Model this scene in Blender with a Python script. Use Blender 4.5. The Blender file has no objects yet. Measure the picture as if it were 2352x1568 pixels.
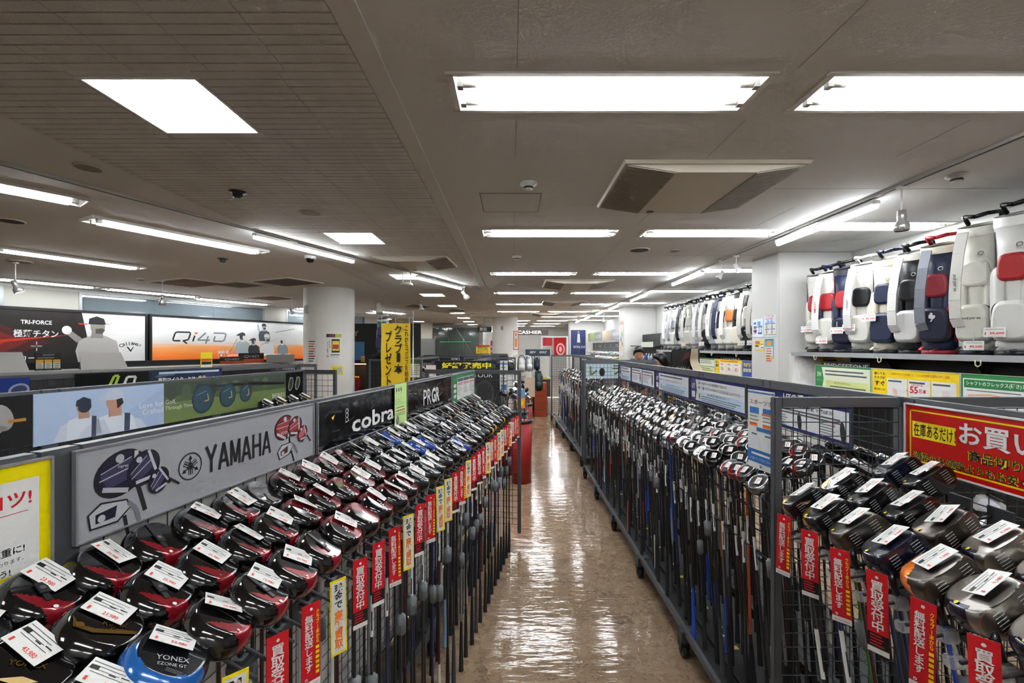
import bpy, bmesh, math, random
from mathutils import Vector, Matrix
random.seed(11)
scene = bpy.context.scene
COL = scene.collection
rad = math.radians
PI = math.pi

# ------------------------------------------------------------------ camera
EYE = 1.70                      # camera height above the floor
FPX = 16.0 / 36.0 * 2352        # focal length in pixels of the 2352 wide frame
HOR = 797.0                     # row of the horizon
cam_data = bpy.data.cameras.new('camera'); cam_data.lens = 16.0; cam_data.sensor_width = 36.0
cam_data.shift_y = (HOR - 784.0) / 2352.0
cam_data.clip_start = 0.02; cam_data.clip_end = 200
cam = bpy.data.objects.new('camera', cam_data); COL.objects.link(cam)
cam.location = (0, 0, EYE); cam.rotation_euler = (rad(90), 0, 0)
scene.camera = cam

# ------------------------------------------------------------------ world, view
world = bpy.data.worlds.new('world'); scene.world = world; world.use_nodes = True
world.node_tree.nodes['Background'].inputs[0].default_value = (0.55, 0.6, 0.65, 1)
world.node_tree.nodes['Background'].inputs[1].default_value = 0.05
vs = scene.view_settings
vs.view_transform = 'Standard'; vs.look = 'None'; vs.gamma = 1.0; vs.use_curve_mapping = False
vs.exposure = 1.95
cy = scene.cycles
cy.max_bounces = 6; cy.diffuse_bounces = 4; cy.glossy_bounces = 3; cy.transmission_bounces = 2; cy.transparent_max_bounces = 6
cy.caustics_reflective = False; cy.caustics_refractive = False; cy.use_adaptive_sampling = True; cy.adaptive_threshold = 0.09; cy.adaptive_min_samples = 16
TUBE_POWER = 14.0               # emission strength of the fluorescent tubes

CEIL = 2.85

# ------------------------------------------------------------------ materials
def lin(c):
    return tuple((x / 12.92 if x <= 0.04045 else ((x + 0.055) / 1.055) ** 2.4) for x in c)
def hexc(h):
    h = h.lstrip('#'); return lin(tuple(int(h[i:i + 2], 16) / 255 for i in (0, 2, 4)))
MATS = {}
def mat(h, rough=0.5, metal=0.0, emit=0.0, coat=0.0, alpha=1.0, spec=0.5):
    """plain procedural material from a colour; cached"""
    key = (h, rough, metal, emit, coat, alpha, spec)
    if key in MATS: return MATS[key]
    m = bpy.data.materials.new('paint_' + h.strip('#') + ('_metal' if metal else '')); m.use_nodes = True
    b = m.node_tree.nodes['Principled BSDF']; c = hexc(h)
    b.inputs['Base Color'].default_value = (*c, 1); b.inputs['Roughness'].default_value = rough
    b.inputs['Metallic'].default_value = metal; b.inputs['Coat Weight'].default_value = coat
    b.inputs['Coat Roughness'].default_value = 0.04
    b.inputs['Specular IOR Level'].default_value = spec
    b.inputs['Alpha'].default_value = alpha
    if emit: b.inputs['Emission Color'].default_value = (*c, 1); b.inputs['Emission Strength'].default_value = emit
    if 0 < emit < 1: m.cycles.emission_sampling = 'NONE'
    m.diffuse_color = (*c, 1)
    MATS[key] = m
    return m
def node_mat(name, base, rough=0.5, metal=0.0, noise=None, bump=None, spec=0.5):
    """principled with a noise driven colour (noise = scale, amount, second colour) and a bump (scale, strength)"""
    m = bpy.data.materials.new(name); m.use_nodes = True
    nt = m.node_tree; b = nt.nodes['Principled BSDF']; c = hexc(base)
    b.inputs['Base Color'].default_value = (*c, 1); b.inputs['Roughness'].default_value = rough
    b.inputs['Metallic'].default_value = metal; b.inputs['Specular IOR Level'].default_value = spec
    tc = nt.nodes.new('ShaderNodeTexCoord')
    if noise:
        n = nt.nodes.new('ShaderNodeTexNoise'); n.inputs['Scale'].default_value = noise[0]; n.inputs['Detail'].default_value = 5
        nt.links.new(tc.outputs['Object'], n.inputs['Vector'])
        r = nt.nodes.new('ShaderNodeValToRGB'); r.color_ramp.elements[0].position = 0.5 - noise[1]; r.color_ramp.elements[1].position = 0.5 + noise[1]
        r.color_ramp.elements[0].color = (*c, 1); r.color_ramp.elements[1].color = (*hexc(noise[2]), 1)
        nt.links.new(n.outputs['Fac'], r.inputs['Fac']); nt.links.new(r.outputs['Color'], b.inputs['Base Color'])
    if bump:
        n2 = nt.nodes.new('ShaderNodeTexNoise'); n2.inputs['Scale'].default_value = bump[0]; n2.inputs['Detail'].default_value = 3
        nt.links.new(tc.outputs['Object'], n2.inputs['Vector'])
        bp = nt.nodes.new('ShaderNodeBump'); bp.inputs['Strength'].default_value = bump[1]; bp.inputs['Distance'].default_value = 0.02
        nt.links.new(n2.outputs['Fac'], bp.inputs['Height']); nt.links.new(bp.outputs['Normal'], b.inputs['Normal'])
    return m

# ------------------------------------------------------------------ mesh building
class MB:
    """collects shapes; obj() links them as ONE mesh object"""
    def __init__(self): self.v = []; self.f = []; self.m = []; self.s = []; self.mats = []
    def mi(self, m):
        if m not in self.mats: self.mats.append(m)
        return self.mats.index(m)
    def add(self, vs_, fs, m, M=None, smooth=False):
        k = len(self.v); i = self.mi(m)
        for p in vs_:
            p = Vector(p)
            self.v.append(tuple(M @ p) if M is not None else tuple(p))
        for f in fs: self.f.append([a + k for a in f]); self.m.append(i); self.s.append(smooth)
        return self
    def box(self, x0, x1, y0, y1, z0, z1, m, M=None):
        P = [(x0, y0, z0), (x1, y0, z0), (x1, y1, z0), (x0, y1, z0), (x0, y0, z1), (x1, y0, z1), (x1, y1, z1), (x0, y1, z1)]
        return self.add(P, [(3, 2, 1, 0), (4, 5, 6, 7), (0, 1, 5, 4), (1, 2, 6, 5), (2, 3, 7, 6), (3, 0, 4, 7)], m, M)
    def rbox(self, x0, x1, y0, y1, z0, z1, m, r=0.004, M=None, smooth=False):
        """box with chamfered vertical and horizontal edges"""
        bm = bmesh.new(); bmesh.ops.create_cube(bm, size=1)
        for v in bm.verts: v.co = ((x0 + x1) / 2 + v.co.x * (x1 - x0), (y0 + y1) / 2 + v.co.y * (y1 - y0), (z0 + z1) / 2 + v.co.z * (z1 - z0))
        bmesh.ops.bevel(bm, geom=bm.edges[:], offset=r, segments=2, affect='EDGES')
        bm.verts.ensure_lookup_table()
        self.add([v.co.copy() for v in bm.verts], [[v.index for v in f.verts] for f in bm.faces], m, M, smooth)
        bm.free(); return self
    def bar(self, p, q, r, m, n=6, r2=None, cap=True, M=None):
        p = Vector(p); q = Vector(q); d = (q - p)
        if d.length < 1e-9: return self
        d.normalize(); a = d.orthogonal().normalized(); b = d.cross(a); r2 = r if r2 is None else r2
        vs_ = []
        for c, rr in ((p, r), (q, r2)):
            for i in range(n):
                t = 2 * PI * (i + 0.5) / n; vs_.append(c + (a * math.cos(t) + b * math.sin(t)) * rr)
        fs = [(i, (i + 1) % n, n + (i + 1) % n, n + i) for i in range(n)]
        self.add(vs_, fs, m, M, n > 5)
        if cap:
            k = len(self.v) - 2 * n; i = self.mi(m)
            self.f.append([k + j for j in range(n)][::-1]); self.m.append(i); self.s.append(False)
            self.f.append([k + n + j for j in range(n)]); self.m.append(i); self.s.append(False)
        return self
    def path(self, pts, r, m, n=6, M=None):
        for a, b in zip(pts, pts[1:]): self.bar(a, b, r, m, n, M=M)
        return self
    def rect(self, x0, y0, x1, y1, z, m, M=None):
        return self.add([(x0, y0, z), (x1, y0, z), (x1, y1, z), (x0, y1, z)], [(0, 1, 2, 3)], m, M)
    def poly(self, pts, z, m, M=None):
        return self.add([(p[0], p[1], z) for p in pts], [list(range(len(pts)))], m, M)
    def disc(self, x, y, r, z, m, n=20, ry=None, a=0.0, M=None):
        ry = ry or r
        pts = []
        for i in range(n):
            t = 2 * PI * i / n; u, w = r * math.cos(t), ry * math.sin(t)
            pts.append((x + u * math.cos(a) - w * math.sin(a), y + u * math.sin(a) + w * math.cos(a)))
        return self.poly(pts, z, m, M)
    def ring(self, x, y, r0, r1, z, m, n=28, M=None):
        vs_ = []
        for i in range(n):
            t = 2 * PI * i / n; vs_ += [(x + r0 * math.cos(t), y + r0 * math.sin(t), z), (x + r1 * math.cos(t), y + r1 * math.sin(t), z)]
        return self.add(vs_, [(2 * i, 2 * i + 1, (2 * i + 3) % (2 * n), (2 * i + 2) % (2 * n)) for i in range(n)], m, M)
    def stroke(self, pts, w, z, m, M=None):
        """flat polyline of width w"""
        for a, b in zip(pts, pts[1:]):
            dx, dy = b[0] - a[0], b[1] - a[1]; L = math.hypot(dx, dy) or 1; nx, ny = -dy / L * w / 2, dx / L * w / 2
            self.poly([(a[0] + nx, a[1] + ny), (a[0] - nx, a[1] - ny), (b[0] - nx, b[1] - ny), (b[0] + nx, b[1] + ny)], z, m, M)
        return self
    def prism(self, pts, z0, z1, m, M=None):
        n = len(pts)
        self.add([(p[0], p[1], z0) for p in pts] + [(p[0], p[1], z1) for p in pts],
                 [list(range(n))[::-1], list(range(n, 2 * n))] + [(i, (i + 1) % n, n + (i + 1) % n, n + i) for i in range(n)], m, M)
        return self
    def lathe(self, prof, m, n=20, M=None, smooth=True):
        vs_ = []; fs = []
        for r, z in prof:
            for i in range(n):
                t = 2 * PI * i / n; vs_.append((r * math.cos(t), r * math.sin(t), z))
        for j in range(len(prof) - 1):
            for i in range(n): fs.append((j * n + i, j * n + (i + 1) % n, (j + 1) * n + (i + 1) % n, (j + 1) * n + i))
        return self.add(vs_, fs, m, M, smooth)
    def loft(self, rings, m, cap=True, M=None, smooth=True):
        n = len(rings[0]); vs_ = [p for r in rings for p in r]; fs = []
        for j in range(len(rings) - 1):
            for i in range(n): fs.append((j * n + i, j * n + (i + 1) % n, (j + 1) * n + (i + 1) % n, (j + 1) * n + i))
        self.add(vs_, fs, m, M, smooth)
        if cap:
            k = len(self.v) - len(vs_); i = self.mi(m)
            self.f.append([k + a for a in range(n)][::-1]); self.m.append(i); self.s.append(False)
            self.f.append([k + len(vs_) - n + a for a in range(n)]); self.m.append(i); self.s.append(False)
        return self
    def text(self, body, x, y, h, m, z=0.001, w=None, bold=0.0, align='C', shear=0.0, vertical=False, rot=0.0, M=None):
        """lettering centred on (x, y), h high (one line), squeezed to width w when given"""
        vv, ff, bw, bh, x0, y0 = glyphs(body, bold, vertical, shear)
        sc = h / bh if bh else 1
        sx = (w / bw) if (w and bw) else sc
        ox = {'C': bw / 2, 'L': 0.0, 'R': bw}[align]
        ca, sa = math.cos(rot), math.sin(rot)
        out = []
        for a, b in vv:
            px, py = (a - x0 - ox) * sx, (b - y0 - bh / 2) * sc
            out.append((x + px * ca - py * sa, y + px * sa + py * ca, z))
        return self.add(out, ff, m, M)
    def mesh(self, name):
        me = bpy.data.meshes.new(name); me.from_pydata(self.v, [], self.f)
        for m in self.mats: me.materials.append(m)
        me.polygons.foreach_set('material_index', self.m); me.polygons.foreach_set('use_smooth', self.s)
        me.update(); return me
    def obj(self, name, parent=None, M=None):
        return inst(self.mesh(name), name, parent, M)

GLY = {}
def glyphs(body, bold, vertical, shear):
    key = (body, bold, vertical, shear)
    if key in GLY: return GLY[key]
    cu = bpy.data.curves.new('lettering', 'FONT'); cu.resolution_u = 2; cu.fill_mode = 'FRONT'
    cu.body = '\n'.join(body) if vertical else body
    cu.offset = bold; cu.shear = shear
    if vertical: cu.align_x = 'CENTER'; cu.space_line = 0.92
    o = bpy.data.objects.new('lettering', cu); me = bpy.data.meshes.new_from_object(o)
    vv = [(v.co.x, v.co.y) for v in me.vertices]; ff = [list(p.vertices) for p in me.polygons]
    xs = [a for a, b in vv] or [0, 1]; ys = [b for a, b in vv] or [0, 1]
    bpy.data.objects.remove(o); bpy.data.meshes.remove(me); bpy.data.curves.remove(cu)
    GLY[key] = (vv, ff, max(xs) - min(xs), max(ys) - min(ys), min(xs), min(ys))
    return GLY[key]

def inst(me, name, parent=None, M=None):
    o = bpy.data.objects.new(name, me); COL.objects.link(o)
    if parent is not None: o.parent = parent
    if M is not None: o.matrix_local = M
    return o
def tag(o, label, cat, group=None):
    o['label'] = label; o['category'] = cat
    if group: o['group'] = group
    return o
def thing(name, label, cat, loc=(0, 0, 0), rotz=0.0, group=None):
    o = bpy.data.objects.new(name, None); COL.objects.link(o); o.empty_display_size = 0.05
    o.location = loc; o.rotation_euler = (0, 0, rotz)
    return tag(o, label, cat, group)
def struct(o): o['kind'] = 'structure'; return o
T = Matrix.Translation
def RZ(a): return Matrix.Rotation(a, 4, 'Z')
def RX(a): return Matrix.Rotation(a, 4, 'X')
def RY(a): return Matrix.Rotation(a, 4, 'Y')
def frame(o, x, y, z):
    """matrix with the given origin and axes"""
    return Matrix(((x[0], y[0], z[0], o[0]), (x[1], y[1], z[1], o[1]), (x[2], y[2], z[2], o[2]), (0, 0, 0, 1)))
def in_view(p, margin=60):
    if p[1] < 0.15: return False
    px = 1176 + FPX * p[0] / p[1]; py = HOR - FPX * (p[2] - EYE) / p[1]
    return -margin < px < 2352 + margin and -margin < py < 1568 + margin
ONES = ['', 'first', 'second', 'third', 'fourth', 'fifth', 'sixth', 'seventh', 'eighth', 'ninth', 'tenth', 'eleventh', 'twelfth', 'thirteenth',
        'fourteenth', 'fifteenth', 'sixteenth', 'seventeenth', 'eighteenth', 'nineteenth']
def nth(n):
    if n < 20: return ONES[n]
    tens = {2: ('twenty', 'twentieth'), 3: ('thirty', 'thirtieth'), 4: ('forty', 'fortieth'), 5: ('fifty', 'fiftieth'), 6: ('sixty', 'sixtieth'), 7: ('seventy', 'seventieth')}[n // 10]
    return tens[1] if n % 10 == 0 else tens[0] + '-' + ONES[n % 10]

# a flat printed board standing at its real place: origin = lower left corner, ang = heading of its long axis
def board(name, label, cat, origin, ang, w, h, base, draw=None, th=0.004, group=None, pitch=0.0, rim=None, word='lettering'):
    x = Vector((math.cos(ang), math.sin(ang), 0)); n = Vector((math.sin(ang), -math.cos(ang), 0))
    u = Vector((0, 0, 1)); u2 = (u * math.cos(pitch) - n * math.sin(pitch)); n2 = x.cross(u2)
    M = frame(origin, x, u2, n2)
    b = MB(); b.box(0, w, 0, h, -th, 0, base)
    root = b.obj(name, None, M); tag(root, label, cat, group)
    if rim:
        r, rm = rim; e = MB()
        e.box(-r, w + r, h, h + r, -th - 0.003, 0.004, rm); e.box(-r, w + r, -r, 0, -th - 0.003, 0.004, rm)
        e.box(-r, 0, 0, h, -th - 0.003, 0.004, rm); e.box(w, w + r, 0, h, -th - 0.003, 0.004, rm)
        e.obj('board_frame', root)
    if draw:
        art, let = MB(), MB(); draw(art, let, w, h)
        if art.v: art.obj('artwork', root)
        if let.v: let.obj(word, root)
    return root
WHITE = mat('#dededc', 0.45); PAPER = mat('#d9d9d5', 0.6); INK = mat('#141416', 0.5); RED = mat('#c81420', 0.45); YELLOW = mat('#f2d800', 0.45)
STEEL = mat('#56585c', 0.45, 0.3); STEEL2 = mat('#3f4145', 0.5, 0.2); WIRE = mat('#3c4146', 0.45, 0.4); RUBBER = mat('#131314', 0.6); BLACKG = mat('#0d0d0f', 0.18, coat=0.6)
CHROME = mat('#c8c9cc', 0.16, 1.0); GREYP = mat('#7f8385', 0.5); NAVY = mat('#1b2036', 0.5); GREEN = mat('#1f7a3c', 0.45); ORANGE = mat('#ee7a1a', 0.45); BLUE = mat('#2b6fb8', 0.45)
# ================================================================== the room
Y0, Y1 = -3.2, 27.0
XL, XR = -14.0, 4.12
# --- floor: waxed stone-chip vinyl
def floor_material():
    m = bpy.data.materials.new('terrazzo_vinyl'); m.use_nodes = True
    nt = m.node_tree; b = nt.nodes['Principled BSDF']; L = nt.links.new
    tc = nt.nodes.new('ShaderNodeTexCoord')
    def ramp(src, *st):
        r = nt.nodes.new('ShaderNodeValToRGB'); e = r.color_ramp.elements
        while len(e) < len(st): e.new(0.5)
        for k, (p, c) in enumerate(st): e[k].position = p; e[k].color = (*hexc(c), 1)
        L(src, r.inputs['Fac']); return r.outputs['Color']
    n1 = nt.nodes.new('ShaderNodeTexNoise'); n1.inputs['Scale'].default_value = 2.6; n1.inputs['Detail'].default_value = 6
    L(tc.outputs['Object'], n1.inputs['Vector'])
    base = ramp(n1.outputs['Fac'], (0.3, '#8f7860'), (0.7, '#a58d72'))
    wn = nt.nodes.new('ShaderNodeTexNoise'); wn.inputs['Scale'].default_value = 18; L(tc.outputs['Object'], wn.inputs['Vector'])
    mx = nt.nodes.new('ShaderNodeMix'); mx.data_type = 'VECTOR'; mx.inputs['Factor'].default_value = 0.12
    L(tc.outputs['Object'], mx.inputs['A']); L(wn.outputs['Color'], mx.inputs['B'])
    v = nt.nodes.new('ShaderNodeTexVoronoi'); v.inputs['Scale'].default_value = 24; L(mx.outputs['Result'], v.inputs['Vector'])
    chip = nt.nodes.new('ShaderNodeSeparateColor'); L(v.outputs['Color'], chip.inputs['Color'])
    cc = ramp(chip.outputs['Red'], (0.0, '#7c6652'), (0.16, '#846d58'), (0.18, '#987f67'), (0.82, '#9f876e'), (0.84, '#ab957b'), (1.0, '#b29d85'))
    mc = nt.nodes.new('ShaderNodeMix'); mc.data_type = 'RGBA'; mc.inputs['Factor'].default_value = 0.5
    L(base, mc.inputs['A']); L(cc, mc.inputs['B'])
    v2 = nt.nodes.new('ShaderNodeTexVoronoi'); v2.inputs['Scale'].default_value = 70; L(mx.outputs['Result'], v2.inputs['Vector'])
    sp = nt.nodes.new('ShaderNodeSeparateColor'); L(v2.outputs['Color'], sp.inputs['Color'])
    sc = ramp(sp.outputs['Green'], (0.0, '#4f4034'), (0.07, '#5a4839'), (0.09, '#ffffff'), (1.0, '#ffffff'))
    mm = nt.nodes.new('ShaderNodeMix'); mm.data_type = 'RGBA'; mm.blend_type = 'MULTIPLY'; mm.inputs['Factor'].default_value = 0.35
    L(mc.outputs['Result'], mm.inputs['A']); L(sc, mm.inputs['B'])
    L(mm.outputs['Result'], b.inputs['Base Color'])
    n2 = nt.nodes.new('ShaderNodeTexNoise'); n2.inputs['Scale'].default_value = 9; n2.inputs['Detail'].default_value = 4; L(tc.outputs['Object'], n2.inputs['Vector'])
    mr = nt.nodes.new('ShaderNodeMapRange'); mr.inputs['To Min'].default_value = 0.03; mr.inputs['To Max'].default_value = 0.16; L(n2.outputs['Fac'], mr.inputs['Value'])
    L(mr.outputs['Result'], b.inputs['Roughness'])
    mp = nt.nodes.new('ShaderNodeMapping'); mp.inputs['Scale'].default_value = (3.0, 11.0, 1); L(tc.outputs['Object'], mp.inputs['Vector'])
    n3 = nt.nodes.new('ShaderNodeTexNoise'); n3.inputs['Scale'].default_value = 1.6; n3.inputs['Detail'].default_value = 3; L(mp.outputs['Vector'], n3.inputs['Vector'])
    bp = nt.nodes.new('ShaderNodeBump'); bp.inputs['Strength'].default_value = 0.10; bp.inputs['Distance'].default_value = 0.03
    L(n3.outputs['Fac'], bp.inputs['Height']); L(bp.outputs['Normal'], b.inputs['Normal'])
    b.inputs['Specular IOR Level'].default_value = 0.6
    return m
fl = MB(); fl.box(XL, XR + 0.2, Y0, Y1, -0.08, 0.0, floor_material()); struct(fl.obj('floor'))

# --- fixtures in the main grid: twin-tube troffers (centre x, centre y) and square troffers
TROFF = []
for k in range(-2, 10):
    y = 2.06 + 2.52 * k
    if k != 6: TROFF.append((0.42 - 0.017 * max(y - 2, 0), y))
    TROFF.append((2.03 - 0.016 * max(y - 2, 0), y))
for k in range(1, 9): TROFF.append((3.42 - 0.01 * k, 4.32 + 2.5 * (k - 1)))
SQ = [(-1.60 - 0.05 * k, 2.19 + 2.62 * k) for k in range(-1, 9)] + [(-4.6, 15.3), (-5.2, 18.6), (-4.2, 20.4)]
TW, TL = 0.30, 1.36             # troffer width (y) and length (x)
HOLES = [(x - TL / 2, x + TL / 2, y - TW / 2, y + TW / 2) for x, y in TROFF] + [(x - 0.25, x + 0.25, y - 0.25, y + 0.25) for x, y in SQ]
HOLES = [h for h in HOLES if h[3] < Y1 - 0.3 and h[1] < XR]
CEILM = node_mat('painted_ceiling_board', '#dbdad8', 0.75, noise=(0.6, 0.25, '#d3d2cf'), bump=(60, 0.05))
xs = sorted({XL, XR + 0.2} | {a for h in HOLES for a in h[:2]}); ys = sorted({Y0, Y1} | {a for h in HOLES for a in h[2:]})
ce = MB(); vid = {}
def cv(x, y):
    if (x, y) not in vid: vid[(x, y)] = len(ce.v); ce.v.append((x, y, CEIL))
    return vid[(x, y)]
ci = ce.mi(CEILM)
for i in range(len(xs) - 1):
    for j in range(len(ys) - 1):
        mx, my = (xs[i] + xs[i + 1]) / 2, (ys[j] + ys[j + 1]) / 2
        if any(h[0] < mx < h[1] and h[2] < my < h[3] for h in HOLES): continue
        ce.f.append([cv(xs[i], ys[j]), cv(xs[i], ys[j + 1]), cv(xs[i + 1], ys[j + 1]), cv(xs[i + 1], ys[j])]); ce.m.append(ci); ce.s.append(False)
ceiling = struct(ce.obj('ceiling'))
roof = MB(); roof.box(XL, XR + 0.2, Y0, Y1, CEIL + 0.2, CEIL + 0.25, mat('#555555', 0.9)); roof.obj('slab', ceiling)
# rows of grooved acoustic strip on the left bay, each strip a piece
SLATM = node_mat('acoustic_strip', '#d6d4d0', 0.85, noise=(9, 0.3, '#c6c2bb'), bump=(90, 0.3))
STX0, STX1 = -2.52, -0.62
def slat_mesh(x0, x1, name):
    b = MB(); n = max(2, int((x1 - x0) / 0.3)); d = 0.006
    for i in range(n):
        a0 = x0 + (x1 - x0) * i / n + 0.0015; a1 = x0 + (x1 - x0) * (i + 1) / n - 0.0015
        dz = random.uniform(0, 0.0012)
        b.box(a0, a1, 0.0, 0.0465, -d - dz, 0.0, SLATM)
    return b.mesh(name)
FULL = [slat_mesh(STX0, STX1, 'ceiling_strip') for _ in range(4)]
y = 0.95; k = 0
while y < 9.0 and k < 150:
    spans = [(STX0, STX1)]
    for (sx, sy) in SQ:
        if sy - 0.25 - 0.06 < y < sy + 0.25 + 0.012: spans = [(STX0, sx - 0.262), (sx + 0.262, STX1)]
    if len(spans) == 1: inst(FULL[k % 4], 'ceiling_strip', ceiling, T((0, y, CEIL)))
    else:
        for a, b_ in spans: inst(slat_mesh(a, b_, 'ceiling_strip'), 'ceiling_strip', ceiling, T((0, y, CEIL)))
    y += 0.0555; k += 1
# edge battens and board joints of the flat ceiling
tr = MB(); TRM = mat('#d4d2ce', 0.7)
tr.box(-0.615, -0.52, 0.8, 9.0, CEIL - 0.006, CEIL, TRM); struct(tr.obj('trim_1'))
tr = MB(); tr.box(-2.56, -2.525, 0.8, 9.0, CEIL - 0.004, CEIL, TRM); struct(tr.obj('trim_2'))
JN = mat('#8a867f', 0.8)
jn = MB()
for x in (0.02, 1.18, 2.32):
    for (a, b_) in ((0.8, 1.88), (2.3, 2.75), (3.75, 4.3), (4.75, 6.8)): jn.box(x, x + 0.0025, a, b_, CEIL - 0.0008, CEIL, JN)
for y_ in (3.3, 5.7): jn.box(1.9, 3.6, y_, y_ + 0.0025, CEIL - 0.0008, CEIL, JN)
jn.obj('board_joint', ceiling)

# --- walls
WALLM = node_mat('painted_wall', '#cdccc8', 0.6, noise=(0.8, 0.3, '#c4c3bf'), bump=(50, 0.04))
w = MB(); w.box(XR, XR + 0.2, Y0, Y1, 0, CEIL, WALLM); struct(w.obj('wall_right'))
w = MB(); w.box(XL, XR + 0.2, Y0 - 0.15, Y0, 0, CEIL, WALLM); struct(w.obj('wall_front'))
w = MB(); w.box(XL, XR + 0.2, Y1, Y1 + 0.15, 0, CEIL, WALLM); struct(w.obj('wall_back'))
w = MB(); w.box(XL - 0.15, XL, Y0, Y1, 0, CEIL, WALLM); struct(w.obj('wall_left_outer'))
# square pillars on the right wall
for k, (y_, x_) in enumerate(((5.5, 3.22), (13.0, 3.2), (20.5, 2.62))):
    w = MB(); w.rbox(x_, XR - 0.001, y_, y_ + 0.62, 0, CEIL - 0.001, WALLM, 0.01); o = struct(w.obj('wall_pillar')); o['label'] = ['white square pillar with posters by the golf bag shelf', 'white square pillar with a red topped poster', 'white square pillar behind the navy banner'][k]
w = MB(); w.lathe([(0.30, 0.0), (0.30, 1.60), (0.27, 1.62), (0.0, 1.62)], WALLM, 28, T((3.62, 5.42, 0))); struct(w.obj('wall_round_base'))
# round columns
COLM = node_mat('column_paint', '#dbd9d4', 0.5, noise=(1.2, 0.3, '#d3d1cb'), bump=(30, 0.04))
for (x_, y_, r_) in ((-3.63, 9.05, 0.475), (-0.27, 17.75, 0.50)):
    w = MB(); w.lathe([(r_, 0), (r_, CEIL - 0.001)], COLM, 48, T((x_, y_, 0))); o = struct(w.obj('wall_column'))
    q = MB(); q.box(-0.05, 0.05, -0.012, 0.0, -0.08, 0.08, mat('#a9a7a2', 0.5)); q.box(-0.035, 0.035, -0.015, -0.012, -0.06, 0.06, mat('#8e8c87', 0.5))
    a = rad(20) if x_ < -1 else rad(-8); q.obj('access_plate', o, T((x_ - r_ * math.sin(a + 0.35), y_ - r_ * math.cos(a + 0.35), 2.42)) @ RZ(-(a + 0.35)))
# left window wall, turned 25 degrees from the aisle
LA = rad(25.0); LD = Vector((math.sin(LA), math.cos(LA), 0)); LP = Vector((-8.66, 9.1, 0)); LN = Vector((math.cos(LA), -math.sin(LA), 0))
def LWM(t, z=0.0, off=0.0):
    """matrix on the window wall: x along the wall, y up, z into the room"""
    p = LP + LD * t + LN * off; return frame((p.x, p.y, z), LD, (0, 0, 1), LN)
w = MB(); w.box(-9.5, 9.2, 0, 2.22, -0.2, 0, WALLM, LWM(0)); w.box(-9.5, 9.2, 2.80, CEIL, -0.2, 0, WALLM, LWM(0)); struct(w.obj('wall_left'))
for k, (a, b_) in enumerate(((-9.5, -6.2), (-1.05, 0.0), (4.05, 4.75), (8.0, 9.2))):
    w = MB(); w.box(a, b_, 2.22, 2.80, -0.2, 0.0, mat('#a8a69c', 0.6), LWM(0)); struct(w.obj('wall_left_pier'))
GLASS = node_mat('window_glass', '#626c70', 0.05, spec=1.0, noise=(0.7, 0.3, '#78838a'))
FR = mat('#8c8f90', 0.4, 0.5)
for k, (a, b_) in enumerate(((-6.2, -1.05), (0.0, 4.05), (4.75, 8.0))):
    g = MB(); g.box(a, b_, 2.22, 2.26, -0.12, 0.01, FR, LWM(0)); g.box(a, b_, 2.76, 2.80, -0.12, 0.01, FR, LWM(0))
    g.box(a, a + 0.05, 2.26, 2.76, -0.12, 0.01, FR, LWM(0)); g.box(b_ - 0.05, b_, 2.26, 2.76, -0.12, 0.01, FR, LWM(0))
    wo = struct(g.obj('window_%d' % (k + 1))); n = 3
    for i in range(n):
        p = MB(); c0, c1 = a + 0.05 + (b_ - a - 0.1) * i / n + 0.002, a + 0.05 + (b_ - a - 0.1) * (i + 1) / n - 0.002
        p.box(c0, c1, 2.26, 2.76, -0.075, -0.067, GLASS, LWM(0)); p.obj('pane', wo)

# far left rooms: cream partition, door, glass office front
w = MB(); w.box(-5.6, -3.75, 21.4, 21.55, 0, CEIL, mat('#d8d3c4', 0.6)); struct(w.obj('wall_partition'))
w = MB(); w.box(-1.5, -0.3, 23.5, 23.6, 0, CEIL, WALLM); struct(w.obj('wall_office'))
w = MB()
w.box(0, 0.9, 0, 0.06, 0, 2.1, mat('#9c9d98', 0.5)); w.box(0.0, 0.9, -0.012, 0, 0, 2.1, mat('#8d908d', 0.5)); d = struct(w.obj('door_1', None, T((-4.5, 21.33, 0))))
w = MB(); w.bar((0.8, -0.03, 1.0), (0.8, -0.03, 1.2), 0.012, CHROME); w.obj('door_handle', d)
w = MB(); GP = mat('#5d6a66', 0.06, alpha=0.55, spec=1.0)
w.box(-3.74, -1.55, 21.45, 21.47, 2.62, 2.7, FR); w.box(-3.74, -1.55, 21.45, 21.47, 0.9, 0.97, FR); wo = struct(w.obj('window_4'))
for i in range(3):
    p = MB(); p.box(-3.72 + 0.73 * i, -3.02 + 0.73 * i, 21.455, 21.465, 0.97, 2.62, GP); p.obj('pane', wo)
p = MB(); p.box(-3.4, -1.9, 21.43, 21.44, 1.93, 1.97, mat('#4fbf6a', 0.3)); p.obj('glass_edge', wo)
w = MB(); w.prism([(-3.2, 22.6), (-1.4, 22.6), (-1.4, 22.75), (-3.2, 22.75)], 0, 1.5, mat('#b9b6ae', 0.6)); struct(w.obj('wall_stair'))
w = MB(); w.add([(-3.3, 22.4, 2.8), (-2.9, 22.4, 2.8), (-1.7, 22.4, 1.0), (-2.1, 22.4, 1.0), (-3.3, 22.9, 2.8), (-2.9, 22.9, 2.8), (-1.7, 22.9, 1.0), (-2.1, 22.9, 1.0)],
              [(0, 3, 2, 1), (4, 5, 6, 7), (0, 1, 5, 4), (1, 2, 6, 5), (2, 3, 7, 6), (3, 0, 4, 7)], mat('#cfccc4', 0.6)); struct(w.obj('trim_3'))
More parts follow.
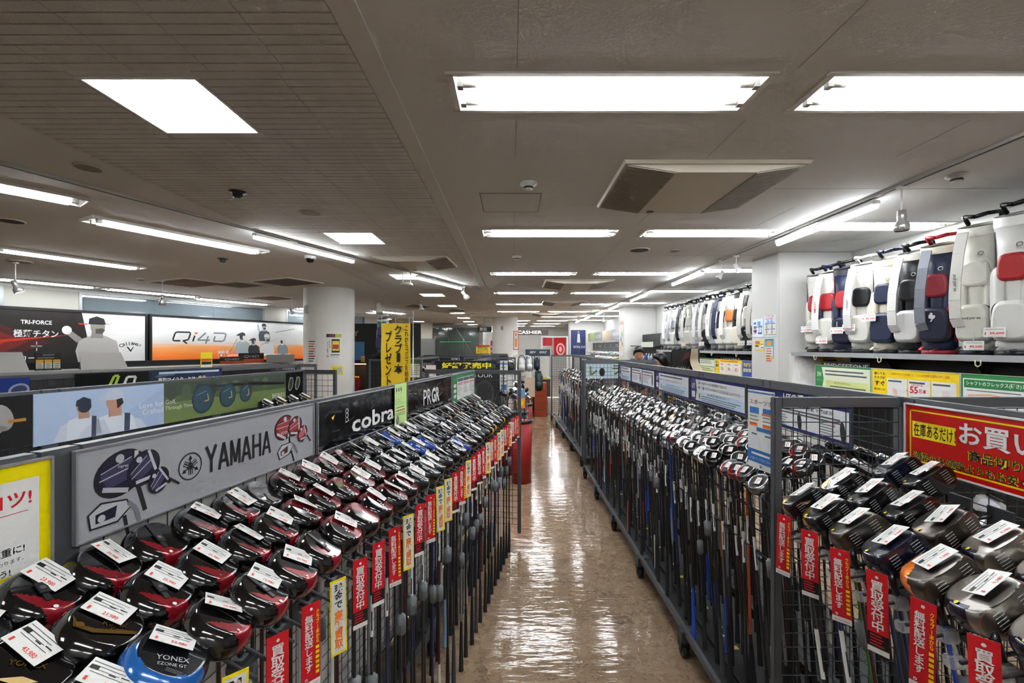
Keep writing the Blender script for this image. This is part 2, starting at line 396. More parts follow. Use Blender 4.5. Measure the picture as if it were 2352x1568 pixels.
# ================================================================== lamps and ceiling equipment
TUBE = mat('#f7fbff', 0.4, emit=TUBE_POWER); REFL = mat('#f0f0ee', 0.35); LSOCK = mat('#9b9a94', 0.5); RIM = mat('#dedcd8', 0.5)
def troffer_meshes():
    hx, hy, d = TL / 2, TW / 2, 0.085
    h = MB()
    h.box(-hx, hx, -hy, hy, d - 0.003, d, REFL)
    for s in (-1, 1):
        h.box(s * hx - 0.002, s * hx + 0.002, -hy, hy, -0.002, d, REFL); h.box(-hx, hx, s * hy - 0.002, s * hy + 0.002, -0.002, d, REFL)
    h.add([(-hx, -0.035, d - 0.003), (hx, -0.035, d - 0.003), (hx, 0.0, 0.03), (-hx, 0.0, 0.03)], [(0, 1, 2, 3)], REFL)
    h.add([(-hx, 0.035, d - 0.003), (hx, 0.035, d - 0.003), (hx, 0.0, 0.03), (-hx, 0.0, 0.03)], [(3, 2, 1, 0)], REFL)
    r = MB()
    for s in (-1, 1):
        r.box(-hx - 0.02, hx + 0.02, s * hy - 0.012, s * hy + 0.012, -0.008, 0.0, RIM); r.box(s * hx - 0.012, s * hx + 0.012, -hy, hy, -0.008, 0.0, RIM)
    t = MB(); t.bar((-0.575, 0, 0), (0.575, 0, 0), 0.0135, TUBE, 8, cap=False)
    s = MB(); s.box(-0.012, 0.012, -0.016, 0.016, -0.018, 0.05, LSOCK)
    c = MB(); c.bar((-0.03, 0, 0), (0.03, 0, 0), 0.0137, mat('#c9c5bb', 0.4, 0.4), 10)
    return h.mesh('housing'), r.mesh('rim'), t.mesh('tube'), s.mesh('socket'), c.mesh('tube_end')
TH, TR, TT, TS, TE = troffer_meshes()
TZ = -0.004
def troffer(x, y, z, rz, label, group='fluorescent ceiling troffers', detail=True, flush=False):
    o = thing('ceiling_light', label, 'light', (x, y, z), rz, group)
    inst(TH, 'housing', o); inst(TR, 'rim', o)
    for s in (-1, 1):
        inst(TT, 'tube', o, T((0, s * 0.072, TZ)))
        if detail:
            for e in (-1, 1): inst(TE, 'tube_end', o, T((e * 0.605, s * 0.072, TZ))); inst(TS, 'socket', o, T((e * 0.645, s * 0.072, TZ + 0.002)))
    return o
colname = ['over the left side of the aisle', 'over the right hand racks', 'beside the right wall']
cnt = {}
for (x, y) in TROFF:
    if y > Y1 - 0.5 or x + TL / 2 > XR: continue
    c = 0 if x < 1 else (1 if x < 3 else 2)
    cnt[c] = cnt.get(c, 0) + 1
    if y < 0: lab = 'twin tube ceiling light behind the viewer ' + colname[c] + (', nearer' if y > -1.5 else ', farther')
    else: lab = 'twin tube ceiling light %s, %s back' % (colname[c], nth(cnt[c] - (2 if c < 2 else 0)))
    troffer(x, y, CEIL, 0, lab, detail=y < 12)
# square troffers with three cross louvres
def square_meshes():
    h = MB(); a, d = 0.25, 0.10
    h.box(-a, a, -a, a, d - 0.003, d, REFL)
    for s in (-1, 1): h.box(s * a - 0.002, s * a + 0.002, -a, a, -0.002, d, REFL); h.box(-a, a, s * a - 0.002, s * a + 0.002, -0.002, d, REFL)
    r = MB()
    for s in (-1, 1): r.box(-a - 0.015, a + 0.015, s * a - 0.008, s * a + 0.008, -0.006, 0, RIM); r.box(s * a - 0.008, s * a + 0.008, -a, a, -0.006, 0, RIM)
    t = MB(); t.bar((-0.20, 0, 0), (0.225, 0, 0), 0.0135, TUBE, 8, cap=False)
    l = MB(); l.add([(-a, 0.0, 0.0), (a, 0.0, 0.0), (a, 0.03, d - 0.004), (-a, 0.03, d - 0.004), (-a, 0.004, 0.0), (a, 0.004, 0.0), (a, 0.034, d - 0.004), (-a, 0.034, d - 0.004)],
                    [(0, 1, 2, 3), (4, 7, 6, 5), (0, 4, 5, 1)], REFL)
    return h.mesh('housing'), r.mesh('rim'), t.mesh('tube'), l.mesh('louvre')
SH, SR, ST, SL = square_meshes()
for k, (x, y) in enumerate(SQ):
    if y > Y1 - 0.4: continue
    if k == 0: lab = 'square louvred ceiling light in the strip ceiling behind the viewer'
    elif k < 10: lab = 'square louvred ceiling light over the left racks, %s back from the viewer' % nth(k)
    else: lab = 'square ceiling light far left near the %s' % ['dark display unit', 'cream partition', 'office glass'][k - 10]
    o = thing('square_ceiling_light', lab, 'light', (x, y, CEIL), 0, 'square ceiling lights')
    inst(SH, 'housing', o); inst(SR, 'rim', o)
    for j in range(3): inst(ST, 'tube', o, T((0, -0.185 + 0.165 * j, 0.045)))
    for j in range(2): inst(SL, 'louvre', o, T((0, -0.115 + 0.165 * j, 0.0)))
# surface lights of the left bay, turned with the window wall
def surface_light(p, q, label, group='angled ceiling lights in the left bay', z=CEIL - 0.012):
    p = Vector(p); q = Vector(q); d = q - p; o = thing('ceiling_light', label, 'light', ((p.x + q.x) / 2, (p.y + q.y) / 2, z), math.atan2(d.y, d.x), group)
    hl = d.length / 2
    h = MB(); h.box(-hl - 0.09, hl + 0.09, -0.13, 0.13, 0.0, 0.012, REFL)
    for s in (-1, 1): h.box(-hl - 0.09, hl + 0.09, s * 0.13 - 0.008, s * 0.13 + 0.008, -0.012, 0.012, RIM); h.box(s * (hl + 0.09) - 0.006, s * (hl + 0.09) + 0.006, -0.13, 0.13, -0.012, 0.012, RIM)
    h.obj('housing', o)
    for s in (-1, 1):
        t = MB(); t.bar((-hl, s * 0.055, -0.016), (hl, s * 0.055, -0.016), 0.0135, TUBE, 8, cap=False); t.obj('tube', o)
        for e in (-1, 1): c = MB(); c.box(e * (hl + 0.02) - 0.02, e * (hl + 0.02) + 0.02, s * 0.055 - 0.015, s * 0.055 + 0.015, -0.03, 0.0, LSOCK); c.obj('socket', o)
for a, b_, lab in (((-3.72, 4.10), (-3.05, 5.40), 'long angled twin tube light over the callaway side of left bay'),
                   ((-5.95, 5.30), (-5.40, 6.50), 'long angled twin tube light second from the window wall'),
                   ((-3.66, 3.18), (-3.42, 3.52), 'angled twin tube light at left edge of view nearest the viewer'),
                   ((-8.55, 7.45), (-7.95, 8.6), 'angled light by the left edge next to the windows'),
                   ((-7.85, 8.85), (-7.15, 10.2), 'angled light above the white half of the golfer lightbox'),
                   ((-7.3, 10.6), (-6.55, 12.1), 'angled light above the orange lightbox'),
                   ((-4.3, 14.2), (-3.7, 15.4), 'angled light behind the round column'),
                   ((-6.2, 13.2), (-5.7, 14.2), 'short angled light left of the round column')):
    lab = lab.replace('callaway side of left bay', 'grid panel of the second rack')
    surface_light(a, b_, lab)
# ceiling tracks with slim strip lamps and spots
TRK = mat('#6a6a6a', 0.4, 0.5); SPW = mat('#e6e6e4', 0.4)
def track(p, q, label):
    p = Vector((*p, CEIL)); q = Vector((*q, CEIL)); d = q - p; o = thing('lighting_track', label, 'lighting track', (p.x, p.y, CEIL), math.atan2(d.y, d.x), 'lighting tracks')
    L = d.length; b = MB(); b.box(0, L, -0.018, 0.018, -0.022, 0.0, mat('#b9b7b3', 0.5)); b.obj('channel', o)
    b = MB(); b.box(0, L, -0.006, 0.006, -0.0235, -0.022, mat('#222222', 0.6)); b.obj('slot', o)
    return o
LED = mat('#f4faff', 0.4, emit=TUBE_POWER * 0.9)
def strip(p, q, label, zc=CEIL - 0.075):
    p = Vector(p); q = Vector(q); d = q - p; L = d.length; o = thing('strip_lamp', label, 'lamp', (p.x, p.y, zc), math.atan2(d.y, d.x), 'strip lamps on the tracks')
    b = MB(); b.rbox(0, L, -0.028, 0.028, 0.008, 0.042, SPW, 0.006); b.obj('body', o)
    b = MB(); b.add([(0.01, -0.022, 0.008), (L - 0.01, -0.022, 0.008), (L - 0.01, 0.022, 0.008), (0.01, 0.022, 0.008), (0.01, -0.015, -0.018), (L - 0.01, -0.015, -0.018), (L - 0.01, 0.015, -0.018), (0.01, 0.015, -0.018)], [(7, 6, 5, 4), (0, 4, 5, 1), (1, 5, 6, 2), (2, 6, 7, 3), (3, 7, 4, 0)], LED); b.obj('diffuser', o)
    b = MB(); b.box(L * 0.3, L * 0.3 + 0.1, -0.015, 0.015, 0.042, 0.055, SPW); b.obj('adapter', o)
RT = 2.74
track((RT, 0.3), (RT, 24.0), 'long ceiling lighting track running above the right hand racks')
n_ = 0
for (a, b_) in ((3.45, 4.75), (6.6, 7.85), (9.4, 10.6), (11.9, 13.0), (14.0, 15.0), (16.3, 17.4), (18.6, 19.7)):
    n_ += 1; strip((RT + 0.03, a, 0), (RT + 0.03, b_, 0), 'slim white strip lamp on the right track, %s back from the viewer' % nth(n_))
TA = rad(21.9); TD = Vector((math.sin(TA), math.cos(TA), 0)); TP = Vector((-3.17, 2.81, 0))
def tp(s): p = TP + TD * s; return (p.x, p.y, 0)
track(tp(-1.2)[:2], tp(6.4)[:2], 'ceiling lighting track crossing the left bay at an angle')
strip(tp(1.75), tp(3.15), 'slim white strip lamp on the angled left track nearest the viewer')
strip(tp(4.55), tp(6.0), 'slim white strip lamp on the angled left track farther away')
def spot(x, y, label, aim=(0, 0, -1), drop=0.22, lit=0.0, s=1.0, kind=0):
    o = thing('spotlight', label, 'spotlight', (x, y, CEIL - 0.02), 0, 'track spotlights')
    b = MB(); b.rbox(-0.03, 0.03, -0.018, 0.018, -0.02, 0.0, SPW, 0.004); b.obj('adapter', o)
    b = MB(); b.bar((0, 0, -0.02), (0, 0, -drop), 0.006, SPW, 8); b.obj('stem', o)
    a = Vector(aim).normalized(); M = T((0, 0, -drop)) @ a.to_track_quat('Z', 'Y').to_matrix().to_4x4()
    b = MB(); b.lathe([(0.0, -0.05 * s), (0.024 * s, -0.05 * s), (0.028 * s, -0.01 * s), (0.026 * s, 0.02 * s), (0.045 * s, 0.05 * s), (0.048 * s, 0.09 * s), (0.042 * s, 0.092 * s)], SPW if kind else mat('#c9c9c6', 0.3, 0.7), 16, M); b.obj('lamp_head', o)
    for i in range(10):
        if kind: break
        t = 2 * PI * i / 10; b = MB(); b.bar((0.03 * s * math.cos(t), 0.03 * s * math.sin(t), 0.025 * s), (0.047 * s * math.cos(t), 0.047 * s * math.sin(t), 0.085 * s), 0.0022 * s, SPW, 4, M=M); b.obj('cooling_fin', o)
        if y > 5 and i > 3: break
    b = MB(); b.lathe([(0.0, 0.086 * s), (0.041 * s, 0.086 * s)], mat('#fff3d8', 0.3, emit=lit) if lit else mat('#dcdad2', 0.2), 16, M); b.obj('lens', o)
spot(RT, 3.20, 'finned white bulb spotlight hanging from right track, nearest the viewer')
spot(RT, 5.95, 'small white spotlight on right track left of a matching one', (-0.5, 0.2, -0.8), 0.17, 0, 0.8, 1)
spot(RT + 0.02, 5.60, 'small lit spotlight on right track beside the strip lamp', (0.3, -0.4, -0.8), 0.14, 4, 0.8, 1)
spot(RT, 13.6, 'small pendant bulb on the right track before the second pillar', (0, 0, -1), 0.3, 3, 0.8, 1)
spot(tp(6.1)[0], tp(6.1)[1], 'white spotlight at the far end of the angled left track', (0.5, 0.5, -0.7), 0.14, 0, 1.2, 1)
spot(-6.6, 6.05, 'chrome spotlight hanging at left edge by the windows', (0.3, 0.2, -0.9), 0.3, 3, 1.2)
spot(-5.95, 7.75, 'bright lit spotlight above the golfer lightbox', (-0.2, 0.2, -0.9), 0.3, 60, 1.2)
spot(-5.0, 10.3, 'small lit spotlight above the orange lightbox', (0.3, 0.3, -0.8), 0.3, 4, 1.0, 1)
spot(-3.1, 10.6, 'white square headed spotlight right of the round column', (0.2, -0.3, -0.9), 0.2, 0, 1.8, 1)
spot(-2.2, 11.0, 'white spotlight above the yellow banner', (0.2, -0.3, -0.9), 0.14, 0, 1.2, 1)
spot(-0.9, 20.0, 'far lit spotlight left of the middle column', (0.2, -0.3, -0.9), 0.3, 20, 1.5, 1)

# air conditioning cassettes
ACM = mat('#cdc5b4', 0.45); ACD = mat('#2c2a26', 0.7); ACS = mat('#b5ad9c', 0.5)
def cassette(x0, x1, y0, y1, label, slats=26, ang=0.0, dz=0.045):
    cx, cy = (x0 + x1) / 2, (y0 + y1) / 2; a, b_ = (x1 - x0) / 2, (y1 - y0) / 2
    o = thing('air_conditioner', label, 'air conditioner', (cx, cy, CEIL), ang, 'ceiling air conditioner cassettes')
    p = MB(); p.loft([[(-a - 0.03, -b_ - 0.03, 0), (a + 0.03, -b_ - 0.03, 0), (a + 0.03, b_ + 0.03, 0), (-a - 0.03, b_ + 0.03, 0)],
                      [(-a - 0.02, -b_ - 0.02, -0.02), (a + 0.02, -b_ - 0.02, -0.02), (a + 0.02, b_ + 0.02, -0.02), (-a - 0.02, b_ + 0.02, -0.02)]], ACM, smooth=False); p.obj('surround', o)
    p = MB(); gw = (x1 - x0) * 0.27
    def prof(u): return -0.022 - dz * (1 - min(1.0, abs(u) * 0))  # flat centre panel
    p.box(-a + gw, a - gw, -b_, b_, -0.022 - dz, -0.02, ACM); p.obj('centre_panel', o)
    for s in (-1, 1):
        g = MB(); g.add([(s * a, -b_, -0.021), (s * (a - gw), -b_, -0.02 - dz), (s * (a - gw), b_, -0.02 - dz), (s * a, b_, -0.021)], [(0, 1, 2, 3)] if s < 0 else [(3, 2, 1, 0)], ACD)
        for e in (-1, 1): g.add([(s * a, e * b_, -0.0205), (s * (a - gw), e * b_, -0.0205), (s * (a - gw), e * b_, -0.02 - dz)], [(0, 1, 2)], ACM)
        g.obj('grille_well', o)
        sm = MB(); hh = 2 * b_ / slats
        sm.add([(0, -hh * 0.32, 0), (0, hh * 0.32, 0), (-s * gw, hh * 0.32, -dz), (-s * gw, -hh * 0.32, -dz), (0, -hh * 0.32, -0.006), (0, hh * 0.32, -0.006), (-s * gw, hh * 0.32, -dz - 0.006), (-s * gw, -hh * 0.32, -dz - 0.006)],
               [(4, 5, 6, 7), (7, 6, 5, 4), (0, 4, 7, 3), (1, 2, 6, 5)], ACS); me = sm.mesh('slat')
        for i in range(slats): inst(me, 'slat', o, T((s * a, -b_ + hh * (i + 0.5), -0.021)))
    p = MB(); p.box(-a + gw + 0.06, -a + gw + 0.11, b_ - 0.06, b_ - 0.02, -0.026 - dz, -0.022 - dz, INK); p.obj('sensor', o)
    p = MB(); p.disc(a * 0.55, -b_ + 0.02, 0.008, -0.0205, INK, 10); p.obj('screw_cap', o)
cassette(0.72, 1.82, 2.82, 3.68, 'beige ceiling air conditioner with two slatted grilles, nearest the viewer', 30)
cassette(0.60, 1.72, 7.75, 8.65, 'beige ceiling air conditioner second back over the aisle', 10)
cassette(0.80, 1.80, 11.2, 12.1, 'beige ceiling air conditioner third back over the aisle', 8)
cassette(0.70, 1.70, 15.2, 16.1, 'beige ceiling air conditioner farthest back over the aisle', 6)
cassette(-1.72, -0.82, 5.75, 6.45, 'beige ceiling air conditioner beside the angled strip lamp', 8, rad(-4))
cassette(-3.4, -2.4, 12.2, 13.0, 'beige ceiling air conditioner right of the round column', 6, rad(-25))
cassette(-2.5, -1.5, 13.6, 14.4, 'beige ceiling air conditioner above the yellow banner', 6, rad(-25))
def vent(x, y, w_, d_, ang, label, brown=False, frame_=True):
    o = thing('ceiling_vent', label, 'vent', (x, y, CEIL), ang, 'square vents in the left bay')
    b = MB(); b.box(-w_ / 2, w_ / 2, -d_ / 2, d_ / 2, -0.015, 0, mat('#dddbd6', 0.5)); b.obj('vent_frame', o)
    b = MB(); b.box(-w_ / 2 + 0.04, w_ / 2 - 0.04, -d_ / 2 + 0.04, d_ / 2 - 0.04, -0.017, -0.015, mat('#4c463f', 0.7) if not brown else mat('#6e5138', 0.7)); b.obj('vent_core', o)
    s = MB(); s.box(-w_ / 2 + 0.04, w_ / 2 - 0.04, -0.006, 0.006, -0.022, -0.017, mat('#8a8074', 0.5) if not brown else mat('#a27b58', 0.5)); me = s.mesh('slat')
    n = 8
    for i in range(n): inst(me, 'slat', o, T((0, -d_ / 2 + 0.04 + (d_ - 0.08) * (i + 0.5) / n, 0)))
vent(-5.75, 8.1, 1.1, 0.8, -LA, 'brown slatted ceiling vent above the golfer lightbox', True)
vent(-5.0, 8.35, 0.75, 0.6, -LA, 'dark square ceiling vent left of the four way unit')
vent(-3.95, 8.0, 0.95, 0.75, -LA, 'four way ceiling unit beside the round column')
vent(-5.6, 10.6, 0.9, 0.7, -LA, 'ceiling vent above the right end of orange lightbox', True)
# small round things
def disc_thing(name, label, cat, x, y, prof, m, n=20, group=None, parts=()):
    o = thing(name, label, cat, (x, y, CEIL), 0, group)
    b = MB(); b.lathe(prof, m, n); b.obj('body', o)
    for pn, pp, pm in parts: b = MB(); b.lathe(pp, pm, n); b.obj(pn, o)
    return o
DET = mat('#d9d7d2', 0.5); DARK = mat('#2a2a2b', 0.5)
dprof = [(0.06, 0), (0.06, -0.012), (0.035, -0.02), (0.032, -0.045), (0.018, -0.052), (0, -0.052)]
dpart = (('sensor_ring', [(0.034, -0.024), (0.034, -0.042)], DARK),)
for k, (x, y, lab) in enumerate(((0.115, 3.19, 'round smoke detector beside the ceiling hatch'), (2.97, 3.04, 'round smoke detector near the right track'), (0.06, 5.75, 'smoke detector past the second tube light'),
                                 (-2.02, 3.35, 'dark sprinkler under the strip ceiling'), (-3.75, 5.9, 'dark sprinkler in the left bay'), (-6.2, 7.6, 'detector beside the brown vent'), (-0.02, 8.3, 'small detector farther along the aisle'), (-4.4, 11.5, 'detector above the orange lightbox'))):
    disc_thing('smoke_detector', lab, 'detector', x, y, dprof, DET if 'dark' not in lab else DARK, 16, 'ceiling detectors', dpart)
for k, (x, y, r_, lab) in enumerate(((-2.70, 2.90, 0.075, 'beige round ceiling speaker left of the strip ceiling'), (-1.71, 3.86, 0.09, 'round ceiling speaker within the strip ceiling'), (-4.55, 4.13, 0.10, 'dark round ceiling speaker at the left edge'),
                                 (-6.6, 6.1, 0.13, 'grey round ceiling speaker among the angled lights'), (1.5, 5.36, 0.12, 'dark round ceiling vent between the racks'), (1.93, 5.4, 0.06, 'small grey round plate right of dark vent'))):
    disc_thing('ceiling_speaker', lab, 'speaker', x, y, [(r_, 0), (r_, -0.008), (r_ * 0.9, -0.012)], mat('#bdb3a2', 0.5), 24, 'round ceiling plates',
               (('grille', [(r_ * 0.9, -0.011), (0, -0.013)], mat('#8d8578', 0.7) if k not in (2, 4) else mat('#3c3833', 0.7)),))
disc_thing('dome_camera', 'dark dome security camera under the left strip lamp', 'camera', -2.55, 5.75, [(0.07, 0), (0.07, -0.03), (0.055, -0.035)], DET, 20, None, (('dome', [(0.05, -0.034), (0.047, -0.06), (0.03, -0.08), (0, -0.085)], mat('#111214', 0.08)),))
o = thing('ceiling_hatch', 'square access hatch in the ceiling above the aisle', 'hatch', (-0.01, 3.63, CEIL), 0)
b = MB(); b.box(-0.225, 0.225, -0.225, 0.225, -0.003, 0, CEILM); b.obj('hatch_panel', o)
b = MB()
for s in (-1, 1): b.box(-0.235, 0.235, s * 0.23 - 0.003, s * 0.23 + 0.003, -0.004, 0, JN); b.box(s * 0.23 - 0.003, s * 0.23 + 0.003, -0.23, 0.23, -0.004, 0, JN)
b.obj('hatch_frame', o)
o = thing('ceiling_hatch', 'small square access hatch by the four way ceiling unit', 'hatch', (-4.5, 8.9, CEIL), -LA)
b = MB(); b.box(-0.3, 0.3, -0.3, 0.3, -0.004, 0, mat('#d5d2cc', 0.6)); b.obj('hatch_panel', o)
# projector style holder hanging below the square light
o = thing('ceiling_bracket', 'white twin rod bracket with round shade under square light', 'bracket', (-1.62, 7.0, CEIL), 0)
for s in (-1, 1): b = MB(); b.bar((s * 0.06, 0, 0), (s * 0.06, 0, -0.16), 0.008, SPW); b.obj('rod', o)
b = MB(); b.lathe([(0.10, -0.2), (0.09, -0.17), (0.05, -0.16), (0, -0.16)], SPW, 20); b.obj('shade', o)
# ================================================================== rolling grid racks
SLOT = mat('#17181a', 0.7); TRAY = mat('#18191b', 0.55); CAST = mat('#101011', 0.5); WHITEP = mat('#d9d8d4', 0.6)
def wire_grid(b, x0, x1, z0, z1, pitch, axis='y', at=0.0, r=0.0019):
    """wire mesh in the plane axis = at; x0..x1 is the other horizontal axis"""
    P = (lambda u, z, d: (at + d, u, z)) if axis == 'y' else (lambda u, z, d: (u, at + d, z))
    n = int(round((x1 - x0) / pitch))
    for i in range(n + 1): u = x0 + (x1 - x0) * i / n; b.bar(P(u, z0, 0.0), P(u, z1, 0.0), r, WIRE, 4, cap=False)
    n = int(round((z1 - z0) / pitch))
    for i in range(n + 1): z = z0 + (z1 - z0) * i / n; b.bar(P(x0, z, 0.004), P(x1, z, 0.004), r, WIRE, 4, cap=False)
CASTER = MB()
CASTER.bar((-0.016, 0, 0.034), (0.016, 0, 0.034), 0.034, CAST, 16); CASTER.box(-0.024, 0.024, -0.02, 0.03, 0.05, 0.09, CAST); CASTER.box(-0.024, -0.019, -0.014, 0.014, 0.03, 0.06, CAST); CASTER.box(0.019, 0.024, -0.014, 0.014, 0.03, 0.06, CAST)
CASTER = CASTER.mesh('caster')
def post_mesh(h, w_=0.07, d_=0.032, slots=True):
    b = MB(); b.rbox(-w_ / 2, w_ / 2, -d_ / 2, d_ / 2, 0.09, h, STEEL, 0.003)
    if slots:
        for s in (-1, 1):
            z = h - 0.05
            while z > 0.5:
                for e in (-1, 1): b.box(s * (w_ / 2 + 0.0004) - 0.0003, s * (w_ / 2 + 0.0004) + 0.0003, e * 0.006 - 0.0028, e * 0.006 + 0.0028, z - 0.016, z, SLOT)
                z -= 0.025
    return b.mesh('post')
POSTS = {}
def rack(name, label, p0, ang, L, hl, hr, H, bays, near_panel=True, far_panel=True, mesh_from=0.18, backing=False, trays=True, group='rolling grid racks', tray_drop=True, casters=True, pitch=0.05, sides=(-1, 1), stations=None, base_half=None):
    """local y runs along the spine, local x to the right of it"""
    o = thing(name, label, 'display rack', (p0[0], p0[1], 0), -ang, group)
    k = (round(H, 3),)
    if k not in POSTS: POSTS[k] = post_mesh(H)
    stn = stations or [L * i / bays for i in range(bays + 1)]
    for q in stn: inst(POSTS[k], 'post', o, T((0, q, 0)) @ RZ(PI / 2))
    for i in range(bays):
        b = MB(); a0, a1 = stn[i] + 0.036, stn[i + 1] - 0.036
        b.rbox(-0.017, 0.017, a0, a1, H - 0.045, H, STEEL, 0.004); b.obj('top_rail', o)
    b = MB(); wire_grid(b, 0.02, L - 0.02, mesh_from, H - 0.05, pitch, 'y', 0.0); b.obj('wire_mesh', o)
    if backing: b = MB(); b.box(-0.012, -0.008, 0.03, L - 0.03, 0.2, H - 0.06, WHITEP); b.obj('backing_panel', o)
    ends = ([0.0] if near_panel else []) + ([L] if far_panel else [])
    for e in ends:
        for s, hw in ((-1, hl), (1, hr)):
            if hw < 0.05: continue
            b = MB(); b.rbox(s * hw - 0.014, s * hw + 0.014, e - 0.014, e + 0.014, 0.09, H, STEEL, 0.003); b.obj('end_post', o)
            b = MB(); x0, x1 = (0.024, hw - 0.014) if s > 0 else (-hw + 0.014, -0.024)
            b.rbox(x0, x1, e - 0.012, e + 0.012, H - 0.035, H, STEEL, 0.003); b.obj('end_rail', o)
            b = MB(); wire_grid(b, x0, x1, 0.16, H - 0.04, pitch, 'x', e); b.obj('end_mesh', o)
    for s, hw in ((-1, hl), (1, hr)):
        if hw < 0.05 or s not in sides: continue
        hw = base_half or hw
        if trays:
            b = MB(); b.rbox(s * hw - 0.012, s * hw + 0.012, -0.015, L + 0.015, 0.125, 0.16, STEEL, 0.003); b.obj('base_rail', o)
            b = MB(); x0, x1 = sorted((s * 0.024, s * (hw - 0.013))); b.box(x0, x1, 0.0, L, 0.118, 0.13, TRAY)
            b.obj('base_tray', o)
        if casters:
            n = bays + 1
            for i in range(n):
                yy = min(max(L * i / bays, 0.06), L - 0.06)
                c = MB(); x0, x1 = sorted((s * (hw + 0.03), s * (hw - 0.06))); c.rbox(x0, x1, yy - 0.035, yy + 0.035, 0.088, 0.15, STEEL2, 0.004); c.obj('caster_bracket', o)
                inst(CASTER, 'caster', o, T((s * (hw + 0.005), yy, 0)))
    return o
RH = 1.52
# L1: the driver rack along the left of the aisle; R1/R2: right of the aisle
A1 = rad(10.05); D1 = Vector((math.sin(A1), math.cos(A1), 0)); N1 = Vector((math.cos(A1), -math.sin(A1), 0)); S1 = Vector((-0.35, 4.02, 0)) - D1 * 3.75
L1 = rack('grid_rack', 'grey grid rack full of drivers along the left of the aisle', S1, A1, 3.75, 0.42, 0.42, 1.50, 5, near_panel=False, backing=True, stations=[0, 0.58, 1.40, 2.237, 3.075, 3.75], base_half=0.17)
def l1(s, out, z): p = S1 + D1 * s + N1 * out; return Vector((p.x, p.y, z))
XS = 1.417
R2 = rack('grid_rack', 'long grey grid rack of utility clubs and irons right of the aisle', (XS, 1.64), 0.0, 4.32, 0.465, 0.465, RH, 5)
R1 = rack('grid_rack', 'grey grid rack with drivers at the right foreground', (XS, -0.55), 0.0, 2.17, 0.465, 0.465, RH, 2, near_panel=False, far_panel=False, base_half=0.17)
R4 = rack('grid_rack', 'grey grid rack of irons farther down the right side', (1.50, 6.45), rad(-1.0), 4.2, 0.50, 0.50, RH, 4)
A2 = rad(9.8); D2 = Vector((math.sin(A2), math.cos(A2), 0)); N2 = Vector((math.cos(A2), -math.sin(A2), 0)); S2 = Vector((-1.86, 4.05, 0)) - D2 * 2.9
L2 = rack('grid_rack', 'grey grid rack behind the left driver rack with golf posters', S2, A2, 2.9, 0.30, 0.31, 1.50, 3, near_panel=False, casters=True)
A3 = rad(23.5); D3 = Vector((math.sin(A3), math.cos(A3), 0)); N3 = Vector((math.cos(A3), -math.sin(A3), 0)); S3 = Vector((-3.35, 4.3, 0)) - D3 * 1.5
L3 = rack('grid_rack', 'third grey grid rack from the aisle below the lightboxes', S3, A3, 3.1, 0.3, 0.3, 1.49, 3, near_panel=False)
L4 = rack('grid_rack', 'grey grid rack with a dark yellow-lettered banner past the left rack', (-0.62, 6.5), rad(4), 2.6, 0.52, 0.50, 1.50, 2, pitch=0.07)
L5 = rack('grid_rack', 'grey grid rack left of the dark banner rack behind yellow banner', (-1.95, 7.6), rad(8), 2.4, 0.45, 0.45, 1.50, 2, pitch=0.07)
L6 = rack('grid_rack', 'grey grid rack farther back between the banner and round column', (-0.75, 10.2), rad(4), 2.4, 0.45, 0.45, 1.52, 2, pitch=0.08)

# sloping hook arms carrying the clubs
def arm_mesh(reach, drop):
    b = MB(); d = Vector((reach, 0, -drop)); n = 3
    for s in (-1, 1): b.bar((0.0, s * 0.022, 0), (reach, s * 0.022, -drop), 0.004, STEEL2, 6)
    b.box(-0.004, 0.004, -0.035, 0.035, -0.05, 0.03, STEEL2)
    for f in (0.22, 0.55, 0.88):
        x, z = reach * f, -drop * f
        b.box(x - 0.014, x + 0.014, -0.028, 0.028, z - 0.016, z - 0.003, STEEL2)
    return b.mesh('hook_arm')
CLEAR = mat('#dfe6e6', 0.08, alpha=0.35, spec=0.8)
def clip_mesh():
    b = MB(); b.rbox(-0.016, 0.016, -0.016, 0.016, -0.028, 0.0, CLEAR, 0.004); b.rbox(-0.012, 0.02, -0.012, 0.012, -0.075, -0.05, CLEAR, 0.004); b.bar((0.01, 0, -0.028), (0.012, 0, -0.05), 0.004, CLEAR); return b.mesh('clear_clip')
CLIP = clip_mesh()
# ================================================================== golf clubs, hung or stood grip down
LIE = rad(32)
def hang(a, b_, c):
    """head coordinates (toe, up at address, back) to the upside-down club: shaft axis down -z from the origin"""
    return Vector((a * math.cos(LIE) + b_ * math.sin(LIE), c, a * math.sin(LIE) - b_ * math.cos(LIE)))
HANGM = Matrix(((math.cos(LIE), math.sin(LIE), 0, 0), (0, 0, 1, 0), (math.sin(LIE), -math.cos(LIE), 0, 0), (0, 0, 0, 1)))
SOLE = 0.025
def gloss(h, r=0.16, metal=0.0, coat=0.7): return mat(h, r, metal, coat=coat)
BLK = gloss('#0b0b0d', 0.12); DGR = gloss('#2b2c2f', 0.3, 0.6, 0.4); GUN = gloss('#4b4c4f', 0.3, 0.8, 0.3); TIT = mat('#a19d97', 0.30, 1.0); REDG = gloss('#8e1220', 0.2, 0.3); REDV = gloss('#7d1420', 0.25, 0.4)
SIL = mat('#b4b5b8', 0.24, 1.0); GOLD = mat('#c7a052', 0.22, 1.0); BLUG = gloss('#1e63b0', 0.2, 0.2); WHG = gloss('#d8d8d8', 0.2); YEL = gloss('#e2a312', 0.25); ORG = gloss('#e8741a', 0.3); NVY = gloss('#151a2e', 0.2, 0.3); BROWN = gloss('#3d2a22', 0.25, 0.3)
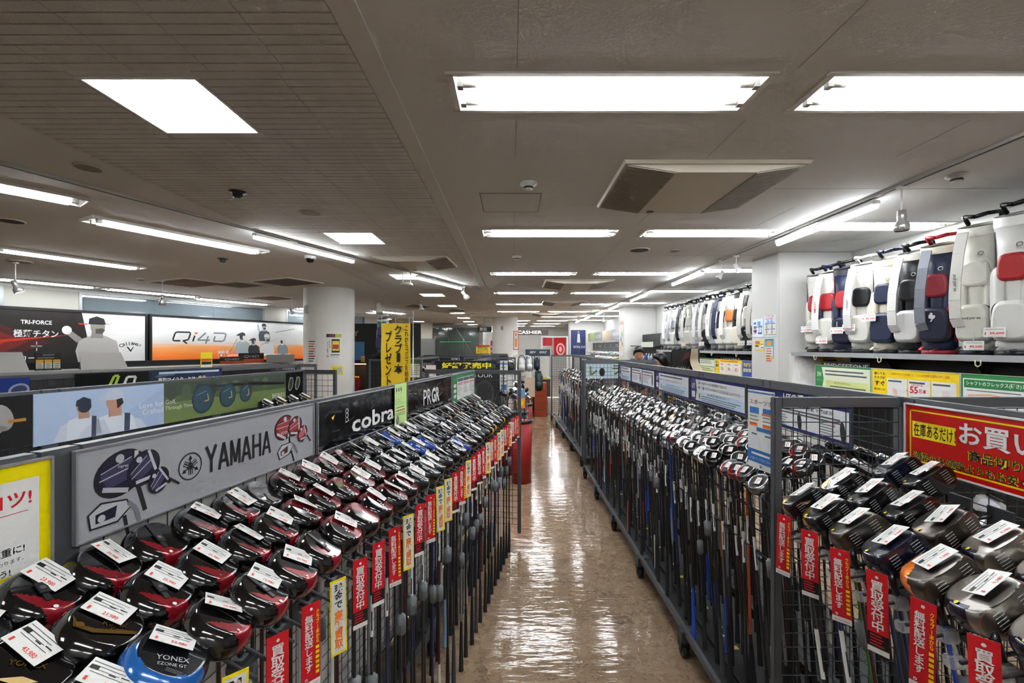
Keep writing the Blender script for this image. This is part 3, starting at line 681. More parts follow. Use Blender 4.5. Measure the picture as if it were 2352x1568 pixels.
def driver_head(W=0.122, D=0.114, Hc=0.036, body=BLK, paint=None, nu=88, nv=38, extra=None, hosel=DGR, sole=SOLE):
    """rounded wood head: flat lofted face at low c, flat sole at b = -sole"""
    b = MB(); ca, cc, cb = 0.050, 0.030, -0.024
    vs_ = []; fs = []
    cp = lambda t: math.copysign(abs(math.cos(t)) ** 0.8, math.cos(t)); sp = lambda t: math.copysign(abs(math.sin(t)) ** 0.8, math.sin(t))
    P = []
    for j in range(nv + 1):
        psi = -PI / 2 + PI * j / nv
        for i in range(nu):
            ph = 2 * PI * i / nu
            r = max(0.001, math.cos(psi)) ** 0.62
            a = W / 2 * r * cp(ph) * (1.0 - 0.10 * (math.sin(ph) > 0) * math.sin(ph)); c = D * 0.56 * r * sp(ph)
            bb = (Hc if psi > 0 else 0.034) * math.sin(psi)
            bb = max(bb, -sole)
            face = -0.036 + 0.12 * bb - 5.0 * a * a * -1
            face = -0.040 + 0.16 * bb + 4.0 * a * a
            c = max(c, face)
            P.append((a, bb, c))
    quads = []
    for j in range(nv):
        for i in range(nu): quads.append((j * nu + i, j * nu + (i + 1) % nu, (j + 1) * nu + (i + 1) % nu, (j + 1) * nu + i))
    V = [HANGM @ Vector((a + ca, bb + cb, c + cc)) for a, bb, c in P]
    k = len(b.v); b.v += [tuple(v) for v in V]
    for q in quads:
        a = sum(P[i][0] for i in q) / 4 / (W / 2); bb = sum(P[i][1] for i in q) / 4; c = sum(P[i][2] for i in q) / 4 / (D * 0.56)
        m = (paint(a, bb, c) if paint else None) or body
        b.f.append([k + i for i in q]); b.m.append(b.mi(m)); b.s.append(True)
    b.bar(hang(0.012, -0.02, 0.008), (0, 0, -0.028), 0.0085, hosel, 10, 0.0068)
    SM = HANGM @ frame((ca, cb - sole - 0.0003, cc), (-1, 0, 0), (0, 0, -1), (0, -1, 0))     # on the sole: x to the heel, y to the face, z outward
    FM = HANGM @ frame((ca, cb, cc - 0.0400), (1, 0, 0), (0, 1, 0.16), (0, 0.16, -1))         # on the face
    if extra: extra(b, SM, FM)
    return b.mesh('head')
SOLEM = HANGM @ frame((0.050, -0.024 - SOLE, 0.030), (-1, 0, 0), (0, 0, -1), (0, -1, 0))
def p_wedge(m):
    def f(a, bb, c):
        x = -a; t = (x + 0.35) / 1.2
        return m if (t > 0 and 0.58 - 0.50 * t < c < 0.66 + 0.05 * t and bb < 0.016) else None
    return f
def p_vd(a, bb, c): return REDV if (c < 0.12 + 0.35 * abs(a) and bb < 0.018) else None
def x_track(b, S, F):
    b.box(-0.044, 0.030, -0.016, -0.007, 0.0, 0.0016, mat('#1d1d20', 0.35), S @ RZ(-0.5)); b.box(-0.010, 0.014, -0.019, -0.004, 0.0016, 0.004, mat('#26262a', 0.3), S @ RZ(-0.5)); b.disc(0.002, -0.0115, 0.0045, 0.0042, SIL, 12, M=S @ RZ(-0.5))
    b.disc(0.036, -0.030, 0.0038, 0.001, WHITE, 10, M=S)
def x_plain(b, S, F):
    b.disc(0.030, -0.034, 0.003, 0.001, SIL, 8, M=S); b.stroke([(-0.03, 0.006), (0.01, -0.004), (0.035, -0.02)], 0.0012, 0.0006, mat('#5a5a5e', 0.3), S)
def x_vd(b, S, F):
    b.text('VD', 0.0, -0.012, 0.010, WHITE, 0.0012, bold=0.01, M=S, shear=0.2); b.text('59', 0.010, -0.024, 0.010, WHITE, 0.0012, bold=0.01, M=S, shear=0.2); b.disc(0.038, -0.03, 0.003, 0.001, SIL, 8, M=S)
def x_grey(b, S, F):
    b.poly([(0.0, -0.012), (0.045, -0.004), (0.036, -0.034), (0.018, -0.03)], 0.0012, mat('#77746c', 0.4, 0.5), S); b.text('STEALTH' if False else 'inpres', -0.004, -0.03, 0.006, mat('#8d8d8d', 0.4), 0.0012, M=S)
def x_royal(b, S, F):
    b.poly([(-0.046, -0.012), (-0.03, -0.028), (-0.008, -0.026), (0.046, -0.002), (0.046, -0.010), (-0.006, -0.036), (-0.034, -0.036)], 0.0012, GOLD, S)
    b.text('Royal', 0.012, -0.004, 0.014, GOLD, 0.0012, shear=0.3, rot=0.35, M=S); b.text('EZONE', 0.026, -0.012, 0.007, GOLD, 0.0012, shear=0.3, rot=0.35, M=S); b.disc(-0.028, -0.028, 0.006, 0.0016, mat('#a07a2c', 0.3, 1.0), 14, M=S)
def x_yblue(b, S, F):
    b.text('YONEX', 0.006, -0.016, 0.010, mat('#9fa3a8', 0.4, 0.6), 0.0012, bold=0.008, rot=0.3, M=S); b.text('EZONE GT', 0.01, -0.028, 0.006, mat('#9fa3a8', 0.4, 0.6), 0.0012, rot=0.3, M=S)
    for k in range(4): b.box(0.005, 0.03, -0.042 - 0.0 + 0.002 * k, -0.0415 + 0.002 * k, 0.0006, 0.001, mat('#5b5e63', 0.4), S)
def x_ywhite(b, S, F):
    b.text('YONEX', 0.0, 0.0, 0.009, GOLD, 0.0012, bold=0.008, rot=0.4, M=S); b.disc(-0.03, -0.036, 0.007, 0.0016, mat('#6d675e', 0.3, 0.9), 14, M=S)
    b.poly([(-0.012, -0.036), (0.01, -0.018), (0.03, -0.016), (0.012, -0.032)], 0.0014, mat('#d8b77a', 0.3, 0.3), S)
def x_arc(col):
    def f(b, S, F):
        pts = [(0.052 * math.sin(t) , -0.045 * math.cos(t)) for t in [(-0.2 + 1.9 * i / 9) for i in range(10)]]
        b.stroke(pts, 0.004, 0.0014, col, S); b.text('inpres', -0.012, -0.012, 0.008, mat('#a9a9ab', 0.3), 0.0012, M=S)
    return f
def x_score(col=SIL, txt=None, tcol=None):
    def f(b, S, F):
        for s in (-1, 1):
            for k in range(6): b.box(s * 0.027 - 0.010, s * 0.027 + 0.010, -0.016 + 0.006 * k, -0.0153 + 0.006 * k, 0.0, 0.0008, mat('#b9b9b7', 0.4), F)
        if txt: b.text(txt, 0.0, 0.002, 0.010, tcol or mat('#4c4a46', 0.4), 0.0012, bold=0.004, M=S @ RZ(PI))
        b.disc(0.04, -0.012, 0.004, 0.0012, YELLOW, 10, M=S)
    return f
def p_rim(m, th=0.72): return lambda a, bb, c: m if (a * a + c * c > th and c > 0.1 and bb < 0.0) else None
def p_face(m): return lambda a, bb, c: m if (c < -0.25 and bb > -0.02) else None
HEADS = {
    'wedge': (driver_head(paint=p_wedge(REDG), extra=x_plain), 'black driver with dark red wedge'),
    'track': (driver_head(paint=p_wedge(REDG), extra=x_track), 'black driver with weight track, red wedge'),
    'vd': (driver_head(paint=p_vd, extra=x_vd, W=0.118), 'black and wine red driver'),
    'grey': (driver_head(body=gloss('#1b1c1f', 0.2, 0.3), extra=x_grey), 'dark driver with a grey sole wedge'),
    'gun': (driver_head(body=GUN, extra=x_plain), 'gunmetal driver'),
    'arc': (driver_head(body=gloss('#27282b', 0.22, 0.5), extra=x_arc(SIL)), 'dark driver with silver arc'),
    'blue': (driver_head(body=gloss('#222327', 0.22, 0.4), paint=p_rim(gloss('#2a4a9a', 0.2)), extra=x_arc(SIL)), 'dark driver with a blue rim'),
    'silver': (driver_head(body=mat('#8d8e90', 0.25, 1.0), paint=p_rim(BLK, 0.85), extra=x_plain), 'silver driver with a black edge'),
    'yellow': (driver_head(body=gloss('#1c1c1e', 0.2, 0.4), paint=p_wedge(YEL), extra=x_arc(SIL)), 'dark driver with a yellow patch'),
    'royal': (driver_head(body=BLK, extra=x_royal, W=0.126), 'black driver with gold lettering'),
    'yblue': (driver_head(body=gloss('#15171b', 0.2, 0.3), paint=p_rim(BLUG, 0.62), extra=x_yblue, W=0.126), 'dark driver with bright blue edge'),
    'ywhite': (driver_head(body=BLK, paint=p_rim(WHG, 0.66), extra=x_ywhite, W=0.130), 'black driver with white edge'),
    'titan': (driver_head(body=TIT, paint=lambda a, bb, c: NVY if (a < -0.62 and c > -0.2) else None, extra=x_score(txt='inpres')), 'titanium driver with navy heel'),
    'titan2': (driver_head(body=mat('#77726c', 0.3, 1.0), paint=p_wedge(ORG), extra=x_score()), 'grey driver with an orange corner'),
    'blackf': (driver_head(body=gloss('#141416', 0.2, 0.2), extra=x_score()), 'black driver'),
    'goldf': (driver_head(body=gloss('#17171a', 0.2, 0.2), paint=p_wedge(GOLD), extra=x_score()), 'black driver with a gold corner'),
    'bronze': (driver_head(body=mat('#6d675f', 0.3, 1.0), extra=x_score()), 'bronze grey driver'),
    'navyf': (driver_head(body=NVY, extra=x_score()), 'navy blue driver'),
}
# price cards
def tag_mesh(price, w_=0.066, h_=0.042, flip=False):
    b = MB(); b.box(-w_ / 2, w_ / 2, -h_ / 2, h_ / 2, 0, 0.0006, PAPER); z = 0.0009
    M = RZ(PI) if flip else None
    k = w_ / 0.066
    for i in range(4): b.rect((-0.030 + 0.004 * (i % 2)) * k, (0.015 - 0.0055 * i) * k, (0.024 - 0.006 * (i % 3)) * k, (0.0142 - 0.0055 * i) * k, z, INK, M)
    b.rect(-0.030 * k, 0.0025 * k, -0.018 * k, 0.009 * k, z, INK, M); b.rect(-0.002 * k, 0.001 * k, 0.008 * k, 0.0028 * k, z, INK, M); b.rect(0.014 * k, 0.0035 * k, 0.026 * k, 0.0052 * k, z, INK, M)
    b.text(price, 0.010 * k, -0.0135 * k, 0.0075 * k, mat('#e03818', 0.5), z, bold=0.012, M=M); b.rect(-0.026 * k, -0.017 * k, -0.022 * k, -0.010 * k, z, mat('#e03818', 0.5), M)
    return b.mesh('price_tag')
PRICES = ['25,980', '29,980', '23,980', '21,980', '52,980', '15,980', '27,980', '43,980', '9,980', '8,980', '19,980', '17,980']
TAGS = [tag_mesh(p) for p in PRICES]; TAGSF = [tag_mesh(p, flip=True) for p in PRICES]
# shafts, grips, bands
def shaft_mesh(L, m, r=0.0046): b = MB(); b.bar((0, 0, -0.02), (0, 0, -L), r * 0.95, m, 8, r * 1.25, cap=False); return b.mesh('shaft')
def grip_mesh(L, m, capm=RUBBER): b = MB(); b.lathe([(0.0065, 0), (0.0085, -L * 0.3), (0.0118, -L * 0.97), (0.0128, -L * 0.975), (0.0128, -L), (0, -L)], m, 10); return b.mesh('grip')
SHC = {k: mat(v, 0.3, 0.0, coat=0.5) for k, v in dict(black='#121214', wine='#3d0f14', navy='#141c4a', blue='#1c49a8', white='#c4c3bf', grey='#6f7173', silver='#9a9a9a', red='#a8201c', orange='#c7541c', gold='#8a6a2a', green='#2f6b22').items()}
SH_D = {k: shaft_mesh(0.88, m) for k, m in SHC.items()}; SH_I = {k: shaft_mesh(0.72, m, 0.0048) for k, m in SHC.items()}
GR = {k: grip_mesh(0.265, mat(v, 0.7)) for k, v in dict(black='#151516', grey='#3b3d40', white='#c3bfb4', red='#c5281c', blue='#1c49b0', lightblue='#7d9fbb').items()}
b = MB(); b.lathe([(0.0056, 0), (0.0056, -0.13)], PAPER, 8); b.rect(-0.002, -0.11, 0.002, -0.05, 0.0059, INK, RX(PI / 2)); BAND = b.mesh('shaft_label')
b = MB(); b.rbox(-0.018, 0.018, -0.013, 0.013, -0.075, 0.0, mat('#6f7375', 0.55), 0.006, smooth=True); b.box(-0.009, 0.009, -0.0136, -0.012, -0.065, -0.035, mat('#5c6062', 0.6)); SEC = b.mesh('security_tag')
def club(kind_mesh, name, label, cat, pos, head_dir, L, shaft, grip, lean=(0, 0), tagm=None, tagM=None, band=None, sec=None, group=None, scale=1.0, clip=True, SHT=SH_D, sl=0.88, gl=0.265):
    """pos = hosel point; head_dir = heading of the toe; root sits at the butt of the grip"""
    o = thing(name, label, cat, (0, 0, 0), 0, group)
    Lt = sl + gl - 0.02
    tilt = Matrix.Rotation(lean[0], 4, 'X') @ Matrix.Rotation(lean[1], 4, 'Y')
    base = Vector(pos) + (tilt @ Vector((0, 0, -Lt)))
    o.matrix_world = T(base) @ tilt
    up = T((0, 0, Lt))
    H = up @ RZ(head_dir) @ Matrix.Scale(scale, 4)
    inst(kind_mesh, 'head', o, H)
    inst(SHT[shaft], 'shaft', o, up); inst(GR[grip], 'grip', o, up @ T((0, 0, -sl + 0.02)))
    if tagm is not None: inst(tagm, 'price_tag', o, H @ tagM)
    if band is not None: inst(BAND, 'shaft_label', o, up @ T((0, 0, -band)) @ RZ(random.uniform(-0.5, 0.5)))
    if sec is not None: inst(SEC, 'security_tag', o, up @ T((0, 0, -sec)) @ RZ(random.uniform(-1, 1)))
    if clip: inst(CLIP, 'clear_clip', o, up @ T((0, 0, -0.035)))
    return o
COLN = ['innermost', 'middle', 'outermost']
# ---- left rack: sloping arms, three drivers each, soles up
def l1_style(i, j):
    fixed = {(1, 0): 'ywhite', (2, 0): 'ywhite', (2, 1): 'gun', (3, 0): 'blue', (4, 0): 'track', (4, 1): 'royal', (4, 2): 'yblue', (5, 0): 'wedge', (5, 1): 'track', (5, 2): 'wedge'}
    if (i, j) in fixed: return fixed[(i, j)]
    if i < 4: return ['gun', 'ywhite', 'gun'][j]
    if i < 9: return random.choice(['wedge', 'track', 'wedge', 'track'])
    if i < 14: return 'vd' if random.random() < 0.9 else 'grey'
    if i < 18: return random.choice(['grey', 'grey', 'arc', 'blue'])
    if i < 24: return random.choice(['arc', 'grey', 'gun', 'silver', 'blue'])
    return random.choice(['arc', 'gun', 'yellow', 'silver', 'yellow', 'gun'])
ARM1 = arm_mesh(0.405, 0.155)
nA = 0; LEFT_ENDS = []
for i in range(1, 34):
    s = 0.10 + 0.1085 * i
    if s > 3.68: break
    inst(ARM1, 'hook_arm', L1, T((0.012, s, 1.225)))
    LEFT_ENDS.append((i, s))
    for j in range(3):
        out = 0.11 + 0.126 * j; z = 1.215 - 0.042 * j - 0.01
        p = l1(s + random.uniform(-0.006, 0.006), out + random.uniform(-0.005, 0.005), z)
        if not in_view(p + Vector((0, 0, 0.03)), 220): continue
        st = l1_style(i, j); me, desc = HEADS[st]
        hd = PI - A1 + rad(24) + random.uniform(-0.12, 0.12)
        tm = random.choice(TAGS) if (random.random() < 0.86) else None
        if (i, j) in ((4, 0), (4, 1), (4, 2), (5, 0), (5, 1), (5, 2), (2, 0), (3, 0)): tm = TAGS[{(4, 0): 2, (4, 1): 3, (4, 2): 4, (5, 0): 0, (5, 1): 0, (5, 2): 0, (2, 0): 5, (3, 0): 6}[(i, j)]]
        tM = SOLEM @ T((-0.012 + random.uniform(-0.006, 0.006), 0.020 + random.uniform(-0.006, 0.006), 0.007)) @ RZ(random.uniform(-0.3, 0.25)) @ RX(random.uniform(-0.12, 0.22))
        far = i > 22
        club(me, 'golf_driver', '%s, %s on %s arm of left aisle rack' % (desc, COLN[j], nth(i)), 'golf club', p, hd, 1.14,
             random.choice(['black'] * 6 + ['wine', 'wine', 'navy', 'white', 'grey', 'black']), random.choice(['black'] * 12 + ['white', 'lightblue', 'grey']),
             tagm=tm, tagM=tM, band=random.choice([None, 0.2, 0.26]) if j == 2 else None, sec=(random.choice([0.33, 0.38, 0.45, 0.5]) if (j == 2 and random.random() < 0.8) or random.random() < 0.25 else None),
             group='drivers hung on the left aisle rack', scale=1.06)
# ---- right foreground rack: faces towards the viewer
ARM2 = arm_mesh(0.56, 0.10)
RIGHT_ENDS = []
r1 = [['titan', 'titan', 'titan'], ['titan', 'titan', 'bronze'], ['titan', 'titan', 'bronze'], ['titan2', 'titan', 'titan'], ['navyf', 'bronze', 'blackf'], ['bronze', 'blackf', 'bronze'], ['goldf', 'blackf', 'blackf'], ['goldf', 'goldf', 'navyf']]
for i in range(8):
    y = 0.60 + 0.118 * i
    inst(ARM2, 'hook_arm', R1, T((-0.012, y + 0.55, 1.205)) @ RZ(PI))
    RIGHT_ENDS.append((i, y))
    for j in range(3):
        if j == 2 and i < 6: continue
        x = [0.90, 1.06, 1.25][j]; z = [1.155, 1.195, 1.238][j]
        p = Vector((x + random.uniform(-0.006, 0.006), y + 0.03 * j + random.uniform(-0.006, 0.006), z))
        if not in_view(p + Vector((0.05, 0, 0.03)), 260): continue
        me, desc = HEADS[r1[i][j]]; pi_ = random.choice([7, 8, 9, 10, 11])
        if (i, j) == (2, 0): pi_ = 8
        tM = SOLEM @ T((-0.016, 0.004, 0.008)) @ RZ(random.uniform(-0.2, 0.2)) @ RX(random.uniform(-0.12, 0.05))
        club(me, 'golf_driver', '%s, %s on %s arm of right foreground rack' % (desc, COLN[2 - j], nth(i + 1)), 'golf club', p, rad(-6) + random.uniform(-0.1, 0.1), 1.14, lean=(rad(-14), 0), shaft=
             random.choice(['black', 'wine', 'navy', 'blue', 'black', 'green', 'wine']), grip=random.choice(['black'] * 4 + ['grey']), tagm=TAGSF[pi_], tagM=tM,
             band=random.choice([0.24, 0.3]) if j == 0 else None, sec=random.choice([0.33, 0.4, 0.46]) if random.random() < 0.7 else None, group='drivers hung on the right foreground rack', scale=1.14)
# ---- irons and utilities
def iron_head(m, m2, back=False):
    b = MB(); prof = [(-0.006, 0.036), (0.006, 0.012), (0.016, 0.001), (0.045, -0.003), (0.068, 0.001), (0.080, 0.014), (0.083, 0.036), (0.078, 0.052), (0.069, 0.056), (0.040, 0.044), (0.010, 0.040)]
    n = len(prof); off = -0.03
    f0 = [HANGM @ Vector((a, bb + off, 0.55 * (bb - 0.02) - 0.004)) for a, bb in prof]
    f1 = [HANGM @ Vector((a * 0.98 + 0.001, bb + off, 0.55 * (bb - 0.02) + (0.017 - 0.20 * bb))) for a, bb in prof]
    b.add(f0 + f1, [list(range(n)), list(range(n, 2 * n))[::-1]] + [(i, n + i, n + (i + 1) % n, (i + 1) % n) for i in range(n)], m)
    cav = [HANGM @ Vector((0.014 + (a - 0.0) * 0.66 + 0.005, (bb - 0.024) * 0.6 + 0.024 + off, 0.55 * (bb * 0.6 + 0.0096 - 0.02) + (0.0185 - 0.20 * bb))) for a, bb in prof]
    b.add(cav, [list(range(n))[::-1]], m2)
    for k in range(5): b.box(0.018, 0.062, -0.0, 0.0007, 0.0, 0.0006, m2, HANGM @ frame((0, off + 0.008 + 0.006 * k, 0.55 * (0.008 + 0.006 * k - 0.02) - 0.0048), (1, 0, 0), (0, 1, 0.55), (0, 0.55, -1)))
    b.bar(hang(0.002, off + 0.022, 0.004), (0, 0, -0.034), 0.0078, m, 10, 0.0066)
    return b.mesh('head')
IR = [iron_head(SIL, mat('#55565a', 0.3, 1.0)), iron_head(mat('#909194', 0.3, 1.0), mat('#2a2b2e', 0.4, 0.6)), iron_head(mat('#bcbcbe', 0.16, 1.0), mat('#8b8c90', 0.25, 1.0)), iron_head(mat('#8c8b89', 0.32, 1.0), mat('#3b2f2c', 0.4, 0.5))]
IG = iron_head(GOLD, mat('#8c6a22', 0.3, 1.0))
def ut(body, paint=None): return driver_head(0.092, 0.064, 0.024, body, paint, 26, 12, lambda b, S, F: b.poly([(-0.02, -0.008), (0.022, -0.012), (0.012, 0.012), (-0.018, 0.010)], 0.0012, mat('#77787b', 0.3, 0.8), S), sole=0.019)
UTS = [ut(BLK), ut(mat('#8f9093', 0.25, 1.0)), ut(DGR, p_rim(SIL, 0.6)), ut(mat('#6c6d70', 0.25, 1.0), p_wedge(REDG)), ut(gloss('#1a1b1e', 0.15), p_rim(WHG, 0.7))]
b = MB(); b.box(-0.017, 0.017, -0.009, 0.009, 0, 0.0006, PAPER); b.text('9,980', 0.002, -0.003, 0.006, mat('#e03818', 0.5), 0.0009, bold=0.012); b.rect(-0.014, 0.003, 0.012, 0.0045, 0.0009, INK); MINI = b.mesh('price_tag')
UT_S = HANGM @ frame((0.050, -0.024 - 0.019, 0.030), (-1, 0, 0), (0, 0, -1), (0, -1, 0))
def stand_row(rack_, xs_, y0, y1, pitch, side, where, group, zt=1.08, ut_until=0.0, limit=999, order='aisle', rowword='row', head=None):
    cnt_ = 0
    for j, x in enumerate(xs_):
        i = 0; y = y0 + 0.02 * (j % 2)
        while y < y1 and cnt_ < limit:
            i += 1
            is_ut = y < ut_until
            z = zt + 0.028 * j + (0.02 if is_ut else 0) + random.uniform(-0.012, 0.012)
            p = Vector((x + random.uniform(-0.012, 0.012), y + random.uniform(-0.012, 0.012), z))
            if in_view(p, 20):
                if is_ut:
                    me = random.choice(UTS); desc = 'hybrid club'; name = 'golf_hybrid'
                else:
                    me = random.choice(IR) if random.random() > 0.02 else IG; desc = 'golden iron' if me is IG else 'chrome iron'; name = 'golf_iron'
                hd = (rad(40) if head is None else head) + random.uniform(-0.25, 0.25)
                shaft = random.choice(['black'] * 26 + ['silver', 'grey', 'grey', 'navy', 'navy', 'blue', 'wine', 'gold', 'orange', 'white']); grip = random.choice(['black'] * 40 + ['grey', 'grey', 'red', 'blue', 'white'])
                tagm = MINI if (is_ut or random.random() < 0.5) else None
                tM = (UT_S @ T((0.004, 0.006, 0.004)) @ RZ(PI)) if is_ut else (HANGM @ frame((0.045, -0.036, 0.012), (-1, 0, 0), (0, 0, 1), (0, -1, 0)))
                club(me, name, '%s in %s %s from %s, %s %s' % (desc, nth(j + 1), rowword, order, nth(i), where), 'golf club', p, hd, 1.0, shaft, grip, lean=(rad(-7.0) + random.uniform(-0.03, 0.03), random.uniform(-0.03, 0.03)),
                     tagm=tagm, tagM=tM, band=random.uniform(0.14, 0.24) if (j == 0 or random.random() < 0.5) else None, sec=random.uniform(0.2, 0.42) if random.random() < (0.35 if j == 0 else 0.15) else None,
                     group=group, clip=False, SHT=SH_I, sl=0.72, gl=0.235, scale=1.1)
                cnt_ += 1
            y += pitch
    return cnt_
N_R2 = stand_row(R2, [1.00, 1.085, 1.17, 1.255], 1.80, 5.85, 0.094, -1, 'along the right aisle rack', 'clubs standing in the right aisle rack', ut_until=2.75)
N_R2b = stand_row(R2, [1.54, 1.66], 1.72, 4.9, 0.105, 1, 'on the far side of right aisle rack', 'clubs on the far side of the right aisle rack', zt=1.10, ut_until=2.3, order='spine', head=rad(150))
N_R4 = stand_row(R4, [1.07, 1.17, 1.27], 6.6, 10.4, 0.15, -1, 'along the farther right rack', 'clubs standing in the farther right rack', zt=1.12)
stand_row(R1, [1.56, 1.68], 1.22, 1.60, 0.10, 1, 'on the far side of right foreground rack', 'clubs on the far side of the right foreground rack', zt=1.10, ut_until=1.4, order='spine', head=rad(150))
for i in range(4):
    s = 2.30 + 0.15 * i; p = S2 + D2 * s + N2 * 0.16; p.z = 1.21; st = ['grey', 'yellow', 'arc', 'yellow'][i]
    if in_view(p): club(HEADS[st][0], 'golf_driver', '%s, %s from the front on the poster rack' % (HEADS[st][1], nth(i + 1)), 'golf club', p, PI - A2 + rad(20), 1.14, 'black', 'black', tagm=TAGS[i % 12], tagM=SOLEM @ T((-0.012, 0.02, 0.007)), group='drivers on the poster rack', scale=1.06); inst(ARM1, 'hook_arm', L2, T((0.012, s + 0.02, 1.20)))
for i in range(8):
    q = Vector((-1.95, 7.6, 0)) + Vector((math.sin(rad(8)), math.cos(rad(8)), 0)) * (0.15 + 0.28 * i) + Vector((math.cos(rad(8)), -math.sin(rad(8)), 0)) * 0.18; q.z = 1.25; st = ['arc', 'gun', 'silver', 'yellow'][i % 4]
    club(HEADS[st][0], 'golf_driver', '%s, %s from the front on rack behind banner' % (HEADS[st][1], nth(i + 1)), 'golf club', q, PI, 1.14, 'black', 'black', group='drivers on the rack behind the banner', scale=1.06); inst(ARM1, 'hook_arm', L5, T((0.012, 0.17 + 0.28 * i, 1.24)))
print('CLUBS', N_R2, N_R2b, N_R4)
# ================================================================== boards and strips on the racks
CLR = lambda h, r=0.4: mat(h, r)
GREYT = CLR('#55585c'); ALU = mat('#a8aaad', 0.35, 0.6); LBLUE = CLR('#b9cde0'); BLUEB = CLR('#22265e', 0.3); PURP = CLR('#38306a', 0.4)
def bars(b, x0, x1, y, n, step, m, z, h=0.004, jag=0.25):
    """lines of print too small to read"""
    for i in range(n): b.rect(x0, y - i * step - h, x0 + (x1 - x0) * (1 - jag * random.random()), y - i * step, z, m)
def ang_of(d): return math.atan2(d.y, d.x)
def side_board(rackf, ang, s0, s1, z0, z1, *a, out=0.026, **k):
    o = rackf(s0, out, z0); return board(a[0], a[1], a[2], o, ang, s1 - s0, z1 - z0, *a[3:], **k)
AL1 = ang_of(D1)
def club_pic(b, x, y, s, head, trim, ang=0.0, z=0.0004, iron=False):
    """drawn club head with its shaft"""
    M = T((x, y, 0)) @ RZ(ang) @ Matrix.Diagonal((s, s, 1, 1))
    b.stroke([(0.30, -0.25), (0.42, -0.95)], 0.10, z, INK, M)
    if iron:
        b.poly([(-0.59, -0.34), (-0.65, 0.06), (-0.32, 0.30), (0.37, 0.19), (0.50, -0.05), (0.12, -0.37)], z + 0.0001, INK, M); b.stroke([(0.40, 0.08), (0.62, -0.15), (0.72, -0.55)], 0.12, z + 0.0002, CLR('#77777f'), M)
        b.poly([(-0.55, -0.3), (-0.6, 0.05), (-0.3, 0.25), (0.35, 0.15), (0.45, -0.05), (0.1, -0.32)], z + 0.0002, SIL2, M); b.poly([(-0.45, -0.22), (-0.45, 0.02), (0.1, 0.1), (0.05, -0.2)], z + 0.0004, head, M); b.disc(-0.3, -0.12, 0.1, z + 0.0006, SIL2, 14, M=M); return
    b.disc(0, 0.05, 0.56, z + 0.0002, INK, 26, 0.46, 0.35, M); b.disc(0, 0.06, 0.50, z + 0.0004, head, 26, 0.40, 0.35, M)
    b.poly([(-0.42, 0.12), (0.25, 0.32), (0.34, -0.10), (-0.30, -0.18)], z + 0.0006, trim, M); b.stroke([(-0.44, 0.02), (0.30, 0.12)], 0.025, z + 0.0008, SIL2, M); b.stroke([(-0.40, 0.16), (0.24, 0.32)], 0.02, z + 0.0008, SIL2, M); b.stroke([(-0.40, -0.16), (0.10, -0.36)], 0.10, z + 0.0008, SIL2, M); b.stroke([(0.36, 0.42), (0.24, -0.32)], 0.09, z + 0.0008, SIL2, M); b.disc(0.0, 0.36, 0.09, z + 0.0008, SIL2, 14, M=M)
SIL2 = CLR('#b3b4ba'); INKN = CLR('#1a1a30'); INKV = CLR('#3d3a58')
def d_yamaha(art, let, w_, h_):
    k = h_ / 0.19
    club_pic(art, 0.088, 0.118 * k, 0.105, INKN, INKV, 0.1); club_pic(art, 0.140, 0.118 * k, 0.078, INKN, INKV, 0.5, 0.0014); club_pic(art, 0.175, 0.080 * k, 0.056, INKN, INKV, 0.75, 0.0026); club_pic(art, 0.070, 0.045 * k, 0.080, INKN, INKV, 0.0, 0.0010, True)
    RV = CLR('#7c2028'); club_pic(art, w_ - 0.160, 0.125 * k, 0.090, RV, CLR('#9a3a3c'), -0.1); club_pic(art, w_ - 0.105, 0.122 * k, 0.070, RV, CLR('#9a3a3c'), 0.2, 0.0014); club_pic(art, w_ - 0.065, 0.09 * k, 0.055, RV, CLR('#b05050'), 0.5, 0.0026); club_pic(art, w_ - 0.150, 0.055 * k, 0.070, CLR('#55302f'), RV, 0.2, 0.001, True)
    cx, cy, r = 0.262, 0.092 * k, 0.035
    let.ring(cx, cy, r * 0.9, r, 0.0006, INK)
    for i in range(3):
        a = PI / 2 + i * 2 * PI / 3; M = T((cx, cy, 0)) @ RZ(a)
        let.stroke([(-r * 0.62, 0), (r * 0.52, 0)], 0.0035, 0.0006, INK, M); let.poly([(r * 0.5, 0.006), (r * 0.5, -0.006), (r * 0.82, 0)], 0.0006, INK, M)
        for e in (-1, 1): let.stroke([(-r * 0.62, e * 0.0055), (-r * 0.1, e * 0.0055)], 0.0022, 0.0006, INK, M)
    let.ring(cx, cy, r * 0.16, r * 0.24, 0.0008, INK, 16)
    GL = {'Y': [[(0.05, 1), (0.5, 0.48), (0.95, 1)], [(0.5, 0.52), (0.5, 0)]], 'A': [[(0.06, 0), (0.5, 1), (0.94, 0)], [(0.24, 0.30), (0.76, 0.30)]], 'M': [[(0.08, 0), (0.08, 1)], [(0.10, 0.98), (0.5, 0.10), (0.90, 0.98)], [(0.92, 1), (0.92, 0)]], 'H': [[(0.10, 0), (0.10, 1)], [(0.90, 0), (0.90, 1)], [(0.10, 0.5), (0.90, 0.5)]]}
    for q, ch in enumerate('YAMAHA'):
        for line in GL[ch]: let.stroke([(0.309 + 0.0425 * q + a * 0.036, 0.058 * k + c * 0.072) for a, c in line], 0.0095, 0.0006 + 0.0002 * (q % 2), INK)
    let.text('inpres', 0.09, 0.138 * k, 0.008, WHITE, 0.003, rot=-0.1); let.text('VD59', w_ - 0.165, 0.112 * k, 0.010, WHITE, 0.003)
BRUSHED = node_mat('brushed_silver_sheet', '#b3b5ba', 0.35, 0.25, noise=(3.0, 0.4, '#a2a4aa'))
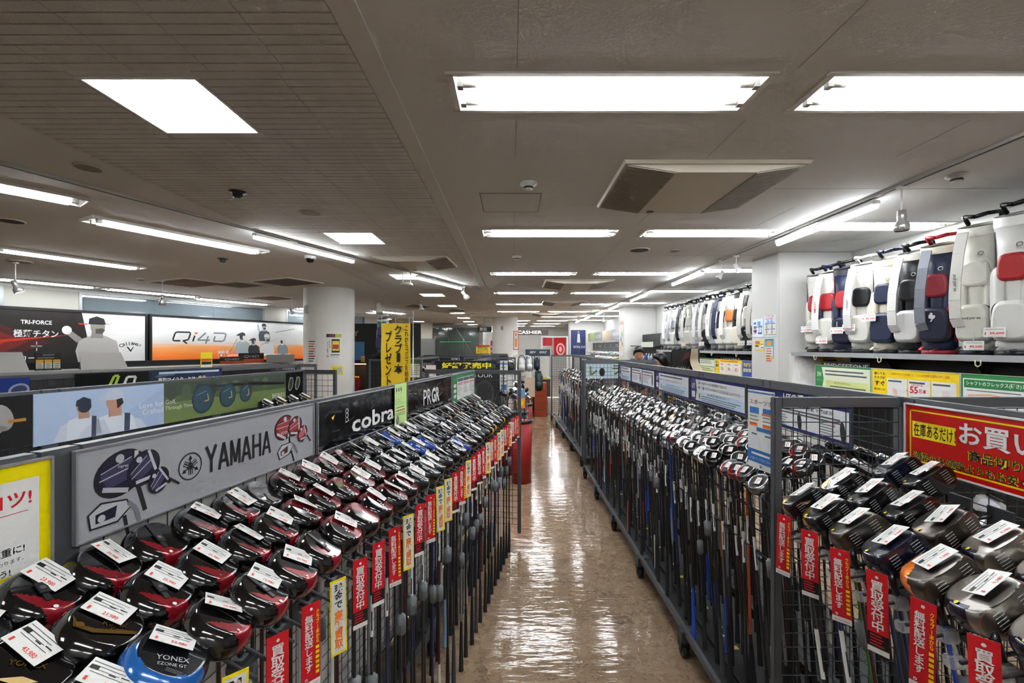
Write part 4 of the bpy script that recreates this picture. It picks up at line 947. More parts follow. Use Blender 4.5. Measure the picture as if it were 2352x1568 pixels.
side_board(l1, AL1, 0.60, 1.385, 1.305, 1.488, 'sign_board', 'silver sign board with black tuning-fork emblem and large black capitals, with pictured clubs', 'sign', BRUSHED, d_yamaha, rim=(0.004, ALU))
def d_cobra(art, let, w_, h_):
    for i in range(16):
        x = random.uniform(0.03, w_ - 0.05); y = random.uniform(0.02, h_ - 0.03); l = random.uniform(0.03, 0.12)
        art.stroke([(x, y), (min(w_ - 0.01, x + l), min(h_ - 0.01, y + l * random.uniform(-0.1, 0.6)))], random.uniform(0.002, 0.012), 0.0003 + 0.0001 * (i % 3), random.choice([CLR('#1c1d22'), CLR('#24242a'), CLR('#2f2f36'), CLR('#12141a')]))
    art.poly([(0.09, 0.12), (0.115, 0.13), (0.10, 0.108)], 0.0008, YELLOW)
    for i in range(3): let.ring(0.205, 0.095 + 0.018 * i, 0.008, 0.011, 0.0008, WHITE, 16)
    let.stroke([(0.19, 0.085), (0.222, 0.09)], 0.003, 0.0008, WHITE); let.text('cobra', 0.455, 0.068, 0.075, WHITE, 0.0008, w=0.42, bold=0.02)
side_board(l1, AL1, 1.415, 2.222, 1.30, 1.488, 'sign_board', 'black glossy sign board with coiled snake emblem and white lower case word', 'sign', mat('#0c0d11', 0.12, coat=0.6), d_cobra, rim=(0.004, ALU))
def d_prgr(art, let, w_, h_):
    for i in range(18):
        x = random.uniform(0.03, w_ - 0.12); y = random.uniform(0.02, h_ - 0.03); l = random.uniform(0.05, 0.16)
        art.stroke([(x, y), (min(w_ - 0.01, x + l), max(0.01, min(h_ - 0.01, y + l * random.uniform(-0.6, 0.3))))], random.uniform(0.002, 0.014), 0.0003 + 0.0001 * (i % 3), random.choice([CLR('#2a1214'), CLR('#201a1c'), CLR('#2d2b2e'), CLR('#3a1a18'), CLR('#16181e')]))
    let.text('PR', 0.315, h_ * 0.48, 0.098, WHITE, 0.0008, w=0.135, bold=0.0); let.text('GR', 0.465, h_ * 0.48, 0.098, WHITE, 0.0008, w=0.15, bold=0.035)
side_board(l1, AL1, 2.255, 3.06, 1.295, 1.488, 'sign_board', 'black sign board with four big white letters next to the green table board', 'sign', mat('#15100f', 0.12, coat=0.6), d_prgr, rim=(0.004, ALU))
def d_green(art, let, w_, h_):
    art.rect(0.012, 0.012, 0.11, h_ - 0.03, 0.0003, CLR('#2f8a4a')); art.rect(0.115, 0.012, w_ - 0.012, h_ - 0.03, 0.0003, PAPER)
    cw = (w_ - 0.127) / 3
    for i in range(3):
        x0 = 0.118 + cw * i; art.rect(x0 + 0.004, h_ - 0.06, x0 + cw - 0.006, h_ - 0.034, 0.0006, GREYT)
        bars(let, x0 + 0.006, x0 + cw - 0.012, h_ - 0.070, 2, 0.01, RED, 0.0006, 0.005); bars(let, x0 + 0.006, x0 + cw - 0.012, h_ - 0.095, 6, 0.012, GREYT, 0.0006, 0.003, 0.5)
    for i in range(3): art.rect(0.03, 0.03 + 0.04 * i, 0.09, 0.055 + 0.04 * i, 0.0006, PAPER)
side_board(l1, AL1, 3.09, 3.72, 1.285, 1.492, 'sign_board', 'green bordered board with a white three column table at far end', 'sign', GREEN, d_green, rim=(0.003, ALU))
def d_yellow(art, let, w_, h_):
    art.rect(0.03, 0.028, w_ - 0.018, h_ - 0.028, 0.0003, PAPER)
    let.text('コツ!', w_ - 0.062, h_ - 0.062, 0.026, RED, 0.0006, bold=0.02); let.stroke([(w_ - 0.3, h_ - 0.086), (w_ - 0.035, h_ - 0.086)], 0.0012, 0.0006, RED)
    let.text('い!', w_ - 0.095, h_ - 0.125, 0.012, INK, 0.0006, bold=0.02); let.text('は慎重に!', w_ - 0.072, h_ - 0.152, 0.015, INK, 0.0006, bold=0.02); let.text('が大きく変わります。', w_ - 0.082, h_ - 0.170, 0.008, INK, 0.0006); let.text('こう!', w_ - 0.075, h_ - 0.188, 0.012, INK, 0.0006, bold=0.02)
side_board(l1, AL1, 0.02, 0.555, 1.265, 1.488, 'sign_board', 'yellow edged white notice with red heading at the left edge', 'sign', mat('#e6d400', 0.3), d_yellow, rim=(0.004, ALU))
def d_note(art, let, w_, h_):
    for i in range(3): art.disc(0.022 + 0.028 * i, h_ - 0.03, 0.008, 0.0003, GREYT, 14, 0.013, 0.2); bars(let, 0.012 + 0.028 * i, 0.034 + 0.028 * i, h_ - 0.05, 6, 0.010, GREYT, 0.0005, 0.002, 0.6)
    let.rect(0.0, h_ * 0.52, w_, h_ * 0.52 + 0.0015, 0.0006, CLR('#8fbf6a')); bars(let, 0.014, w_ - 0.03, h_ * 0.45, 1, 0.01, GREYT, 0.0005, 0.004); bars(let, 0.014, w_ - 0.014, h_ * 0.38, 1, 0.01, RED, 0.0005, 0.005, 0.1); bars(let, 0.014, w_ - 0.014, h_ * 0.31, 2, 0.01, GREYT, 0.0005, 0.003, 0.1)
    art.disc(0.035, 0.032, 0.018, 0.0003, GREYT, 18, 0.022, -0.3); art.disc(0.037, 0.032, 0.012, 0.0005, CLR('#8b8e8b'), 18, 0.016, -0.3)
side_board(l1, AL1, 2.07, 2.222, 1.283, 1.505, 'paper_note', 'pale green handwritten paper hung over the black sign boards', 'paper', CLR('#bfe08a', 0.7), d_note, out=0.036, th=0.001)

# ---- right aisle rack boards, read from the aisle
def r_at(X): return lambda y, out, z: Vector((X - out, y, z))
def rboard(X, y1, y0, z0, z1, name, label, base, draw, **k):
    """board facing the aisle on the right rack; y1 far end, y0 near end"""
    return board(name, label, 'sign', (X, y1, z0), -PI / 2, y1 - y0, z1 - z0, base, draw, **k)
def ut_sign(l1_, l2_, tail):
    def d(art, let, w_, h_):
        art.rect(0.012, 0.012, w_ - 0.012, h_ - 0.020, 0.0003, CLR('#d4d6d9')); art.rect(0.13, 0.014, w_ - 0.02, h_ * 0.46, 0.0005, LBLUE)
        art.poly([(0.012, 0.012), (0.10, 0.012), (0.12, h_ * 0.5), (0.10, h_ - 0.02), (0.012, h_ - 0.02)], 0.0007, PURP); art.rect(0.028, 0.03, 0.09, 0.075, 0.0009, CLR('#cfd0dc'))
        let.text('UT', 0.058, h_ * 0.62, 0.036, WHITE, 0.001, w=0.058, bold=0.02)
        if l1_: let.text(l1_, 0.14, h_ - 0.042, 0.022, INK, 0.001, align='L', w=min(w_ - 0.30, 0.024 * len(l1_)))
        else: bars(let, 0.14, w_ - 0.12, h_ - 0.034, 1, 0.02, GREYT, 0.001, 0.012, 0.05)
        if l2_: let.text(l2_, 0.14, h_ - 0.076, 0.022, INK, 0.001, align='L', w=min(w_ - 0.18, 0.026 * len(l2_)))
        else: bars(let, 0.14, w_ - 0.05, h_ - 0.066, 1, 0.02, GREYT, 0.001, 0.012, 0.05)
        if tail: let.text('初心者必見! 選び方のポイント', 0.30, h_ * 0.40 - 0.004, 0.018, INK, 0.001, align='L', w=0.34)
        bars(let, 0.20, w_ - 0.06, h_ * 0.28, 3, 0.014, GREYT, 0.001, 0.005, 0.15)
        art.poly([(0.15, 0.075), (0.165, 0.06), (0.165, 0.02), (0.15, 0.035)], 0.0009, YELLOW); art.poly([(0.18, 0.075), (0.165, 0.06), (0.165, 0.02), (0.18, 0.035)], 0.0009, GREEN)
    return d
def d_two(art, let, w_, h_):
    for x0, x1 in ((0.0, w_ * 0.5), (w_ * 0.5, w_)):
        art.rect(x0 + 0.012, 0.012, x1 - 0.012, h_ - 0.016, 0.0003, CLR('#d6d7d9')); bars(let, x0 + 0.03, x1 - 0.06, h_ - 0.03, 1, 0.02, GREYT, 0.0006, 0.014, 0.1); bars(let, x0 + 0.03, x1 - 0.06, h_ - 0.06, 1, 0.02, CLR('#a03048'), 0.0006, 0.010, 0.1); bars(let, x0 + 0.03, x1 - 0.12, h_ - 0.085, 5, 0.014, GREYT, 0.0006, 0.004, 0.4)
        art.disc(x1 - 0.07, h_ * 0.45, 0.02, 0.0005, INK, 18, 0.06)
def d_face(art, let, w_, h_):
    art.rect(0.012, 0.014, w_ - 0.012, h_ * 0.74, 0.0003, CLR('#d8d9db')); let.text('UTの選び方', w_ * 0.58, h_ * 0.87, 0.034, WHITE, 0.0006, w=0.26, bold=0.02)
    let.text('フェースの形状で選ぼう', w_ * 0.66, h_ * 0.64, 0.018, BLUEB, 0.0006, w=0.32, bold=0.02); bars(let, w_ * 0.30, w_ - 0.04, h_ * 0.54, 2, 0.014, GREYT, 0.0006, 0.008, 0.05)
    let.text('アイアン型', w_ * 0.12, h_ * 0.50, 0.014, RED, 0.0006, w=0.10); let.text('グース型', w_ * 0.83, h_ * 0.40, 0.014, RED, 0.0006, w=0.09)
    for f in (0.04, 0.36, 0.76): bars(let, w_ * f, w_ * f + 0.10, h_ * 0.36, 5, 0.012, GREYT, 0.0006, 0.004, 0.4)
    for f in (0.26, 0.58, 0.94): art.disc(w_ * f, h_ * 0.26, 0.016, 0.0005, INK, 20, 0.045, 0.1); art.ring(w_ * f - 0.035, h_ * 0.2, 0.012, 0.013, 0.0005, GREYT, 16)
XB = XS - 0.03
for i, (ya, yb, lab, dr) in enumerate(((2.66, 1.86, 'navy headed board about face shapes behind the grid panel', d_face), (3.535, 2.70, 'purple edged board of utility club advice nearest the taped poster', ut_sign('160〜180ヤードを高弾道で攻める!', '4番・5番アイアンの代わりになるのはこのクラブ!', True)),
                                   (4.40, 3.565, 'purple edged board of utility club advice second from taped poster', ut_sign(None, '5番アイアンの代わりになるのはこのクラブ!', True)), (5.28, 4.43, 'white double panel board with club outlines', d_two), (5.90, 5.31, 'pale blue small board at far end of right aisle rack', ut_sign(None, None, False)))):
    rboard(XB, ya, yb, 1.292, 1.478, 'sign_board', lab, mat('#262a63', 0.25), dr, rim=(0.003, mat('#50545a', 0.4, 0.4)), group='advice boards on the right aisle rack')
def d_red(art, let, w_, h_):
    for x0, y0, x1, y1 in ((0.016, h_ - 0.020, w_ - 0.016, h_ - 0.015), (0.016, 0.015, w_ - 0.016, 0.020), (0.016, 0.015, 0.021, h_ - 0.015), (w_ - 0.021, 0.015, w_ - 0.016, h_ - 0.015)): art.rect(x0, y0, x1, y1, 0.0003, YELLOW)
    art.rect(0.026, h_ * 0.47, 0.180, h_ * 0.74, 0.0004, YELLOW); let.text('在庫あるだけ！', 0.106, h_ * 0.605, 0.046, CLR('#3a1408'), 0.0008, w=0.148, bold=0.012)
    let.text('お買い', 0.30, h_ * 0.68, 0.066, WHITE, 0.0008, w=0.22, bold=0.022)
    for m, bo, z in ((CLR('#e2d40a'), 0.045, 0.0006), (INK, 0.012, 0.0009)): let.text('商品切り替', 0.315, h_ * 0.375, 0.034, m, z, w=0.19 if m is INK else 0.196, bold=bo); let.text('通常のお値段よりもお安く', 0.205, h_ * 0.175, 0.030, m, z, w=0.345 if m is INK else 0.351, bold=bo)
rboard(XB - 0.002, 1.600, 0.62, 1.295, 1.500, 'sign_board', 'red sale board with yellow border line and bold lettering', mat('#c2140f', 0.25), d_red, rim=(0.005, mat('#dadada', 0.4)))
# taped poster on the end post
def d_spo(art, let, w_, h_):
    art.rect(0, h_ - 0.012, w_, h_ - 0.006, 0.0004, BLUE); let.text('スポーツポ', w_ * 0.5, h_ - 0.045, 0.018, INK, 0.0006, w=w_ * 0.86); bars(let, w_ * 0.55, w_ * 0.9, h_ - 0.085, 1, 0.02, ORANGE, 0.0006, 0.008)
    for i in range(2): art.rect(w_ * (0.08 + 0.5 * i), h_ * 0.70, w_ * (0.44 + 0.5 * i), h_ * 0.78, 0.0004, BLUE); bars(let, w_ * (0.08 + 0.5 * i), w_ * (0.44 + 0.5 * i), h_ * 0.67, 3, 0.014, GREYT, 0.0006, 0.003); bars(let, w_ * (0.08 + 0.5 * i), w_ * (0.44 + 0.5 * i), h_ * 0.58, 1, 0.02, ORANGE, 0.0006, 0.012)
    art.rect(w_ * 0.35, h_ * 0.48, w_ * 0.95, h_ * 0.53, 0.0004, BLUE)
    for i in range(2): art.rect(w_ * (0.08 + 0.5 * i), h_ * 0.27, w_ * (0.46 + 0.45 * i), h_ * 0.46, 0.0004, CLR('#d3dae2')); art.rect(w_ * (0.16 + 0.5 * i), h_ * 0.43, w_ * (0.36 + 0.5 * i), h_ * 0.445, 0.0006, INK)
    art.rect(0, h_ * 0.075, w_, h_ * 0.24, 0.0004, BLUE); bars(let, w_ * 0.15, w_ * 0.85, h_ * 0.20, 1, 0.03, WHITE, 0.0006, 0.008, 0.05); let.text('入会ページはこちら', w_ * 0.5, h_ * 0.125, 0.010, WHITE, 0.0006, w=w_ * 0.8); art.disc(w_ * 0.5, h_ * 0.035, 0.006, 0.0004, BLUE, 14)
board('taped_poster', 'white and blue membership poster taped to the grid rack end post', 'poster', (XS - 0.484, 1.80, 1.235), -PI / 2 + 0.12, 0.152, 0.30, PAPER, d_spo, th=0.001)

# ---- second left rack posters
def l2(s, out, z): p = S2 + D2 * s + N2 * out; return Vector((p.x, p.y, z))
AL2 = ang_of(D2)
def find_s(org, D, px):
    """distance along a rack whose spine shows at column px"""
    k = (px - 1176) / FPX; return (k * org.y - org.x) / (D.x - k * D.y)
s65, s368, s648, s690 = (find_s(S2, D2, q) for q in (66, 368, 650, 690))
def d_love(art, let, w_, h_):
    SKY = CLR('#9fb4d6'); SKY2 = CLR('#86a0cc'); SK = CLR('#b98f78'); SHW = CLR('#d3dae6')
    art.poly([(w_ * 0.3, 0), (w_, 0), (w_, h_ * 0.9), (w_ * 0.8, h_ * 0.6)], 0.0002, SKY)
    def man(x, y, s, cap, turn):
        def P(pts, z, m): art.poly([(x + p[0] * s, max(0.002, min(h_ - 0.002, y + p[1] * s))) for p in pts], z, m)
        def ell(cx, cy, r, ry): return [(cx + r * math.cos(t * PI / 9), cy + ry * math.sin(t * PI / 9)) for t in range(18)]
        P([(-0.46, -1.0), (-0.52, -0.2), (-0.32, 0.12), (0.0, 0.2), (0.34, 0.10), (0.52, -0.25), (0.46, -1.0)], 0.0005, SHW)
        P([(-0.66, -0.50), (-0.5, 0.0), (-0.36, 0.06), (-0.38, -0.45)], 0.0007, CLR('#c3ccdc')); P([(-0.66, -0.50), (-0.42, -0.46), (-0.46, -1.0), (-0.62, -1.0)], 0.0007, SK); P([(0.66, -0.40), (0.5, 0.0), (0.36, 0.04), (0.44, -0.38)], 0.0007, CLR('#c3ccdc')); P([(0.66, -0.40), (0.46, -0.38), (0.60, -0.8), (0.80, -0.72)], 0.0007, SK)
        P([(-0.12, 0.12), (0.14, 0.12), (0.12, 0.36), (-0.10, 0.36)], 0.0006, SK); P(ell(0.0, 0.42, 0.16, 0.20), 0.0008, SK)
        P([(-0.18, 0.44), (-0.16, 0.58), (0.0, 0.66), (0.17, 0.58), (0.18, 0.36), (0.10, 0.44)], 0.001, cap)
        if turn: P([(-0.17, 0.44), (-0.34, 0.46), (-0.15, 0.56)], 0.001, cap); P([(0.05, 0.26), (0.17, 0.36), (0.14, 0.46), (0.03, 0.44)], 0.0011, INK)
        else: P(ell(0.02, 0.40, 0.15, 0.14), 0.0009, cap)
        P([(0.19, 0.16), (0.30, 0.14), (0.29, -1.0), (0.18, -1.0)], 0.0009, NAVYP)
    NAVYP = CLR('#39445c'); man(find_s(S2, D2, 182) - s65, 0.075, 0.20, CLR('#232c40'), False); man(find_s(S2, D2, 254) - s65, 0.055, 0.275, CLR('#b9c2d4'), True)
    let.text('Love for', w_ - 0.005, h_ * 0.52, 0.030, WHITE, 0.0009, align='R'); let.text('Crafted', w_ - 0.005, h_ * 0.36, 0.030, WHITE, 0.0009, align='R')
def d_beres(art, let, w_, h_):
    art.rect(0, h_ * 0.66, w_, h_, 0.0002, CLR('#3d4a3a')); art.rect(0, 0, w_, h_ * 0.5, 0.0002, CLR('#6c7f46'))
    for i in range(9): art.disc(0.05 + 0.1 * i, h_ * 0.74, 0.035, 0.0003 + 0.00005 * i, random.choice([CLR('#4c5a44'), CLR('#2d3830'), CLR('#5c6b4a'), CLR('#3a4438')]), 16, 0.045)
    TEAL = CLR('#1d3440'); TE2 = CLR('#2b4a58')
    for x, s in ((find_s(S2, D2, 458) - s368, 0.085), (find_s(S2, D2, 515) - s368, 0.072), (find_s(S2, D2, 557) - s368, 0.058)):
        art.stroke([(x + s * 0.3, h_ * 0.82), (w_ - 0.02, h_ * 0.66)], 0.016, 0.0008, CLR('#22292c')); art.disc(x, h_ * 0.50, s, 0.001, TEAL, 24, s * 1.15, -0.3); art.disc(x, h_ * 0.50, s * 0.86, 0.0012, TE2, 24, s * 1.0, -0.3); art.stroke([(x + s * 0.1, h_ * 0.42), (x + s * 0.5, h_ * 0.44), (x + s * 0.4, h_ * 0.62)], 0.008, 0.0014, CLR('#b7a06a')); art.stroke([(x - s * 0.6, h_ * 0.6), (x + s * 0.3, h_ * 0.7)], 0.003, 0.0014, CLR('#8fa6ae'))
    let.text('Golf,', 0.005, h_ * 0.52, 0.030, WHITE, 0.0018, align='L'); let.text('Through Time', 0.005, h_ * 0.36, 0.030, WHITE, 0.0018, align='L'); let.text('BERES', w_ - 0.09, h_ * 0.28, 0.032, WHITE, 0.0018, w=0.15)
def d_dark(art, let, w_, h_):
    art.disc(w_ * 0.8, h_ * 0.6, 0.04, 0.0004, CLR('#9b9a98'), 18, 0.06, 0.3); art.poly([(w_ * 0.75, h_ * 0.5), (w_ * 0.85, h_ * 0.4), (w_ * 0.6, 0.01), (w_ * 0.5, 0.01)], 0.0004, CLR('#8d8b88')); let.text('ON', w_ * 0.66, h_ * 0.72, 0.02, WHITE, 0.0006); bars(let, w_ * 0.84, w_ * 0.97, h_ * 0.55, 1, 0.02, CLR('#b07a20'), 0.0006, 0.014)
side_board(l2, AL2, s65 - 0.55, s65 - 0.004, 1.26, 1.485, 'poster_board', 'dark poster board with a pale golfer at the left edge', 'poster', CLR('#17181a', 0.2), d_dark)
side_board(l2, AL2, s65, s368, 1.245, 1.485, 'poster_board', 'sky blue poster of two golfers in white seen from behind', 'poster', CLR('#a9bddb', 0.3), d_love)
side_board(l2, AL2, s368 + 0.002, s648, 1.245, 1.485, 'poster_board', 'green course poster with three dark teal club heads', 'poster', CLR('#4f5f3d', 0.3), d_beres)
def d_lime(art, let, w_, h_):
    for x in (0.06, 0.15): art.disc(x, h_ * 0.6, 0.03, 0.0004, CLR('#9ba098'), 18, 0.06, -0.3); art.disc(x, h_ * 0.6, 0.022, 0.0006, INK, 18, 0.05, -0.3); art.stroke([(x - 0.03, h_ * 0.5), (x - 0.01, h_ * 0.85)], 0.006, 0.0008, CLR('#8cbf30'))
side_board(l2, AL2, s648 + 0.004, min(s690 + 0.05, 2.86), 1.245, 1.485, 'poster_board', 'black poster with lime trimmed club heads beside the grid panel', 'poster', CLR('#0f1012', 0.2), d_lime)

# ---- hanging red, white and yellow strips at the arm ends
def strip_mesh(kind):
    b = MB(); w_, h_ = 0.042, 0.185; th = 0.0008
    if kind == 'kaitori':
        b.box(-w_ / 2, w_ / 2, -h_, 0, -th, 0, RED); b.rect(-w_ / 2, -h_, w_ / 2, -h_ + 0.012, 0.0004, PAPER); b.rect(-w_ / 2, -h_ + 0.012, w_ / 2, -h_ + 0.045, 0.0004, INK)
        b.text('買取受付中', 0.0, -0.078, 0.115, WHITE, 0.0006, w=0.026, vertical=True, bold=0.02); bars(b, -0.016, 0.014, -h_ + 0.041, 4, 0.007, RED, 0.0006, 0.003)
    elif kind == 'haisou':
        b.box(-w_ / 2, w_ / 2, -h_, 0, -th, 0, RED); b.rect(-w_ / 2, -h_, w_ / 2, -h_ + 0.014, 0.0004, PAPER)
        b.text('無料配送します。', -0.005, -0.096, 0.145, WHITE, 0.0006, w=0.019, vertical=True, bold=0.02); b.text('クラブ1本から', 0.0145, -0.055, 0.075, YELLOW, 0.0006, w=0.008, vertical=True, bold=0.02); bars(b, 0.0105, 0.0185, -0.098, 6, 0.011, YELLOW, 0.0006, 0.007, 0)
        b.text('FESTIVAL GOLF', 0.0, -h_ + 0.006, 0.004, CLR('#9c1018'), 0.0006, w=0.034)
    else:
        b.box(-w_ / 2, w_ / 2, -h_, 0, -th, 0, YELLOW); b.rect(-w_ / 2 + 0.004, -h_ + 0.006, w_ / 2 - 0.004, -0.006, 0.0004, PAPER)
        b.text('現金で', 0.0, -0.042, 0.060, INK, 0.0006, w=0.022, vertical=True, bold=0.025); b.text('高額買取', 0.0, -0.124, 0.095, ORANGE, 0.0006, w=0.023, vertical=True, bold=0.03)
    b.disc(0.0, -0.012, 0.0035, 0.001, WHITE, 10)
    return b.mesh('hanging_strip')
STRIP = {k: strip_mesh(k) for k in ('kaitori', 'haisou', 'genkin')}
SDESC = {'kaitori': 'red hanging strip with white characters', 'haisou': 'red hanging strip with yellow characters', 'genkin': 'yellow edged hanging strip with orange characters'}
order = ['genkin', 'kaitori', 'haisou', 'genkin', 'kaitori', 'kaitori', 'haisou', 'genkin', 'kaitori', 'haisou', 'genkin']
for i, s in LEFT_ENDS:
    if i < 3: continue
    k = order[(i - 4) % len(order)]; p = l1(s + 0.02, 0.43, 1.13)
    o = inst(STRIP[k], 'hanging_strip', None, T(p) @ RZ(-A1 + rad(62) + random.uniform(-0.15, 0.1)) @ RX(PI / 2) @ RZ(random.uniform(-0.03, 0.03)))
    tag(o, '%s, %s arm of left aisle rack' % (SDESC[k], nth(i)), 'hanging sign', 'strips hung along the left aisle rack')
order = ['kaitori', 'haisou', 'kaitori', 'haisou', 'kaitori', 'haisou', 'kaitori', 'haisou']
for i, y in RIGHT_ENDS:
    k = order[(i + 0) % 8]; p = Vector((0.835, y - 0.03, 1.185))
    o = inst(STRIP[k], 'hanging_strip', None, T(p) @ RZ(rad(-56) + random.uniform(-0.1, 0.1)) @ RX(PI / 2) @ RZ(random.uniform(-0.03, 0.03)))
    tag(o, '%s, %s arm of right foreground rack' % (SDESC[k], nth(i + 1)), 'hanging sign', 'strips hung along the right foreground rack')
# yellow stickers and black comb dividers in the right aisle rack tray
st_ = MB()
for i in range(46):
    y = 1.72 + 0.092 * i
    for x in (0.99, 1.075, 1.16): 
        if random.random() < 0.6: st_.add([(x - 0.012 - XS, y - 1.64, 0.1305), (x + 0.022 - XS, y - 1.64, 0.1305), (x + 0.022 - XS, y + 0.03 - 1.64, 0.1305), (x - 0.012 - XS, y + 0.03 - 1.64, 0.1305)], [(0, 1, 2, 3)], random.choice([CLR('#cdbb2a'), CLR('#b9a828'), CLR('#c9c4b4')]))
st_.obj('tray_label', R2)['kind'] = 'stuff'
def comb_mesh(n, pitch):
    b = MB(); pts = []
    for i in range(n):
        pts += [(0.0, i * pitch, 0.0), (-0.016, (i + 0.35) * pitch, 0.004), (0.008, (i + 0.75) * pitch, -0.004)]
    b.path(pts, 0.0035, RUBBER, 5); return b.mesh('divider_comb')
CM = comb_mesh(45, 0.094)
for j, x in enumerate((1.00, 1.085, 1.17, 1.255)):
    inst(CM, 'divider_comb', R2, T((x - XS + 0.012, 0.06, 1.02 + 0.028 * j))); inst(CM, 'divider_comb', R2, T((x - XS + 0.012, 0.09, 0.86 + 0.028 * j)))
    if j < 2: b = MB(); b.box(x - XS - 0.03, x - XS + 0.03, 0.04, 4.28, 0.13, 0.146, RUBBER); b.obj('tray_ridge', R2)
# ================================================================== right wall: bag shelves, gondola, boards, posters
SHELF = mat('#8f9294', 0.35, 0.3); BLKP = mat('#141516', 0.5)
def shelf(y0, y1, label):
    o = thing('wall_shelf', label, 'shelf', (3.27, y0, 0), 0, 'shelves under the golf bags')
    L = y1 - y0
    b = MB(); b.rbox(0, 0.62, 0, L, 1.615, 1.64, SHELF, 0.003); b.obj('shelf_board', o)
    b = MB(); b.box(-0.006, 0.0, 0, L, 1.60, 1.645, mat('#a9acae', 0.3, 0.4)); b.obj('price_rail', o)
    b = MB(); b.box(0.50, 0.84, 0, L, 0.0, 1.61, BLKP); b.obj('back_panel', o)
    n = max(2, int(L / 0.8))
    for i in range(n + 1):
        yy = L * i / n
        b = MB(); b.prism([(0.03, 1.61), (0.50, 1.61), (0.50, 1.42), (0.40, 1.56)], yy - 0.006, yy + 0.006, BLKP, frame((0, 0, 0), (1, 0, 0), (0, 0, 1), (0, 1, 0))); b.obj('bracket', o)
        b = MB(); b.box(0.47, 0.50, yy - 0.02, yy + 0.02, 0, 1.61, mat('#2a2b2d', 0.5)); b.obj('upright', o)
        if i < n:
            b = MB(); yy += L / n * 0.5; b.path([(-0.01, yy - 0.02, 1.61), (-0.012, yy - 0.018, 1.575), (-0.014, yy, 1.562), (-0.012, yy + 0.018, 1.575), (-0.01, yy + 0.02, 1.61)], 0.004, mat('#d6cfae', 0.5), 6); b.obj('rail_hook', o)
    return o
shelf(1.9, 5.32, 'grey shelf holding the nearest golf bags on the right wall')
shelf(6.2, 10.3, 'grey shelf holding the farther golf bags past the pillar')
# boards below the shelves
def d_3w(art, let, w_, h_):
    art.rect(0.012, 0.02, w_ - 0.012, h_ - 0.016, 0.0003, CLR('#d8dcc4')); art.poly([(0.012, 0.02), (0.10, 0.02), (0.13, h_ * 0.5), (0.10, h_ - 0.016), (0.012, h_ - 0.016)], 0.0005, CLR('#2f8a4a')); art.rect(0.16, 0.03, w_ - 0.03, h_ * 0.46, 0.0005, CLR('#cfd68a'))
    let.text('3W', 0.062, h_ * 0.66, 0.05, WHITE, 0.0008, w=0.07, bold=0.02); let.text('スプーン', 0.062, h_ * 0.44, 0.02, WHITE, 0.0008, w=0.08); bars(let, 0.15, w_ - 0.05, h_ - 0.045, 2, 0.035, GREYT, 0.0008, 0.014, 0.08); let.text('選び方のポイント', w_ * 0.52, h_ * 0.38, 0.022, CLR('#2a6a3a'), 0.0008, w=0.22); bars(let, 0.22, w_ - 0.06, h_ * 0.26, 2, 0.03, GREYT, 0.0008, 0.012, 0.08)
def d_55(art, let, w_, h_):
    for i in range(3): x0 = 0.16 + (w_ - 0.17) / 3 * i; art.rect(x0, 0.0, x0 + (w_ - 0.17) / 3 - 0.012, h_ - 0.075, 0.0003, PAPER); bars(let, x0 + 0.01, x0 + 0.15, h_ - 0.09, 1, 0.02, GREYT, 0.0008, 0.014, 0.05)
    let.text('探してた', 0.08, h_ - 0.04, 0.024, INK, 0.0008, w=0.12, bold=0.02); let.text('クラブが', 0.08, h_ - 0.075, 0.024, INK, 0.0008, w=0.12, bold=0.02); let.text('すぐ', 0.08, h_ - 0.125, 0.045, INK, 0.0008, w=0.11, bold=0.03); let.text('見つかった!', 0.08, h_ - 0.178, 0.022, INK, 0.0008, w=0.12, bold=0.02)
    let.text('お目当てのクラブが店舗になくても大丈夫!全国の在庫から今すぐ検索!', w_ * 0.58, h_ - 0.035, 0.022, CLR('#c2481a'), 0.0008, w=w_ * 0.66); let.text('全国共有在庫', w_ * 0.56, h_ - 0.115, 0.016, RED, 0.0008, w=0.11); let.text('約', w_ * 0.45, h_ - 0.165, 0.018, RED, 0.0008); let.text('55', w_ * 0.53, h_ - 0.155, 0.055, RED, 0.0008, w=0.075, bold=0.03); let.text('万本', w_ * 0.625, h_ - 0.160, 0.035, RED, 0.0008, w=0.07, bold=0.02)
    art.disc(0.24, h_ * 0.30, 0.02, 0.0006, CLR('#e8b7a8'), 16, 0.035, 0.5); art.rect(w_ - 0.13, h_ * 0.12, w_ - 0.07, h_ * 0.45, 0.0006, CLR('#d8c7c0'))
def d_flex(art, let, w_, h_):
    art.rect(0.012, 0.0, w_ - 0.012, h_ - 0.03, 0.0003, PAPER); art.poly([(0.02, h_ - 0.095), (0.46, h_ - 0.095), (0.50, h_ - 0.038), (0.02, h_ - 0.038)], 0.0005, GREEN); let.text('シャフトのフレックス(硬さ)とは?', 0.245, h_ - 0.066, 0.034, WHITE, 0.0008, w=0.42, bold=0.02)
    art.stroke([(0.05, h_ - 0.15), (0.20, h_ - 0.135), (0.46, h_ - 0.16)], 0.006, 0.0005, ORANGE); bars(let, 0.04, 0.46, h_ - 0.11, 1, 0.02, GREYT, 0.0008, 0.006, 0.2); bars(let, 0.55, w_ - 0.04, h_ - 0.05, 5, 0.026, CLR('#3c7a4c'), 0.0008, 0.010, 0.3)
